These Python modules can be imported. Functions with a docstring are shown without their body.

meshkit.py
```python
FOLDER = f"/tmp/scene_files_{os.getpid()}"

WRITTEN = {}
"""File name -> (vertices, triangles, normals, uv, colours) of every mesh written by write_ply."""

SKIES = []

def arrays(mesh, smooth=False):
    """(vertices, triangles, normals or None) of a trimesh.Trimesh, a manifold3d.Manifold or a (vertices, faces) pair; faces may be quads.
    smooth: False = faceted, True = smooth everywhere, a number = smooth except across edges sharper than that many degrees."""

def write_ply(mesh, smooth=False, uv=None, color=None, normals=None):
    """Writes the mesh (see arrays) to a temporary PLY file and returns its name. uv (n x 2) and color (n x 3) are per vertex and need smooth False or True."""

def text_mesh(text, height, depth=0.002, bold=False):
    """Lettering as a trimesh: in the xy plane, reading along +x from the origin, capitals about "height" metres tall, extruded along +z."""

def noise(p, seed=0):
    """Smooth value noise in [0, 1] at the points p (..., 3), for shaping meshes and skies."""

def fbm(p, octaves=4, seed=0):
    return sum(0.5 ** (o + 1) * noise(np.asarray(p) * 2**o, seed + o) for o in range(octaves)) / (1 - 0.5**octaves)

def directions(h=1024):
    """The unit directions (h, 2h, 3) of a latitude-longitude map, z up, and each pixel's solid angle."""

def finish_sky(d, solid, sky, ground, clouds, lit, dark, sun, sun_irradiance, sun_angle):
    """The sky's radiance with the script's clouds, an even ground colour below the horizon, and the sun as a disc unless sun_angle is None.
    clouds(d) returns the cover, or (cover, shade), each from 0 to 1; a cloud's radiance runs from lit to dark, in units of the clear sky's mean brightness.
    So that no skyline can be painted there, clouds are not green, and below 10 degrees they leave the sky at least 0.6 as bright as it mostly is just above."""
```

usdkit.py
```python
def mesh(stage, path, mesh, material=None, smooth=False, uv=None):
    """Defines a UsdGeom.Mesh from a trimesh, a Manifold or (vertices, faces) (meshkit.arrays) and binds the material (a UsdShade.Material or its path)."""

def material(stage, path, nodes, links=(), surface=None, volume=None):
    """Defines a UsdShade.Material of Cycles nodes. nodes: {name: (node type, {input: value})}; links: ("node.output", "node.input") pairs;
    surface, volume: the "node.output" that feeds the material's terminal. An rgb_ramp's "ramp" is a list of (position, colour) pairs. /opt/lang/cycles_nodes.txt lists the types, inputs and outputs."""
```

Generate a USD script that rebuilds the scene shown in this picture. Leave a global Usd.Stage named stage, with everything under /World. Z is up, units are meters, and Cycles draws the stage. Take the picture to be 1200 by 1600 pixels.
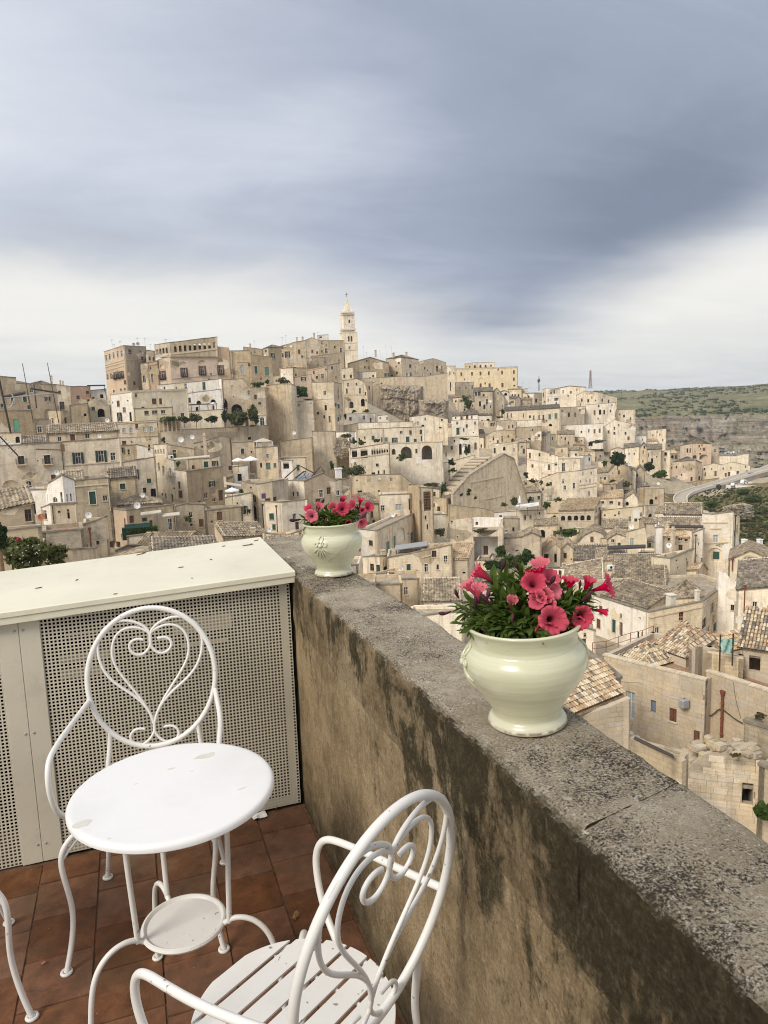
import math, random
import numpy as np, trimesh, usdkit
from meshkit import noise, fbm
from shapely.geometry import Polygon, Point, box as sbox
from shapely import affinity
from pxr import Usd, UsdGeom, UsdLux, UsdShade, Gf, Sdf

stage = Usd.Stage.CreateInMemory()
UsdGeom.SetStageUpAxis(stage, 'Z'); UsdGeom.SetStageMetersPerUnit(stage, 1.0)
UsdGeom.Xform.Define(stage, '/World'); UsdGeom.Scope.Define(stage, '/World/Looks')

# ---------------------------------------------------------------- camera
PITCH, ROLL, YAW, FPX, EYE = math.radians(7.8755), math.radians(-1.988), math.radians(19.566), 1107.17, 1.75
O = np.array([0, 0, EYE])
CF = np.array([math.sin(YAW)*math.cos(PITCH), math.cos(YAW)*math.cos(PITCH), -math.sin(PITCH)])
_r0 = np.array([math.cos(YAW), -math.sin(YAW), 0]); _u0 = np.cross(_r0, CF)
CR = _r0*math.cos(ROLL) + _u0*math.sin(ROLL); CU = -_r0*math.sin(ROLL) + _u0*math.cos(ROLL)
cam = UsdGeom.Camera.Define(stage, '/World/camera')
cam.CreateHorizontalApertureAttr(36.0); cam.CreateVerticalApertureAttr(48.0)
cam.CreateFocalLengthAttr(36.0*FPX/1200); cam.CreateClippingRangeAttr((0.05, 20000.0))
EXPOSURE = 0.97
HAZE = 0.00014
cam.CreateExposureAttr(EXPOSURE)
M = Gf.Matrix4d(*[float(x) for x in (*CR, 0, *CU, 0, *(-CF), 0, *O, 1)])
cam.AddTransformOp().Set(M)

# ---------------------------------------------------------------- sky and sun
SUN_AZ, SUN_EL = math.radians(-118), math.radians(40)      # behind the left shoulder, veiled
SD = np.array([math.sin(SUN_AZ)*math.cos(SUN_EL), math.cos(SUN_AZ)*math.cos(SUN_EL), math.sin(SUN_EL)])
sun = UsdLux.DistantLight.Define(stage, '/World/sun')
sun.CreateIntensityAttr(0.40); sun.CreateAngleAttr(22.0); sun.CreateColorAttr((1.0, 0.92, 0.80))
UsdLux.DistantLight.Get(stage, '/World/sun').GetPrim().CreateAttribute('inputs:normalize', Sdf.ValueTypeNames.Bool).Set(True)
zax = SD; xax = np.cross([0, 0, 1.0], zax); xax /= np.linalg.norm(xax); yax = np.cross(zax, xax)
UsdGeom.Xformable(sun).AddTransformOp().Set(Gf.Matrix4d(*[float(v) for v in (*xax, 0, *yax, 0, *zax, 0, 0, 0, 50, 1)]))
sun.GetPrim().SetCustomDataByKey('kind', 'structure')

class G:
    """A small node-graph writer: n(type, inputs, links) returns the node's name."""
    def __init__(s): s.nodes, s.links, s.i = {}, [], 0
    def n(s, kind, inp=None, **ln):
        s.i += 1; nm = 'n%d' % s.i; s.nodes[nm] = (kind, inp or {})
        for k, v in ln.items(): s.links.append((v, nm+'.'+k))
        return nm
    def math(s, op, a, b=None, c=None):
        inp, ln = {'math_type': op}, {}
        for k, v in (('value1', a), ('value2', b), ('value3', c)):
            if v is None: continue
            if isinstance(v, str): ln[k] = v
            else: inp[k] = v
        return s.n('math', inp, **ln) + '.value'
    def rng(s, v, a, b, c=0.0, d=1.0, smooth=False):
        return s.n('map_range', {'from_min': a, 'from_max': b, 'to_min': c, 'to_max': d, 'clamp': True, 'range_type': 'smoothstep' if smooth else 'linear'}, value=v)+'.result'
    def mix(s, fac, a, b, kind='mix'):
        inp, ln = {'mix_type': kind}, {}
        for k, v in (('fac', fac), ('color1', a), ('color2', b)):
            if isinstance(v, str): ln[k] = v
            else: inp[k] = v
        return s.n('mix', inp, **ln)+'.color'
    def noise(s, vec, scale, detail=4, rough=.55, dist=0., dim='3D'):
        return s.n('noise_texture', {'scale': scale, 'detail': detail, 'roughness': rough, 'distortion': dist, 'dimensions': dim}, vector=vec)+'.fac'
    def map(s, vec, sc=(1, 1, 1), loc=(0, 0, 0), rot=(0, 0, 0)):
        return s.n('mapping', {'scale': sc, 'location': loc, 'rotation': rot}, vector=vec)+'.vector'
    def ramp(s, v, stops, interp=True): return s.n('rgb_ramp', {'ramp': stops, 'interpolate': interp}, fac=v)+'.color'
    def done(s, name, surface=None, volume=None):
        return usdkit.material(stage, '/World/Looks/'+name, s.nodes, s.links, surface=surface, volume=volume)

def gauss(g, az, el, a0, e0, sa, se, amp):
    x = g.math('divide', g.math('subtract', az, a0), sa); y = g.math('divide', g.math('subtract', el, e0), se)
    r = g.math('add', g.math('multiply', x, x), g.math('multiply', y, y))
    return g.math('multiply', g.math('exponent', g.math('multiply', r, -1.0)), amp)

def make_sky():
    g = G()
    d = g.n('texture_coordinate')+'.generated'
    sp = g.n('separate_xyz', vector=d); X, Y, Z = sp+'.x', sp+'.y', sp+'.z'
    el = g.math('degrees', g.math('arcsine', Z)); az = g.math('degrees', g.math('arctan2', X, Y))
    # cloud deck seen in perspective: a plane overhead
    zc = g.math('add', g.math('maximum', Z, 0.0), 0.09)
    u, v = g.math('divide', X, zc), g.math('divide', Y, zc)
    pv = g.n('combine_xyz', {'z': 3.7}, x=u, y=v)+'.vector'
    pr = g.map(pv, rot=(0, 0, math.radians(SKYROT)), sc=(0.42, 1.0, 1.0))
    n1 = g.noise(pr, 0.55, 7, .56, .45); n2 = g.noise(pr, 2.0, 8, .62, .7)
    ang = g.n('combine_xyz', x=g.math('multiply', az, .02), y=g.math('multiply', el, .055))+'.vector'
    n3 = g.noise(ang, 2.0, 5, .55, .6)
    w = g.math('multiply', g.math('subtract', n3, .5), 16.0)            # ragged cloud borders, in degrees
    el2 = g.math('add', el, g.math('multiply', w, .55))
    # the lower edge of the dark deck: low on the left, a wedge that dips in the middle, rising to the right
    edge = g.math('add', SKY['edge0'], gauss(g, az, el, *SKY['dip']))
    for k in SKY['more']: edge = g.math('add', edge, gauss(g, az, el, *k))
    deck = g.rng(g.math('subtract', el2, edge), -1.5, SKY['soft'], smooth=True)
    shade = g.math('add', g.math('multiply', g.math('subtract', n1, .5), SKY['n1']), g.math('multiply', g.math('subtract', n2, .5), SKY['n2']))
    for k in SKY['blobs']: shade = g.math('add', shade, gauss(g, az, el2, *k))
    shade = g.math('add', shade, SKY['shade0'])
    deckc = g.ramp(shade, SKY['deck'])
    low = g.math('add', g.rng(el2, 0.0, 13.0), g.math('multiply', g.math('subtract', n2, .5), .75))
    lowc = g.ramp(low, SKY['low'])
    col = g.mix(deck, lowc, deckc)
    sky = g.n('sky_texture', {'sky_type': 'single_scattering', 'sun_disc': False, 'sun_elevation': SUN_EL, 'sun_rotation': SUN_AZ})+'.color'
    # an overcast sky brightens towards the zenith
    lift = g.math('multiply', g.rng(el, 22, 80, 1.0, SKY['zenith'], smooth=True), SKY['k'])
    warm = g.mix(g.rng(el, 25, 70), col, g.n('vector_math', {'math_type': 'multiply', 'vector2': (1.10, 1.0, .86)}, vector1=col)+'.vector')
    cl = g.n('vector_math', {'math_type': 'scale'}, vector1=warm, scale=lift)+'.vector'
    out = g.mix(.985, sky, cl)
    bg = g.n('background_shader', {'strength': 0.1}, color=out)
    return g.done('sky_material', surface=bg+'.background')
SKYROT = -35
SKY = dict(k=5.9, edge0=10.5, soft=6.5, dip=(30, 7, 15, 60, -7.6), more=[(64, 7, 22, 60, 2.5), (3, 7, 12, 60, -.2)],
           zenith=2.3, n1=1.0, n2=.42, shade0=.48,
           blobs=[(41, 14, 15, 7, -.46), (-2, 11, 14, 4, -.34), (-12, 22, 15, 9, .42), (17, 20.5, 7, 3, .24), (8, 17, 9, 4, .18), (0, 30, 12, 4, .12), (26, 26, 12, 5, -.1), (50, 27, 16, 8, -.05), (2, 33, 20, 5, .0)],
           deck=[(0, (.185, .225, .30)), (.35, (.31, .355, .45)), (.65, (.49, .53, .62)), (1, (.70, .725, .78))],
           low=[(0, (.58, .60, .59)), (.25, (.70, .71, .69)), (.55, (.81, .795, .75)), (.8, (.77, .765, .74)), (1, (.68, .70, .73))])
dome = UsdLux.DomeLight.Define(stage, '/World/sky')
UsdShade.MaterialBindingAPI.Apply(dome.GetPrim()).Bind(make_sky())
dome.GetPrim().SetCustomDataByKey('kind', 'structure')

# ---------------------------------------------------------------- places: a pixel of the photograph (1200 x 1600) as a direction
def ray(px, py):
    d = CF*FPX + CR*(px-600) - CU*(py-800); return d/np.linalg.norm(d)
def at_z(px, py, z): d = ray(px, py); return O + d*((z-EYE)/d[2])
def at_y(px, py, y): d = ray(px, py); return O + d*(y/d[1])
def pt(px, py, dist): d = ray(px, py); return O + d*(dist/math.hypot(d[0], d[1]))
def proj(P):
    P = np.asarray(P)-O; z = P@CF; return 600+FPX*(P@CR)/z, 800-FPX*(P@CU)/z

# ---------------------------------------------------------------- stage helpers
_used = {}
def numbered(parent, name):
    k = _used.get((parent, name), 0); _used[(parent, name)] = k+1
    return name if k == 0 else '%s_%03d' % (name, k)
def tag(p, label=None, cat=None, group=None, kind=None):
    p = p.GetPrim() if hasattr(p, 'GetPrim') else p
    for k, v in (('label', label), ('category', cat), ('group', group), ('kind', kind)):
        if v: p.SetCustomDataByKey(k, v)
    return p
def thing(name, label, cat, loc=(0, 0, 0), rotz=0., group=None, kind=None):
    x = UsdGeom.Xform.Define(stage, '/World/'+numbered('/World', name))
    x.AddTranslateOp().Set(Gf.Vec3d(*map(float, loc)))
    if rotz: x.AddRotateZOp().Set(float(math.degrees(rotz)))
    return tag(x, label, cat, group, kind)
def part(parent, name, mesh, mat, smooth=False, label=None, kind=None):
    pp = '/World' if parent is None else str(parent.GetPath())
    m = usdkit.mesh(stage, pp+'/'+numbered(pp, name), mesh, mat, smooth=smooth)
    return tag(m, label, None, None, kind)
def solo(name, mesh, mat, label, cat, group=None, smooth=False, kind=None):
    return tag(part(None, name, mesh, mat, smooth), label, cat, group, kind)
def structure(name, mesh, mat, smooth=False): return tag(part(None, name, mesh, mat, smooth), kind='structure')
def copy_of(src, name, label, loc, rotz=0., group=None, scale=None):
    x = UsdGeom.Xform.Define(stage, '/World/'+numbered('/World', name))
    x.GetPrim().GetReferences().AddInternalReference(src.GetPath())
    x.ClearXformOpOrder()
    for a in list(x.GetPrim().GetAuthoredProperties()): pass
    t = x.GetPrim().GetAttribute('xformOp:translate')
    x.SetXformOpOrder([])
    op = UsdGeom.XformOp(t) if t and t.IsDefined() else x.AddTranslateOp()
    op.Set(Gf.Vec3d(*map(float, loc)))
    ra = x.GetPrim().GetAttribute('xformOp:rotateZ')
    ro = UsdGeom.XformOp(ra) if ra and ra.IsDefined() else x.AddRotateZOp()
    ro.Set(float(math.degrees(rotz))); ops = [op, ro]
    if scale is not None: s = x.AddScaleOp(); s.Set(Gf.Vec3f(*map(float, scale))); ops.append(s)
    x.SetXformOpOrder(ops); x.GetPrim().SetInstanceable(True)
    d = dict(src.GetCustomData()); tag(x, label, d.get('category'), group or d.get('group'))
    return x.GetPrim()

class MB:
    """Collects shapes; .mesh() is one (vertices, triangles) pair."""
    def __init__(s): s.v, s.f, s.k = [], [], 0
    def add(s, v, f):
        v = np.asarray(v, float); f = np.asarray(f, int)
        if f.ndim == 2 and f.shape[1] == 4: f = np.vstack([f[:, [0, 1, 2]], f[:, [0, 2, 3]]])
        s.v.append(v); s.f.append(f+s.k); s.k += len(v); return s
    def tm(s, m): return s.add(m.vertices, m.faces)
    def mesh(s): return np.vstack(s.v), np.vstack(s.f)
    def box(s, lo, hi, xf=None):
        (a, b, c), (d, e, f) = lo, hi
        v = np.array([(a, b, c), (d, b, c), (d, e, c), (a, e, c), (a, b, f), (d, b, f), (d, e, f), (a, e, f)], float)
        if xf is not None: v = xf(v)
        return s.add(v, [(0, 3, 2, 1), (4, 5, 6, 7), (0, 1, 5, 4), (1, 2, 6, 5), (2, 3, 7, 6), (3, 0, 4, 7)])
    def hexa(s, bot, top):
        v = np.vstack([bot, top]); n = len(bot); f = []
        for i in range(n): j = (i+1) % n; f += [(i, j, n+j), (i, n+j, n+i)]
        for i in range(1, n-1): f += [(0, i+1, i), (n, n+i, n+i+1)]
        return s.add(v, f)
    def tube(s, pts, r, sides=8, closed=False, caps=True):
        p = np.asarray(pts, float); n = len(p); r = np.broadcast_to(np.asarray(r, float), (n,))
        t = (np.roll(p, -1, 0)-np.roll(p, 1, 0)) if closed else np.gradient(p, axis=0)
        t /= np.linalg.norm(t, axis=1, keepdims=True)+1e-12
        a = np.zeros_like(p); ref = np.array([0, 0, 1.]) if abs(t[0, 2]) < .9 else np.array([1., 0, 0])
        for i in range(n):
            ref = ref - t[i]*(ref@t[i]); ref /= np.linalg.norm(ref)+1e-12; a[i] = ref
        if closed:   # undo the twist that builds up around the loop
            e = a[-1]-t[0]*(a[-1]@t[0]); e /= np.linalg.norm(e)+1e-12
            tw = math.atan2(np.cross(a[0], e)@t[0], a[0]@e)
            b0 = np.cross(t, a); k = -tw*np.arange(n)/n
            a = a*np.cos(k)[:, None]+b0*np.sin(k)[:, None]
        b = np.cross(t, a); ang = np.arange(sides)*2*np.pi/sides
        v = p[:, None]+r[:, None, None]*(np.cos(ang)[None, :, None]*a[:, None]+np.sin(ang)[None, :, None]*b[:, None])
        v = v.reshape(-1, 3); f = []
        m = n if closed else n-1
        for i in range(m):
            i2 = (i+1) % n
            for j in range(sides):
                j2 = (j+1) % sides; f.append((i*sides+j, i*sides+j2, i2*sides+j2, i2*sides+j))
        f = np.array(f); s.add(v, f)
        if caps and not closed:
            for i, fl in ((0, -1), (n-1, 1)):
                s.add(np.vstack([v[i*sides:(i+1)*sides], p[i]+t[i]*fl*r[i]*.35]), [(j, (j+1) % sides, sides)[::fl] for j in range(sides)])
        return s
    def lathe(s, prof, n=48, centre=(0, 0)):
        pr = np.asarray(prof, float); a = np.arange(n)*2*np.pi/n; m = len(pr)
        v = np.stack([centre[0]+pr[:, None, 0]*np.cos(a), centre[1]+pr[:, None, 0]*np.sin(a), np.repeat(pr[:, 1:2], n, 1)], -1).reshape(-1, 3)
        i, j = np.meshgrid(np.arange(m-1), np.arange(n), indexing='ij'); j2 = (j+1) % n
        return s.add(v, np.stack([i*n+j, i*n+j2, (i+1)*n+j2, (i+1)*n+j], -1).reshape(-1, 4))
def spline(pts, n=40, closed=False):
    p = np.asarray(pts, float)
    from scipy.interpolate import CubicSpline
    if closed: p = np.vstack([p, p[:1]])
    d = np.r_[0, np.cumsum(np.sqrt(np.linalg.norm(np.diff(p, axis=0), axis=1)))]
    c = CubicSpline(d, p, bc_type='periodic' if closed else 'natural')
    t = np.linspace(0, d[-1], n+1 if closed else n); return c(t)[:-1] if closed else c(t)
def tri(mesh):
    return np.asarray(mesh.vertices), np.asarray(mesh.faces)
def extrude(poly, h): return trimesh.creation.extrude_polygon(poly, h, engine='earcut')
def rbox(lo, hi, r=.01):
    """A box with chamfered edges."""
    lo, hi = np.array(lo, float), np.array(hi, float); c = []
    for s in np.ndindex(2, 2, 2):
        k = np.where(s, hi, lo); d = np.where(s, -1., 1.)
        for ax in range(3):
            q = k+d*r; q[ax] = k[ax]; c.append(q)
    h = trimesh.convex.convex_hull(np.array(c)); return h.vertices, h.faces
# ---------------------------------------------------------------- materials
def plain(name, col, rough=.5, spec=.5, var=.08, scale=6., metal=0., bump=.0, bscale=40., coat=0.):
    g = G(); P = g.n('geometry')+'.position'
    n = g.noise(P, scale, 5)
    c = g.ramp(n, [(.25, tuple(x*(1-var*1.6) for x in col)), (.5, col), (.75, tuple(min(1, x*(1+var)) for x in col))])
    b = {'roughness': rough, 'specular_ior_level': spec, 'metallic': metal, 'coat_weight': coat}
    ln = dict(base_color=c)
    if bump:
        ln['normal'] = g.n('bump', {'strength': bump, 'distance': .01}, height=g.noise(P, bscale, 4))+'.normal'
    p = g.n('principled_bsdf', b, **ln)
    return g.done(name, surface=p+'.BSDF')

def stone_wall(name, base, worn, dark, blocks=.35, streak=.55, var=.1, roughness=.93, bw=.55, rh=.27):
    """Tufa masonry: courses, plaster patches, rain streaks; works on any upright wall."""
    g = G(); geo = g.n('geometry'); P, N = geo+'.position', geo+'.true_normal'
    tn = g.n('vector_math', {'math_type': 'cross_product', 'vector2': (0, 0, 1)}, vector1=N)+'.vector'
    u = g.n('vector_math', {'math_type': 'dot_product'}, vector1=P, vector2=tn)+'.value'
    z = g.n('separate_xyz', vector=P)+'.z'
    uz = g.n('combine_xyz', x=u, y=z)+'.vector'
    br = g.n('brick_texture', {'scale': 1.0, 'brick_width': bw, 'row_height': rh, 'mortar_size': .018, 'mortar_smooth': .4, 'color1': (.82, .82, .82), 'color2': (1.16, 1.14, 1.1), 'mortar': (.62, .58, .52)}, vector=uz)
    big = g.noise(P, .16, 5, .6); mid = g.noise(P, .9, 6, .62); fine = g.noise(P, 7., 4, .6)
    c = g.ramp(big, [(.3, worn), (.48, base), (.72, tuple(min(1, x*1.12) for x in base))])
    c = g.mix(g.rng(mid, .50, .66, 0, .85), c, worn)
    c = g.mix(g.rng(g.noise(P, .45, 5, .65, .4), .56, .66, 0, .55), c, tuple(min(.85, x*1.3) for x in base))
    c = g.mix(g.math('multiply', blocks, g.rng(g.noise(P, .35, 3), .38, .6)), c, g.mix(1.0, c, br+'.color', 'multiply'))
    st = g.noise(g.map(P, (1.3, 1.3, .11)), 1.0, 5, .65)
    c = g.mix(g.math('multiply', g.rng(st, .5, .70), streak), c, dark)
    c = g.mix(g.rng(fine, .62, .8, 0, .35), c, dark)
    rnd = g.n('object_info')+'.random'
    c = g.n('hsv', {'hue': .5, 'fac': 1.0}, color=c, value=g.rng(rnd, 0, 1, 1-var, 1+var), saturation=g.rng(g.math('fraction', g.math('multiply', rnd, 7.3)), 0, 1, .8, 1.15))+'.color'
    h = g.math('add', g.math('multiply', br+'.fac', -.5), g.math('add', g.math('multiply', mid, 1.2), g.math('multiply', fine, .5)))
    bp = g.n('bump', {'strength': .55, 'distance': .06}, height=h)+'.normal'
    p = g.n('principled_bsdf', {'roughness': roughness, 'specular_ior_level': .12}, base_color=c, normal=bp)
    return g.done(name, surface=p+'.BSDF')

W = {}
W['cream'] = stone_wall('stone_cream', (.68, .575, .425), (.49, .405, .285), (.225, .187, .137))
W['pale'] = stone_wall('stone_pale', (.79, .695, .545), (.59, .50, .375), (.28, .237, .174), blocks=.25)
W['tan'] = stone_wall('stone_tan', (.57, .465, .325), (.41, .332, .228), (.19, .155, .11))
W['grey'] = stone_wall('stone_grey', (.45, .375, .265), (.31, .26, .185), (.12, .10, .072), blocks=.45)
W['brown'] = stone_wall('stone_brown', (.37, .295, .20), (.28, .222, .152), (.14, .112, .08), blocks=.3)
W['pink'] = stone_wall('plaster_pink', (.62, .475, .34), (.50, .385, .275), (.27, .215, .155), blocks=.12, streak=.4)
W['white'] = stone_wall('plaster_white', (.82, .77, .68), (.68, .61, .50), (.36, .30, .235), blocks=.1, streak=.4)
W['yellow'] = stone_wall('plaster_cream', (.73, .625, .44), (.60, .505, .35), (.32, .265, .19), blocks=.08, streak=.35)
W['new'] = stone_wall('stone_fresh_cut', (.52, .43, .31), (.45, .375, .27), (.27, .22, .16), blocks=.0, streak=.25, var=.06)
W['salmon'] = stone_wall('plaster_salmon', (.47, .30, .2), (.40, .27, .19), (.25, .18, .13), blocks=.1)

def roof_mat(name, a, b, c, d):
    g = G(); P = g.n('geometry')+'.position'
    v = g.n('voronoi_texture', {'scale': 2.6, 'randomness': 1.0}, vector=P)+'.color'
    f = g.n('separate_color', color=v)+'.r'
    col = g.ramp(f, [(0, a), (.35, b), (.7, c), (1, d)])
    n = g.noise(P, .5, 6, .65); col = g.mix(g.rng(n, .42, .68, 0, .75), col, a)
    n2 = g.noise(P, 9., 4); col = g.mix(g.rng(n2, .5, .75, 0, .4), col, tuple(x*.45 for x in a))
    rnd = g.n('object_info')+'.random'
    col = g.n('hsv', {'hue': .5, 'saturation': 1.0, 'fac': 1.0}, color=col, value=g.rng(rnd, 0, 1, .82, 1.15))+'.color'
    bp = g.n('bump', {'strength': .6, 'distance': .04}, height=g.noise(P, 5., 5))+'.normal'
    p = g.n('principled_bsdf', {'roughness': .9, 'specular_ior_level': .15}, base_color=col, normal=bp)
    return g.done(name, surface=p+'.BSDF')
R = {}
R['tile'] = roof_mat('roof_tiles_weathered', (.15, .125, .095), (.28, .228, .16), (.39, .315, .22), (.52, .43, .30))
R['grey'] = roof_mat('roof_tiles_grey', (.11, .095, .078), (.20, .17, .132), (.27, .228, .172), (.36, .305, .23))
R['warm'] = roof_mat('roof_tiles_warm', (.27, .2, .13), (.46, .34, .21), (.58, .46, .3), (.67, .52, .34))
R['flat'] = roof_mat('roof_flat_lime', (.29, .245, .18), (.37, .31, .23), (.42, .355, .265), (.48, .41, .31))
R['terr'] = roof_mat('terrace_terracotta', (.24, .15, .095), (.3, .19, .125), (.34, .22, .145), (.38, .26, .18))

C = {}
C['pane'] = plain('window_glass_dark', (.028, .03, .032), .12, .6, .3)
C['light_pane'] = plain('window_glass_bright', (.33, .38, .4), .15, .6, .2)
C['frame'] = plain('window_frame_white', (.66, .63, .57), .6)
C['trim'] = plain('stone_trim', (.58, .49, .36), .9, .15, .2, 3)
C['trim_white'] = plain('lime_trim', (.66, .61, .52), .9, .15, .15, 3)
C['coping'] = plain('coping_weathered', (.24, .205, .155), .95, .1, .3, 1.5)
C['green'] = plain('shutter_green', (.03, .085, .065), .55, .4, .2)
C['dgreen'] = plain('shutter_dark_green', (.02, .04, .032), .5, .4, .2)
C['lgreen'] = plain('shutter_mint', (.18, .42, .28), .6, .3, .15)
C['bgreen'] = plain('shutter_blue_green', (.12, .2, .17), .6, .3, .15)
C['brown'] = plain('shutter_brown', (.16, .07, .04), .6, .3, .25)
C['wood'] = plain('wood_weathered', (.17, .1, .055), .7, .3, .3)
C['iron'] = plain('iron_dark', (.05, .04, .035), .6, .4, .2)
C['rust'] = plain('iron_rusty', (.2, .065, .035), .7, .3, .25)
C['metal'] = plain('metal_grey', (.3, .3, .3), .45, .5, .1)
C['white'] = plain('white_enamel_far', (.78, .77, .74), .5, .4, .06)
C['awning'] = plain('awning_canvas', (.50, .45, .37), .8, .2, .1)
C['tarp'] = plain('green_tarpaulin', (.012, .042, .03), .8, .2, .2)
C['void'] = plain('painted_shade_black', (.006, .006, .006), .95, .02, .1)  # near-black colour paints in the shade behind the cabinet holes
C['dark'] = plain('dark_interior', (.03, .026, .022), .9, .1, .2)
C['blue'] = plain('blue_cloth', (.06, .1, .28), .7, .3, .15)
C['red'] = plain('red_sheet', (.5, .12, .08), .7, .3, .15)
C['orange'] = plain('orange_dish', (.5, .16, .06), .6, .3, .15)
C['purple'] = plain('shutter_violet', (.12, .08, .2), .6, .3, .15)

def leaf_mat(name, a, b, c, trans=.3, scale=1.2):
    g = G(); P = g.n('geometry')+'.position'; rnd = g.n('geometry')+'.random_per_island'
    n = g.noise(P, scale, 3)
    v = g.math('add', g.math('multiply', rnd, .6), g.math('multiply', n, .4))
    col = g.ramp(v, [(.15, a), (.5, b), (.85, c)])
    p = g.n('principled_bsdf', {'roughness': .6, 'specular_ior_level': .25}, base_color=col)
    t = g.n('translucent_bsdf', color=g.mix(1.0, col, (1.3, 1.4, .7), 'multiply'))
    m = g.n('mix_closure', {'fac': trans}, closure1=p+'.BSDF', closure2=t+'.BSDF')
    return g.done(name, surface=m+'.closure')
LF = {}
LF['green'] = leaf_mat('foliage_green', (.04, .065, .02), (.08, .125, .035), (.14, .19, .06))
LF['dark'] = leaf_mat('foliage_dark', (.022, .042, .014), (.045, .08, .024), (.08, .125, .04))
LF['olive'] = leaf_mat('foliage_olive', (.075, .085, .035), (.15, .155, .065), (.26, .25, .12))
LF['lush'] = leaf_mat('foliage_bright', (.05, .085, .015), (.09, .15, .03), (.15, .22, .05))
LF['pale'] = leaf_mat('foliage_pale', (.10, .11, .045), (.20, .205, .09), (.33, .32, .17), .35)
LF['red'] = leaf_mat('foliage_purple', (.03, .012, .012), (.06, .02, .02), (.09, .03, .03))
LF['dry'] = leaf_mat('foliage_dry', (.10, .085, .04), (.16, .13, .06), (.22, .18, .09))
# ================================================================ the terrace
WX0, WX1, WZ = .625, .893, 1.08          # the parapet: inner face, outer face, top
CABY = 2.987                              # front of the perforated cabinet

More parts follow.
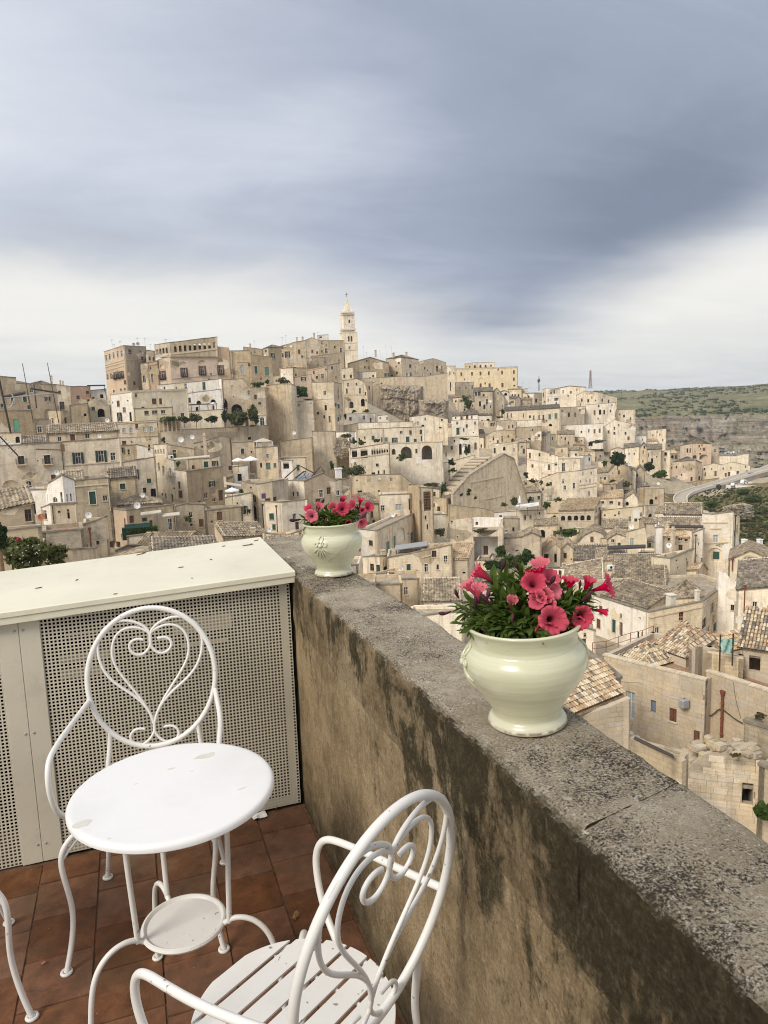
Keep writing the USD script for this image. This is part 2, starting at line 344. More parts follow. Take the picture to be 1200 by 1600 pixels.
def growth(g, P, Y, Z):
    """Where the dark growth sits: hanging from the top, thick near the camera's end, thin and streaky towards the cabinet; its rim is ragged at every size."""
    tong = g.noise(g.map(P, (1, 2.3, .8)), 2.3, 8, .68, .5); rag = g.noise(g.map(P, (1, 1, .8)), 12, 8, .7, .4); grit = g.noise(P, 75, 4, .7)
    k = g.math('add', g.math('multiply', g.math('subtract', tong, .5), 2.3), g.rng(Z, .35, 1.07, -.66, .18))
    k = g.math('add', k, g.math('add', g.rng(Y, 1.6, .7, .0, .34), g.rng(Y, 3.0, 1.6, -.14, .0)))
    return g.math('add', k, g.math('add', g.math('multiply', g.math('subtract', rag, .5), 1.1), g.math('multiply', g.math('subtract', grit, .5), .45)))
def face_color(g, P, Y, Z):
    """Tan render over tufa with flakes, pits, scratches and the dark growth; shared by the wall and the coping's inner face."""
    big, mid, fl, fine = g.noise(P, 2.2, 7, .66), g.noise(P, 10, 8, .72, .4), g.noise(P, 34, 7, .72, .3), g.noise(P, 110, 4, .7)
    v = g.math('add', g.math('multiply', big, .5), g.math('add', g.math('multiply', mid, .32), g.math('multiply', fl, .18)))
    c = g.ramp(v, [(.34, (.14, .098, .052)), (.45, (.27, .20, .115)), (.54, (.38, .29, .175)), (.66, (.48, .385, .26))])
    diag = g.noise(g.map(P, (1, 6.5, 1.6), rot=(math.radians(38), 0, 0)), 2.2, 8, .7, .3)
    c = g.mix(g.rng(diag, .53, .68, 0, .55), c, (.095, .072, .042))
    c = g.mix(g.rng(fl, .57, .63, 0, .55), c, (.40, .32, .215))
    pit = g.noise(g.map(P, (1, 1, .6)), 55, 5, .7); c = g.mix(g.rng(pit, .60, .68, 0, .75), c, (.055, .043, .026))
    c = g.mix(g.rng(fine, .42, .68, .0, .4), c, (.07, .052, .03))
    k = growth(g, P, Y, Z)
    moss = g.ramp(g.math('add', g.math('multiply', fine, .6), g.math('multiply', fl, .4)), [(.34, (.018, .015, .008)), (.5, (.048, .04, .022)), (.6, (.095, .08, .048)), (.72, (.20, .165, .105))])
    c = g.mix(g.math('multiply', g.rng(k, -.05, .2), .92), c, moss)
    run = g.noise(g.map(P, (1, 5.5, .16)), 2.4, 7, .68, .2); c = g.mix(g.math('multiply', g.rng(run, .57, .70), g.rng(Z, .05, .7, .2, .55)), c, (.05, .042, .022))
    return c, mid, fl, fine
def old_wall_mat():
    g = G(); P = g.n('geometry')+'.position'; sp = g.n('separate_xyz', vector=P); Y, Z = sp+'.y', sp+'.z'
    c, mid, fl, fine = face_color(g, P, Y, Z)
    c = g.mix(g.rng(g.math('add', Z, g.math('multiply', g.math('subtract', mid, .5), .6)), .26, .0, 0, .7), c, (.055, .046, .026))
    c = g.mix(g.rng(g.noise(P, 3.1, 4), .58, .78, 0, .3), c, (.085, .088, .04))
    h = g.math('add', g.math('multiply', mid, .7), g.math('add', g.math('multiply', fine, .3), g.math('multiply', fl, .6)))
    bp = g.n('bump', {'strength': 1.0, 'distance': .016}, height=h)+'.normal'
    p = g.n('principled_bsdf', {'roughness': .94, 'specular_ior_level': .1}, base_color=c, normal=bp)
    return g.done('parapet_render', surface=p+'.BSDF')
def coping_mat():
    """Coping stone with lichens on the top; its inner edge and face carry the dark growth."""
    g = G(); geo = g.n('geometry'); P, N = geo+'.position', geo+'.true_normal'
    s = g.n('separate_xyz', vector=P); X, Y, Z = s+'.x', s+'.y', s+'.z'
    up = g.n('separate_xyz', vector=N)+'.z'
    n0 = g.noise(P, 5., 5, .6); n1 = g.noise(P, 38, 8, .74, .5); n2 = g.noise(P, 215, 6, .72); n3 = g.noise(P, 330, 3)
    c = g.ramp(n1, [(.3, (.29, .24, .165)), (.48, (.50, .43, .32)), (.62, (.61, .545, .43)), (.8, (.70, .64, .53))])
    c = g.mix(g.rng(n0, .45, .62, 0, .5), c, (.29, .235, .155))
    blk = g.math('add', g.math('multiply', n1, .42), g.math('add', g.math('multiply', n2, .75), g.math('multiply', g.noise(P, 3.4, 6, .65), .55)))
    c = g.mix(g.rng(blk, .85, .95, 0, .95), c, (.045, .034, .025))
    c = g.mix(g.rng(g.noise(P, 150, 4, .65), .575, .66, 0, .85), c, (.70, .65, .55))
    c = g.mix(g.rng(n3, .57, .72, 0, .55), c, (.075, .06, .045))
    v = g.n('voronoi_texture', {'scale': 34., 'randomness': 1.0, 'feature': 'f1'}, vector=g.n('vector_math', {'math_type': 'add'}, vector1=P, vector2=g.n('vector_math', {'math_type': 'scale', 'scale': .03}, vector1=g.n('noise_texture', {'scale': 60., 'detail': 3.}, vector=P)+'.color')+'.vector')+'.vector')
    rr = g.n('separate_color', color=v+'.color')
    spot = g.math('multiply', g.rng(v+'.distance', .34, .22), g.math('greater_than', rr+'.r', .88))
    spot = g.math('multiply', spot, g.math('greater_than', g.noise(P, 4.2, 3), .47))
    c = g.mix(g.math('multiply', spot, .85), c, (.62, .59, .53))
    ora = g.math('multiply', g.rng(g.noise(P, 55, 4), .64, .7), g.math('greater_than', g.noise(P, 6.5, 3), .55))
    c = g.mix(g.math('multiply', ora, .4), c, (.35, .24, .10))
    face, *_ = face_color(g, P, Y, Z)
    edge = g.math('add', up, g.math('multiply', g.math('subtract', n1, .5), .5))
    c = g.mix(g.rng(edge, .42, .9), face, c)
    h = g.math('add', g.math('multiply', n1, 1.0), g.math('add', g.math('multiply', n2, .7), g.math('multiply', n3, .3)))
    bp = g.n('bump', {'strength': 1.0, 'distance': .014}, height=h)+'.normal'
    p = g.n('principled_bsdf', {'roughness': .95, 'specular_ior_level': .1}, base_color=c, normal=bp)
    return g.done('coping_lichen', surface=p+'.BSDF')

def rough_slab(x0, x1, y0, y1, z0, z1, r, step, amp, seed, skew0=0., skew1=0.):
    """A stone laid along y: rounded upper arrises, every face uneven. Skew: how far its ends lean with x."""
    prof = [(x0, z0)]
    n = max(2, int((z1-r-z0)/step)); prof += [(x0, z0+(z1-r-z0)*k/n) for k in range(1, n+1)]
    for k in range(1, 7): a = math.pi/2*k/6; prof.append((x0+r-r*math.cos(a), z1-r+r*math.sin(a)))
    n = int((x1-x0-2*r)/step); prof += [(x0+r+(x1-x0-2*r)*k/n, z1) for k in range(1, n+1)]
    for k in range(1, 7): a = math.pi/2*k/6; prof.append((x1-r+r*math.sin(a), z1-r+r*math.cos(a)))
    prof += [(x1, z0)]
    prof = np.array(prof); m = len(prof); ny = int((y1-y0)/step); t = np.linspace(0, 1, ny+1)
    k = (prof[:, 0]-x0)/(x1-x0)
    ya, yb = y0+skew0*k, y1+skew1*k
    Yv = ya[None]*(1-t[:, None])+yb[None]*t[:, None]
    end = np.minimum(np.minimum(t, 1-t)*(y1-y0)/.012, 1.)              # worn ends
    V = np.stack([np.repeat(prof[None, :, 0], ny+1, 0), Yv, np.repeat(prof[None, :, 1], ny+1, 0)-.002*(1-end[:, None])*(prof[None, :, 1] > z1-.03)], -1).reshape(-1, 3)
    V += amp*np.stack([fbm(V*9, 4, seed)-.5, 0*V[:, 0], fbm(V*9, 4, seed+9)-.5], -1)*2
    V += amp*.5*np.stack([fbm(V*55, 3, seed+3)-.5, 0*V[:, 0], fbm(V*55, 3, seed+5)-.5], -1)*2
    i, j = np.meshgrid(np.arange(ny), np.arange(m-1), indexing='ij')
    F = np.stack([i*m+j, (i+1)*m+j, (i+1)*m+j+1, i*m+j+1], -1).reshape(-1, 4)[:, ::-1]
    mb = MB().add(V, F)
    for e in (0, ny):
        ring = V[e*m:(e+1)*m]; c = ring.mean(0)
        mb.add(np.vstack([ring, c]), [(q, (q+1) % m, m) if e else ((q+1) % m, q, m) for q in range(m)])
    return mb.mesh()

par = thing('parapet_wall', 'weathered stone parapet wall with lichen crusted coping along the terrace edge', 'wall')
OM, CM = old_wall_mat(), coping_mat()
for k, (ya, yb, s0, s1, zz) in enumerate([(-.7, .8895, 0, .06, 1.08), (.8905, 2.117, .06, .17, 1.082), (2.118, 3.90, .17, .06, 1.079)]):
    part(par, 'coping_stone', rough_slab(WX0, WX1, ya, yb, .849, zz, .026, .0085 if yb < 3 else .011, .0085, 3+k*7, s0, s1), CM, True)
part(par, 'mortar_joint', MB().hexa(np.array([(WX0+.004, .884, .85), (WX0+.004, .897, .85), (WX1-.01, .957, .9), (WX1-.01, .944, .9)]), np.array([(WX0+.012, .884, 1.0765), (WX0+.012, .897, 1.0765), (WX1-.01, .957, 1.0775), (WX1-.01, .944, 1.0775)])).mesh(), plain('mortar_pale', (.46, .41, .33), .95, .1, .3, 90))
part(par, 'wall_body', rough_slab(WX0+.004, WX1-.004, -.7, 3.90, -.02, .846, .004, .02, .004, 40), OM, True)
part(par, 'outer_wall', MB().box((WX0+.02, -.7, -14), (WX1, 3.9, -.02)).mesh(), W['tan'])

# ---------------------------------------------------------------- terracotta floor
def terra_mat():
    g = G(); P = g.n('geometry')+'.position'; rnd = g.n('object_info')+'.random'
    n0, n1, n2 = g.noise(P, 3.0, 5, .6), g.noise(P, 14, 6, .65, .3), g.noise(P, 90, 4)
    c = g.ramp(n1, [(.3, (.075, .031, .014)), (.5, (.145, .056, .024)), (.66, (.195, .082, .036)), (.8, (.235, .122, .064))])
    c = g.mix(g.rng(n0, .45, .66, 0, .6), c, (.095, .06, .034))
    dust = g.math('multiply', g.rng(n0, .5, .3), g.rng(g.n('separate_xyz', vector=P)+'.y', 2.0, 3.0, .1, .6))
    c = g.mix(dust, c, (.19, .14, .09))
    c = g.mix(g.rng(n2, .58, .75, 0, .4), c, (.05, .035, .022))
    c = g.n('hsv', {'hue': .5, 'fac': 1.0}, color=c, value=g.rng(rnd, 0, 1, .78, 1.2), saturation=g.rng(rnd, 0, 1, 1.1, .9))+'.color'
    bp = g.n('bump', {'strength': .35, 'distance': .006}, height=g.math('add', n1, g.math('multiply', n2, .4)))+'.normal'
    p = g.n('principled_bsdf', {'specular_ior_level': .35}, base_color=c, normal=bp, roughness=g.rng(n1, .3, .7, .48, .75))
    return g.done('terracotta_tiles', surface=p+'.BSDF')
TM = terra_mat(); GROUT = plain('grout_dirty', (.12, .072, .043), .95, .1, .35, 30)
fl = structure('terrace_floor', MB().box((-2.6, -.7, -.5), (WX0+.02, 3.9, -.0045)).mesh(), GROUT)
rng = random.Random(5)
TW, TL = .2145, .2145
jx0 = .405; jy0 = 2.915
for i in range(-10, 2):
    for j in range(-11, 2):
        xa, ya = jx0+i*TW, jy0+j*TL-(.085, .0, .05, .13)[i % 4]
        xb, yb = min(xa+TW-.004, WX0-.012), min(ya+TL-.0035, CABY-.02)
        xa += rng.uniform(0, .002); ya += rng.uniform(0, .002)
        if xb-xa < .03 or yb-ya < .03 or xa < -1.75 or ya < .2: continue
        z = rng.uniform(-.0015, .0015); dz = [rng.uniform(-.0012, .0012) for _ in range(4)]
        q = np.array([(xa, ya), (xb, ya), (xb, yb), (xa, yb)]); c = q.mean(0); inn = c+(q-c)*(1-.012)
        bot = np.c_[q, np.full(4, -.0075)]; mid = np.c_[q, np.array(dz)+z-.003]; top = np.c_[inn, np.array(dz)+z]
        mb = MB().hexa(bot, mid).hexa(mid, top)
        part(fl, 'tile', mb.mesh(), TM)
solo('dirt_joint', MB().box((WX0-.012, .2, -.0044), (WX0+.002, CABY-.02, -.001)).mesh(), GROUT, 'dark dirt line between floor tiles and parapet wall', 'dirt', kind='stuff')

# ---------------------------------------------------------------- perforated metal cabinet
def painted_mat(name, col, dirt=.4, chips=0.):
    g = G(); P = g.n('geometry')+'.position'
    n0, n1, n2 = g.noise(P, 1.7, 5, .6), g.noise(P, 13, 6, .65), g.noise(P, 120, 3)
    c = g.ramp(n0, [(.3, tuple(x*.86 for x in col)), (.6, col)])
    c = g.mix(g.rng(n1, .55, .78, 0, dirt), c, tuple(x*.6*y for x, y in zip(col, (1, .95, .85))))
    c = g.mix(g.rng(n2, .66, .75, 0, dirt*.8), c, (.2, .17, .12))
    if chips:
        ch = g.math('multiply', g.rng(g.noise(P, 46, 4, .6), .655, .67), g.math('greater_than', g.noise(P, 5., 2), .5))
        c = g.mix(g.math('multiply', ch, chips), c, (.10, .09, .085))
    bp = g.n('bump', {'strength': .12, 'distance': .003}, height=n1)+'.normal'
    p = g.n('principled_bsdf', {'roughness': .42, 'specular_ior_level': .45}, base_color=c, normal=bp)
    return g.done(name, surface=p+'.BSDF')
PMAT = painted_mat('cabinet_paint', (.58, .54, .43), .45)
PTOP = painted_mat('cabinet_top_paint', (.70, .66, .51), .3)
cab = thing('metal_cabinet', 'cream painted metal cabinet with square hole perforated front and sloping lid', 'cabinet')
def zslope(x, y): return 1.0725+.0335*x+.03*(y-2.95)
xs = (-1.75, .632); TK = .026
def ring4(y0, y1, dz): return [(xs[0], y0, zslope(xs[0], y0)+dz), (xs[1], y0, zslope(xs[1], y0)+dz), (xs[1]-.005, y1, zslope(xs[1], y1)+dz), (xs[0], y1-.13, zslope(xs[0], y1)+dz)]
mb = MB().hexa(np.array(ring4(2.947, 3.772, -TK+.004)), np.array(ring4(2.947, 3.772, -.003)))
a = np.array(ring4(2.947, 3.772, -.003)); b = np.array(ring4(2.955, 3.766, 0.)); mb.hexa(a, b)
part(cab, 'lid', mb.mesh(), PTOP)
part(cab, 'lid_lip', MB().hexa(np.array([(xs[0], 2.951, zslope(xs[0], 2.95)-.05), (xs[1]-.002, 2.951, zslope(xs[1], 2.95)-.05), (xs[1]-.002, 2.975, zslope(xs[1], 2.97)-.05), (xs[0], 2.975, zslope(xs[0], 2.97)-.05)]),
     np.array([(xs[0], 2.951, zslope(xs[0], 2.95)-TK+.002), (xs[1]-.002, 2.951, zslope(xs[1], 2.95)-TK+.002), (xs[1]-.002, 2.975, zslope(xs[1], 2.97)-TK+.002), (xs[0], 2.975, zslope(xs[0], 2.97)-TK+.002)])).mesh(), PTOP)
def perforated(x0, x1, z0, z1, pitch, hole, y, th):
    """A sheet with real square holes: one frame of four bars' worth of faces per cell."""
    nx, nz = int(round((x1-x0)/pitch)), int(round((z1-z0)/pitch)); px, pz = (x1-x0)/nx, (z1-z0)/nz
    h = hole/2; V, F = [], []
    cx = x0+(np.arange(nx)+.5)*px; cz = z0+(np.arange(nz)+.5)*pz
    CX, CZ = np.meshgrid(cx, cz, indexing='ij'); CX, CZ = CX.ravel(), CZ.ravel(); n = len(CX)
    sg = np.array([(-1, -1), (1, -1), (1, 1), (-1, 1)])
    out = np.stack([CX[:, None]+sg[:, 0]*px/2, np.full((n, 4), y), CZ[:, None]+sg[:, 1]*pz/2], -1)
    inn = np.stack([CX[:, None]+sg[:, 0]*h, np.full((n, 4), y), CZ[:, None]+sg[:, 1]*h], -1)
    bck = inn+[0, th, 0]
    v = np.concatenate([out, inn, bck], 1).reshape(-1, 3); f = []
    for k in range(4):
        k2 = (k+1) % 4; f += [(k, k2, 4+k2, 4+k), (4+k, 4+k2, 8+k2, 8+k)]
    f = (np.arange(n)[:, None, None]*12+np.array(f)[None]).reshape(-1, 4)
    return MB().add(v, f).mesh()
part(cab, 'perforated_panel', perforated(-.382, .611, .012, 1.03, .0146, .0089, CABY, .0015), PMAT)
part(cab, 'perforated_panel', perforated(-1.25, -.532, .005, 1.01, .0146, .0089, CABY, .0015), PMAT)
part(cab, 'post', MB().add(*rbox((-.5305, CABY-.006, .002), (-.4565, CABY+.03, 1.02), .0015)).mesh(), PMAT)
part(cab, 'post', MB().add(*rbox((-.455, CABY-.006, .002), (-.381, CABY+.03, 1.02), .0015)).mesh(), PMAT)
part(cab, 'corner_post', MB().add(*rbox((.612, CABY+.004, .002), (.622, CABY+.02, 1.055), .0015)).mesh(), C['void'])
part(cab, 'stile', MB().box((.566, CABY+.003, .01), (.594, CABY+.006, 1.05)).mesh(), PMAT)
part(cab, 'bottom_rail', MB().box((-.38, CABY+.0035, .01), (.565, CABY+.0065, .055)).mesh(), PMAT)
part(cab, 'body', MB().box((-1.75, 3.5, 0), (.618, 3.6, 1.0)).box((-1.75, CABY+.3, -.004), (.618, CABY+.55, .96)).box((.6185, CABY+.05, 0), (.622, 3.6, 1.03)).mesh(), C['void'])  # insides coloured near-black so the holes look unlit
for zz in (.97, .55, .08):
    for xx in (-.47, -.44):
        part(cab, 'rivet', (lambda m: (m.vertices*[.0055, .003, .0055]+[xx, CABY-.006, zz], m.faces))(trimesh.creation.icosphere(2)), C['metal'], True)
acm = MB()
acm.box((.12, CABY+.036, .86), (.36, CABY+.04, .925)).box((-.33, CABY+.036, .80), (-.14, CABY+.04, .835)).box((-.33, CABY+.036, .735), (-.16, CABY+.04, .775)).box((-.3, CABY+.036, .912), (.1, CABY+.04, .922)).box((.15, CABY+.036, .80), (.34, CABY+.04, .815))
solo('air_conditioner', acm.mesh(), plain('ac_dark_beige', (.42, .33, .24), .7), 'beige louvred unit glimpsed behind the cabinet holes', 'air conditioner')

# ---------------------------------------------------------------- wrought iron table and chairs
EN = painted_mat('white_enamel', (.71, .695, .655), .12, .75)
ETOP = painted_mat('table_top_enamel', (.72, .715, .705), .05)
def build_table():
    t = thing('bistro_table', 'round white enamel bistro table with small lower tray', 'table', (.044, 1.988, 0))
    prof = [(0, .722), (.262, .722), (.272, .7225), (.279, .719), (.2825, .712), (.282, .704), (.276, .699), (.268, .698), (.262, .704), (0, .706)]
    top = part(t, 'table_top', MB().lathe(prof[::-1], 96).mesh(), ETOP, 40)
    cm = plain('bare_primer', (.62, .60, .53), .6)
    rg = random.Random(8)
    for (px, py, rx, ry, ph) in ((128, 1287, .030, .016, .5), (322, 1181, .032, .014, .2), (268, 1201, .011, .005, .1), (378, 1232, .012, .004, .4), (212, 1225, .006, .002, 0), (170, 1310, .004, .003, 0), (300, 1205, .004, .002, 0)):
        c = at_z(px, py, .722)-[.044, 1.988, 0]
        po = Polygon([(rx*math.cos(a)*(1+.3*rg.uniform(-1, 1)), ry*math.sin(a)*(1+.3*rg.uniform(-1, 1))) for a in np.linspace(0, 2*np.pi, 15)[:-1]])
        m = extrude(affinity.rotate(po, math.degrees(ph)), .0005); part(top, 'paint_chip', (m.vertices+[c[0], c[1], .7222], m.faces), cm)
    for px, py in ((217, 1472), (258, 1397), (345, 1440)):
        c = at_z(px, py, .305)-[.044, 1.988, 0]; a = math.atan2(c[1], c[0]); e = np.array([math.cos(a), math.sin(a), 0])
        P = lambda r, z: e*r+[0, 0, z]
        part(t, 'leg', MB().tube([P(.150, .70), P(.143, .5), P(.134, .305)], .0078, 12).tube(spline([P(.116, .298), P(.15, .318), P(.20, .315), P(.245, .275), P(.268, .2), P(.278, .1), P(.283, .008)], 36), .0078, 12).mesh(), EN, True)
        part(t, 'foot', (lambda m: (m.vertices+P(.283, .006), m.faces))(trimesh.creation.torus(.013, .005, major_sections=20, minor_sections=8)), EN, True)
    tr = [(0, .300), (.105, .300), (.108, .304), (.113, .308), (.119, .306), (.122, .300), (.119, .294), (.112, .292), (0, .294)]
    part(t, 'tray', MB().lathe(tr[::-1], 64).mesh(), EN, 40)
    return t
build_table()

def build_chair(name, label, loc, rotz, group):
    t = thing(name, label, 'chair', loc, rotz, group)
    # seat: slats cut to a disc, in a ring
    sr = .222; x = -sr+.004; k = 0
    n = 7; pitch = 2*sr/n
    for k in range(n):
        xa, xb = -sr+k*pitch+.0055, -sr+(k+1)*pitch-.0055
        poly = Point(0, 0).buffer(sr, 40).intersection(sbox(-1, xa, 1, xb))
        if poly.is_empty: continue
        m = extrude(poly, .005); m.apply_translation((0, 0, .455)); part(t, 'slat', tri(m), EN)
    an = np.linspace(0, 2*np.pi, 65)[:-1]
    part(t, 'seat_ring', MB().tube(np.c_[.214*np.cos(an), .214*np.sin(an), np.full(64, .445)], .0085, 10, True).tube([(-.11, -.16, .448), (-.11, .16, .448)], .005, 8).tube([(.11, -.16, .448), (.11, .16, .448)], .005, 8).mesh(), EN, True)
    ln = .19; b0, zc = .258, .79
    def B(s, h, off=0.): return np.array([s, -b0-h*math.sin(ln)+off*math.cos(ln), zc+h*math.cos(ln)+off*math.sin(ln)])
    an = np.linspace(0, 2*np.pi, 97)[:-1]
    part(t, 'back_hoop', MB().tube([B(.235*math.cos(q), .26*math.sin(q)) for q in an], .0099, 12, True).mesh(), EN, True)
    cv = lambda L: [((px-580)/312*.235, -(py-428)/334*.26) for px, py in L]
    outer = cv([(578, 655), (565, 610), (535, 560), (480, 505), (415, 455), (360, 395), (330, 320), (328, 245), (355, 185), (410, 152), (475, 148), (535, 170), (572, 205), (582, 255), (565, 298), (528, 318), (492, 305), (477, 275), (490, 250), (520, 241), (545, 246)])
    inner = cv([(574, 635), (548, 575), (500, 500), (445, 425), (402, 350), (393, 285), (410, 225), (450, 190), (505, 183), (555, 200), (574, 214)])
    lower = cv([(578, 640), (581, 680), (560, 722), (520, 748), (482, 742), (463, 712), (478, 682), (505, 673), (535, 676)])
    for sgn in (1, -1):
        mb = MB()
        for L, r in ((outer, .0055), (inner, .0051), (lower, .005)): mb.tube([B(sgn*s, h, .0) for s, h in spline(L, 70 if L is outer else 44)], r, 8)
        part(t, 'heart_scroll', mb.mesh(), EN, True)
    for sgn in (1, -1):
        P = lambda x, y, z: (sgn*x, y, z)
        part(t, 'armrest', MB().tube(spline([P(.231, -.246, .722), P(.246, -.15, .708), P(.262, -.03, .696), P(.268, .08, .688), P(.268, .145, .672), P(.266, .172, .625), P(.262, .168, .56), P(.252, .14, .495), P(.232, .09, .452), P(.212, .055, .444)], 60), .0092, 12).mesh(), EN, True)
        part(t, 'leg', MB().tube(spline([P(.15, .13, .446), P(.20, .17, .437), P(.235, .20, .40), P(.24, .208, .34), P(.228, .205, .25), P(.222, .208, .17), P(.232, .222, .08), P(.248, .24, .006)], 50), .0088, 12).tube(spline([P(.239, .207, .37), P(.21, .185, .405), P(.17, .15, .44)], 10), .0055, 8).mesh(), EN, True)
        part(t, 'leg', MB().tube(spline([B(sgn*.16, -.19), P(.165, -.215, .55), P(.175, -.20, .47), P(.182, -.198, .40), P(.198, -.212, .2), P(.222, -.238, .006)], 40), .0088, 12).mesh(), EN, True)
        for y, x in ((.24, .248), (-.238, .222)):
            part(t, 'foot', (lambda m: (m.vertices+[sgn*x, y, .006], m.faces))(trimesh.creation.torus(.0145, .0055, major_sections=20, minor_sections=8)), EN, True)
    return t
ch = build_chair('iron_chair', 'white iron armchair with heart scroll back behind the round table', (-.032, 2.492, 0), -(math.pi+.185), 'white wrought iron chairs round the table')
copy_of(ch, 'iron_chair', 'white slatted iron armchair close to the camera beside the parapet, paint chipped', (.243, 1.384, 0), .565)
copy_of(ch, 'iron_chair', 'white iron chair at the left edge with only one leg in view', (-.70, 2.33, 0), math.radians(-75))

# ---------------------------------------------------------------- litter on the floor
def scrap(px, py, w, l, ang, name, label, cat, mat, curl=.01, n=4):
    c = at_z(px, py, .004); V = []; F = []
    for i in range(n+1):
        for j in range(n+1):
            x, y = (i/n-.5)*w, (j/n-.5)*l
            V.append((x*math.cos(ang)-y*math.sin(ang)+c[0], x*math.sin(ang)+y*math.cos(ang)+c[1], .004+curl*float(noise(np.array([i*.9+px, j*.9, 0.]), 3))))
    V = np.array(V); k = lambda i, j: i*(n+1)+j
    F = [(k(i, j), k(i+1, j), k(i+1, j+1), k(i, j+1)) for i in range(n) for j in range(n)]
    mb = MB().add(V, F).add(V-[0, 0, .0006], np.array(F)[:, ::-1]); solo(name, mb.mesh(), mat, label, cat)
PAPER = plain('paper_white', (.72, .71, .70), .8, .2, .05)
scrap(405, 1275, .062, .05, .1, 'paper_napkin', 'crumpled white paper napkin on the tiles below the perforated panel', 'napkin', PAPER, .012)
scrap(452, 1252, .028, .02, .6, 'paper_scrap', 'small pale paper scrap against the foot of the perforated panel', 'paper', PAPER, .015)
scrap(431, 1262, .026, .016, 1.2, 'dry_leaf', 'dry brown leaf beside the white napkin', 'leaf', plain('leaf_brown', (.3, .2, .13), .8), .02)
scrap(462, 1434, .03, .014, .9, 'dry_leaf', 'curled straw coloured leaf on the tiles by the parapet foot', 'leaf', plain('leaf_straw', (.36, .24, .1), .8), .02)
scrap(68, 1506, .012, .008, .5, 'fallen_petal', 'pink petal fallen on the tiles at the lower left', 'petal', plain('petal_fallen', (.6, .2, .22), .7), .006)
rg = random.Random(4); mb = MB()
for k in range(46):
    px, py = rg.uniform(20, 470), rg.uniform(1290, 1595)
    c = at_z(px, py, .0005); s = rg.uniform(.0015, .004)
    if c[0] > .6: continue
    mb.add(np.array([(0, 0, 0), (s, .3*s, .0), (.4*s, s, 0), (.4*s, .4*s, .6*s)])+c+[0, 0, .001], [(0, 2, 1), (0, 1, 3), (1, 2, 3), (2, 0, 3)])
solo('floor_crumbs', mb.mesh(), plain('crumbs', (.5, .42, .32), .9), 'tiny pale crumbs scattered over the terrace tiles', 'crumbs', kind='stuff')

mb = MB()
for px, py, w, a in ((221, 871, .028, .6), (226, 869, .02, .9), (283, 890, .012, 0), (388, 861, .03, .2), (393, 860, .02, 1.2), (401, 855, .016, .5), (330, 880, .012, 2.), (120, 905, .01, 1.), (60, 915, .014, .3), (180, 925, .008, 0), (300, 905, .008, 1.4), (350, 862, .01, .4)):
    c = at_z(px, py, 1.08); c[2] = zslope(c[0], c[1]); d_ = np.array([math.cos(a), math.sin(a), .02])*w; e_ = np.array([-math.sin(a), math.cos(a), 0])*w*.22
    mb.hexa(np.array([c-d_, c-e_, c+d_, c+e_])+[0, 0, .0006], np.array([c-d_, c-e_, c+d_, c+e_])+[0, 0, .004])
solo('lid_debris', mb.mesh(), C['wood'], 'dry leaf bits and twigs lying on the cabinet lid', 'debris', kind='stuff')
# ---------------------------------------------------------------- glazed pots and petunias
def glaze_mat():
    g = G(); P = g.n('texture_coordinate')+'.object'
    s = g.n('separate_xyz', vector=P); Z = s+'.z'
    band = g.noise(g.map(P, (3, 3, 60)), 1.0, 4, .6); n0 = g.noise(P, 9, 4); n1 = g.noise(P, 130, 3)
    c = g.ramp(band, [(.3, (.46, .45, .305)), (.55, (.545, .54, .385)), (.75, (.60, .595, .45))])
    c = g.mix(g.rng(n0, .4, .7, 0, .35), c, (.49, .495, .345))
    c = g.mix(g.rng(Z, .030, .012, 0, .7), c, (.56, .52, .41))
    foot = g.math('multiply', g.rng(g.math('abs' if 0 else 'absolute', g.math('subtract', Z, .0085)), .0045, .0), g.rng(g.noise(P, 60, 4), .38, .55))
    c = g.mix(g.math('multiply', foot, .85), c, (.10, .065, .035))
    c = g.mix(g.rng(n1, .71, .75, 0, .7), c, (.2, .16, .1))
    bp = g.n('bump', {'strength': .25, 'distance': .004}, height=band)+'.normal'
    p = g.n('principled_bsdf', {'roughness': .28, 'specular_ior_level': .45, 'coat_weight': .3, 'coat_roughness': .08, 'subsurface_weight': .06, 'subsurface_scale': .01}, base_color=c, normal=bp)
    return g.done('pot_glaze', surface=p+'.BSDF')
GL = glaze_mat(); SOIL = plain('potting_soil', (.035, .024, .016), .95, .1, .4, 60)
PROF = [(0, .002), (.078, .002), (.082, .0015), (.0865, .005), (.0872, .0095), (.0852, .014), (.083, .0185), (.0775, .025), (.0765, .031), (.079, .041), (.088, .058), (.102, .078), (.117, .097), (.130, .116), (.139, .136), (.1425, .152), (.1415, .166), (.136, .178), (.1275, .188), (.1205, .1945), (.1195, .1965), (.1190, .1985), (.1182, .201), (.1178, .210), (.1186, .220), (.1205, .229), (.1232, .235), (.1262, .239), (.1272, .2425), (.1250, .2455), (.1205, .2455), (.1165, .242), (.113, .234), (.111, .220), (.110, .205), (.09, .205), (0, .205)]
PROF = [(r*float(np.interp(z, [0, .05, .09, .15, .2, .25], [.96, .95, .915, .90, .94, .96])), z*.915) for r, z in PROF]
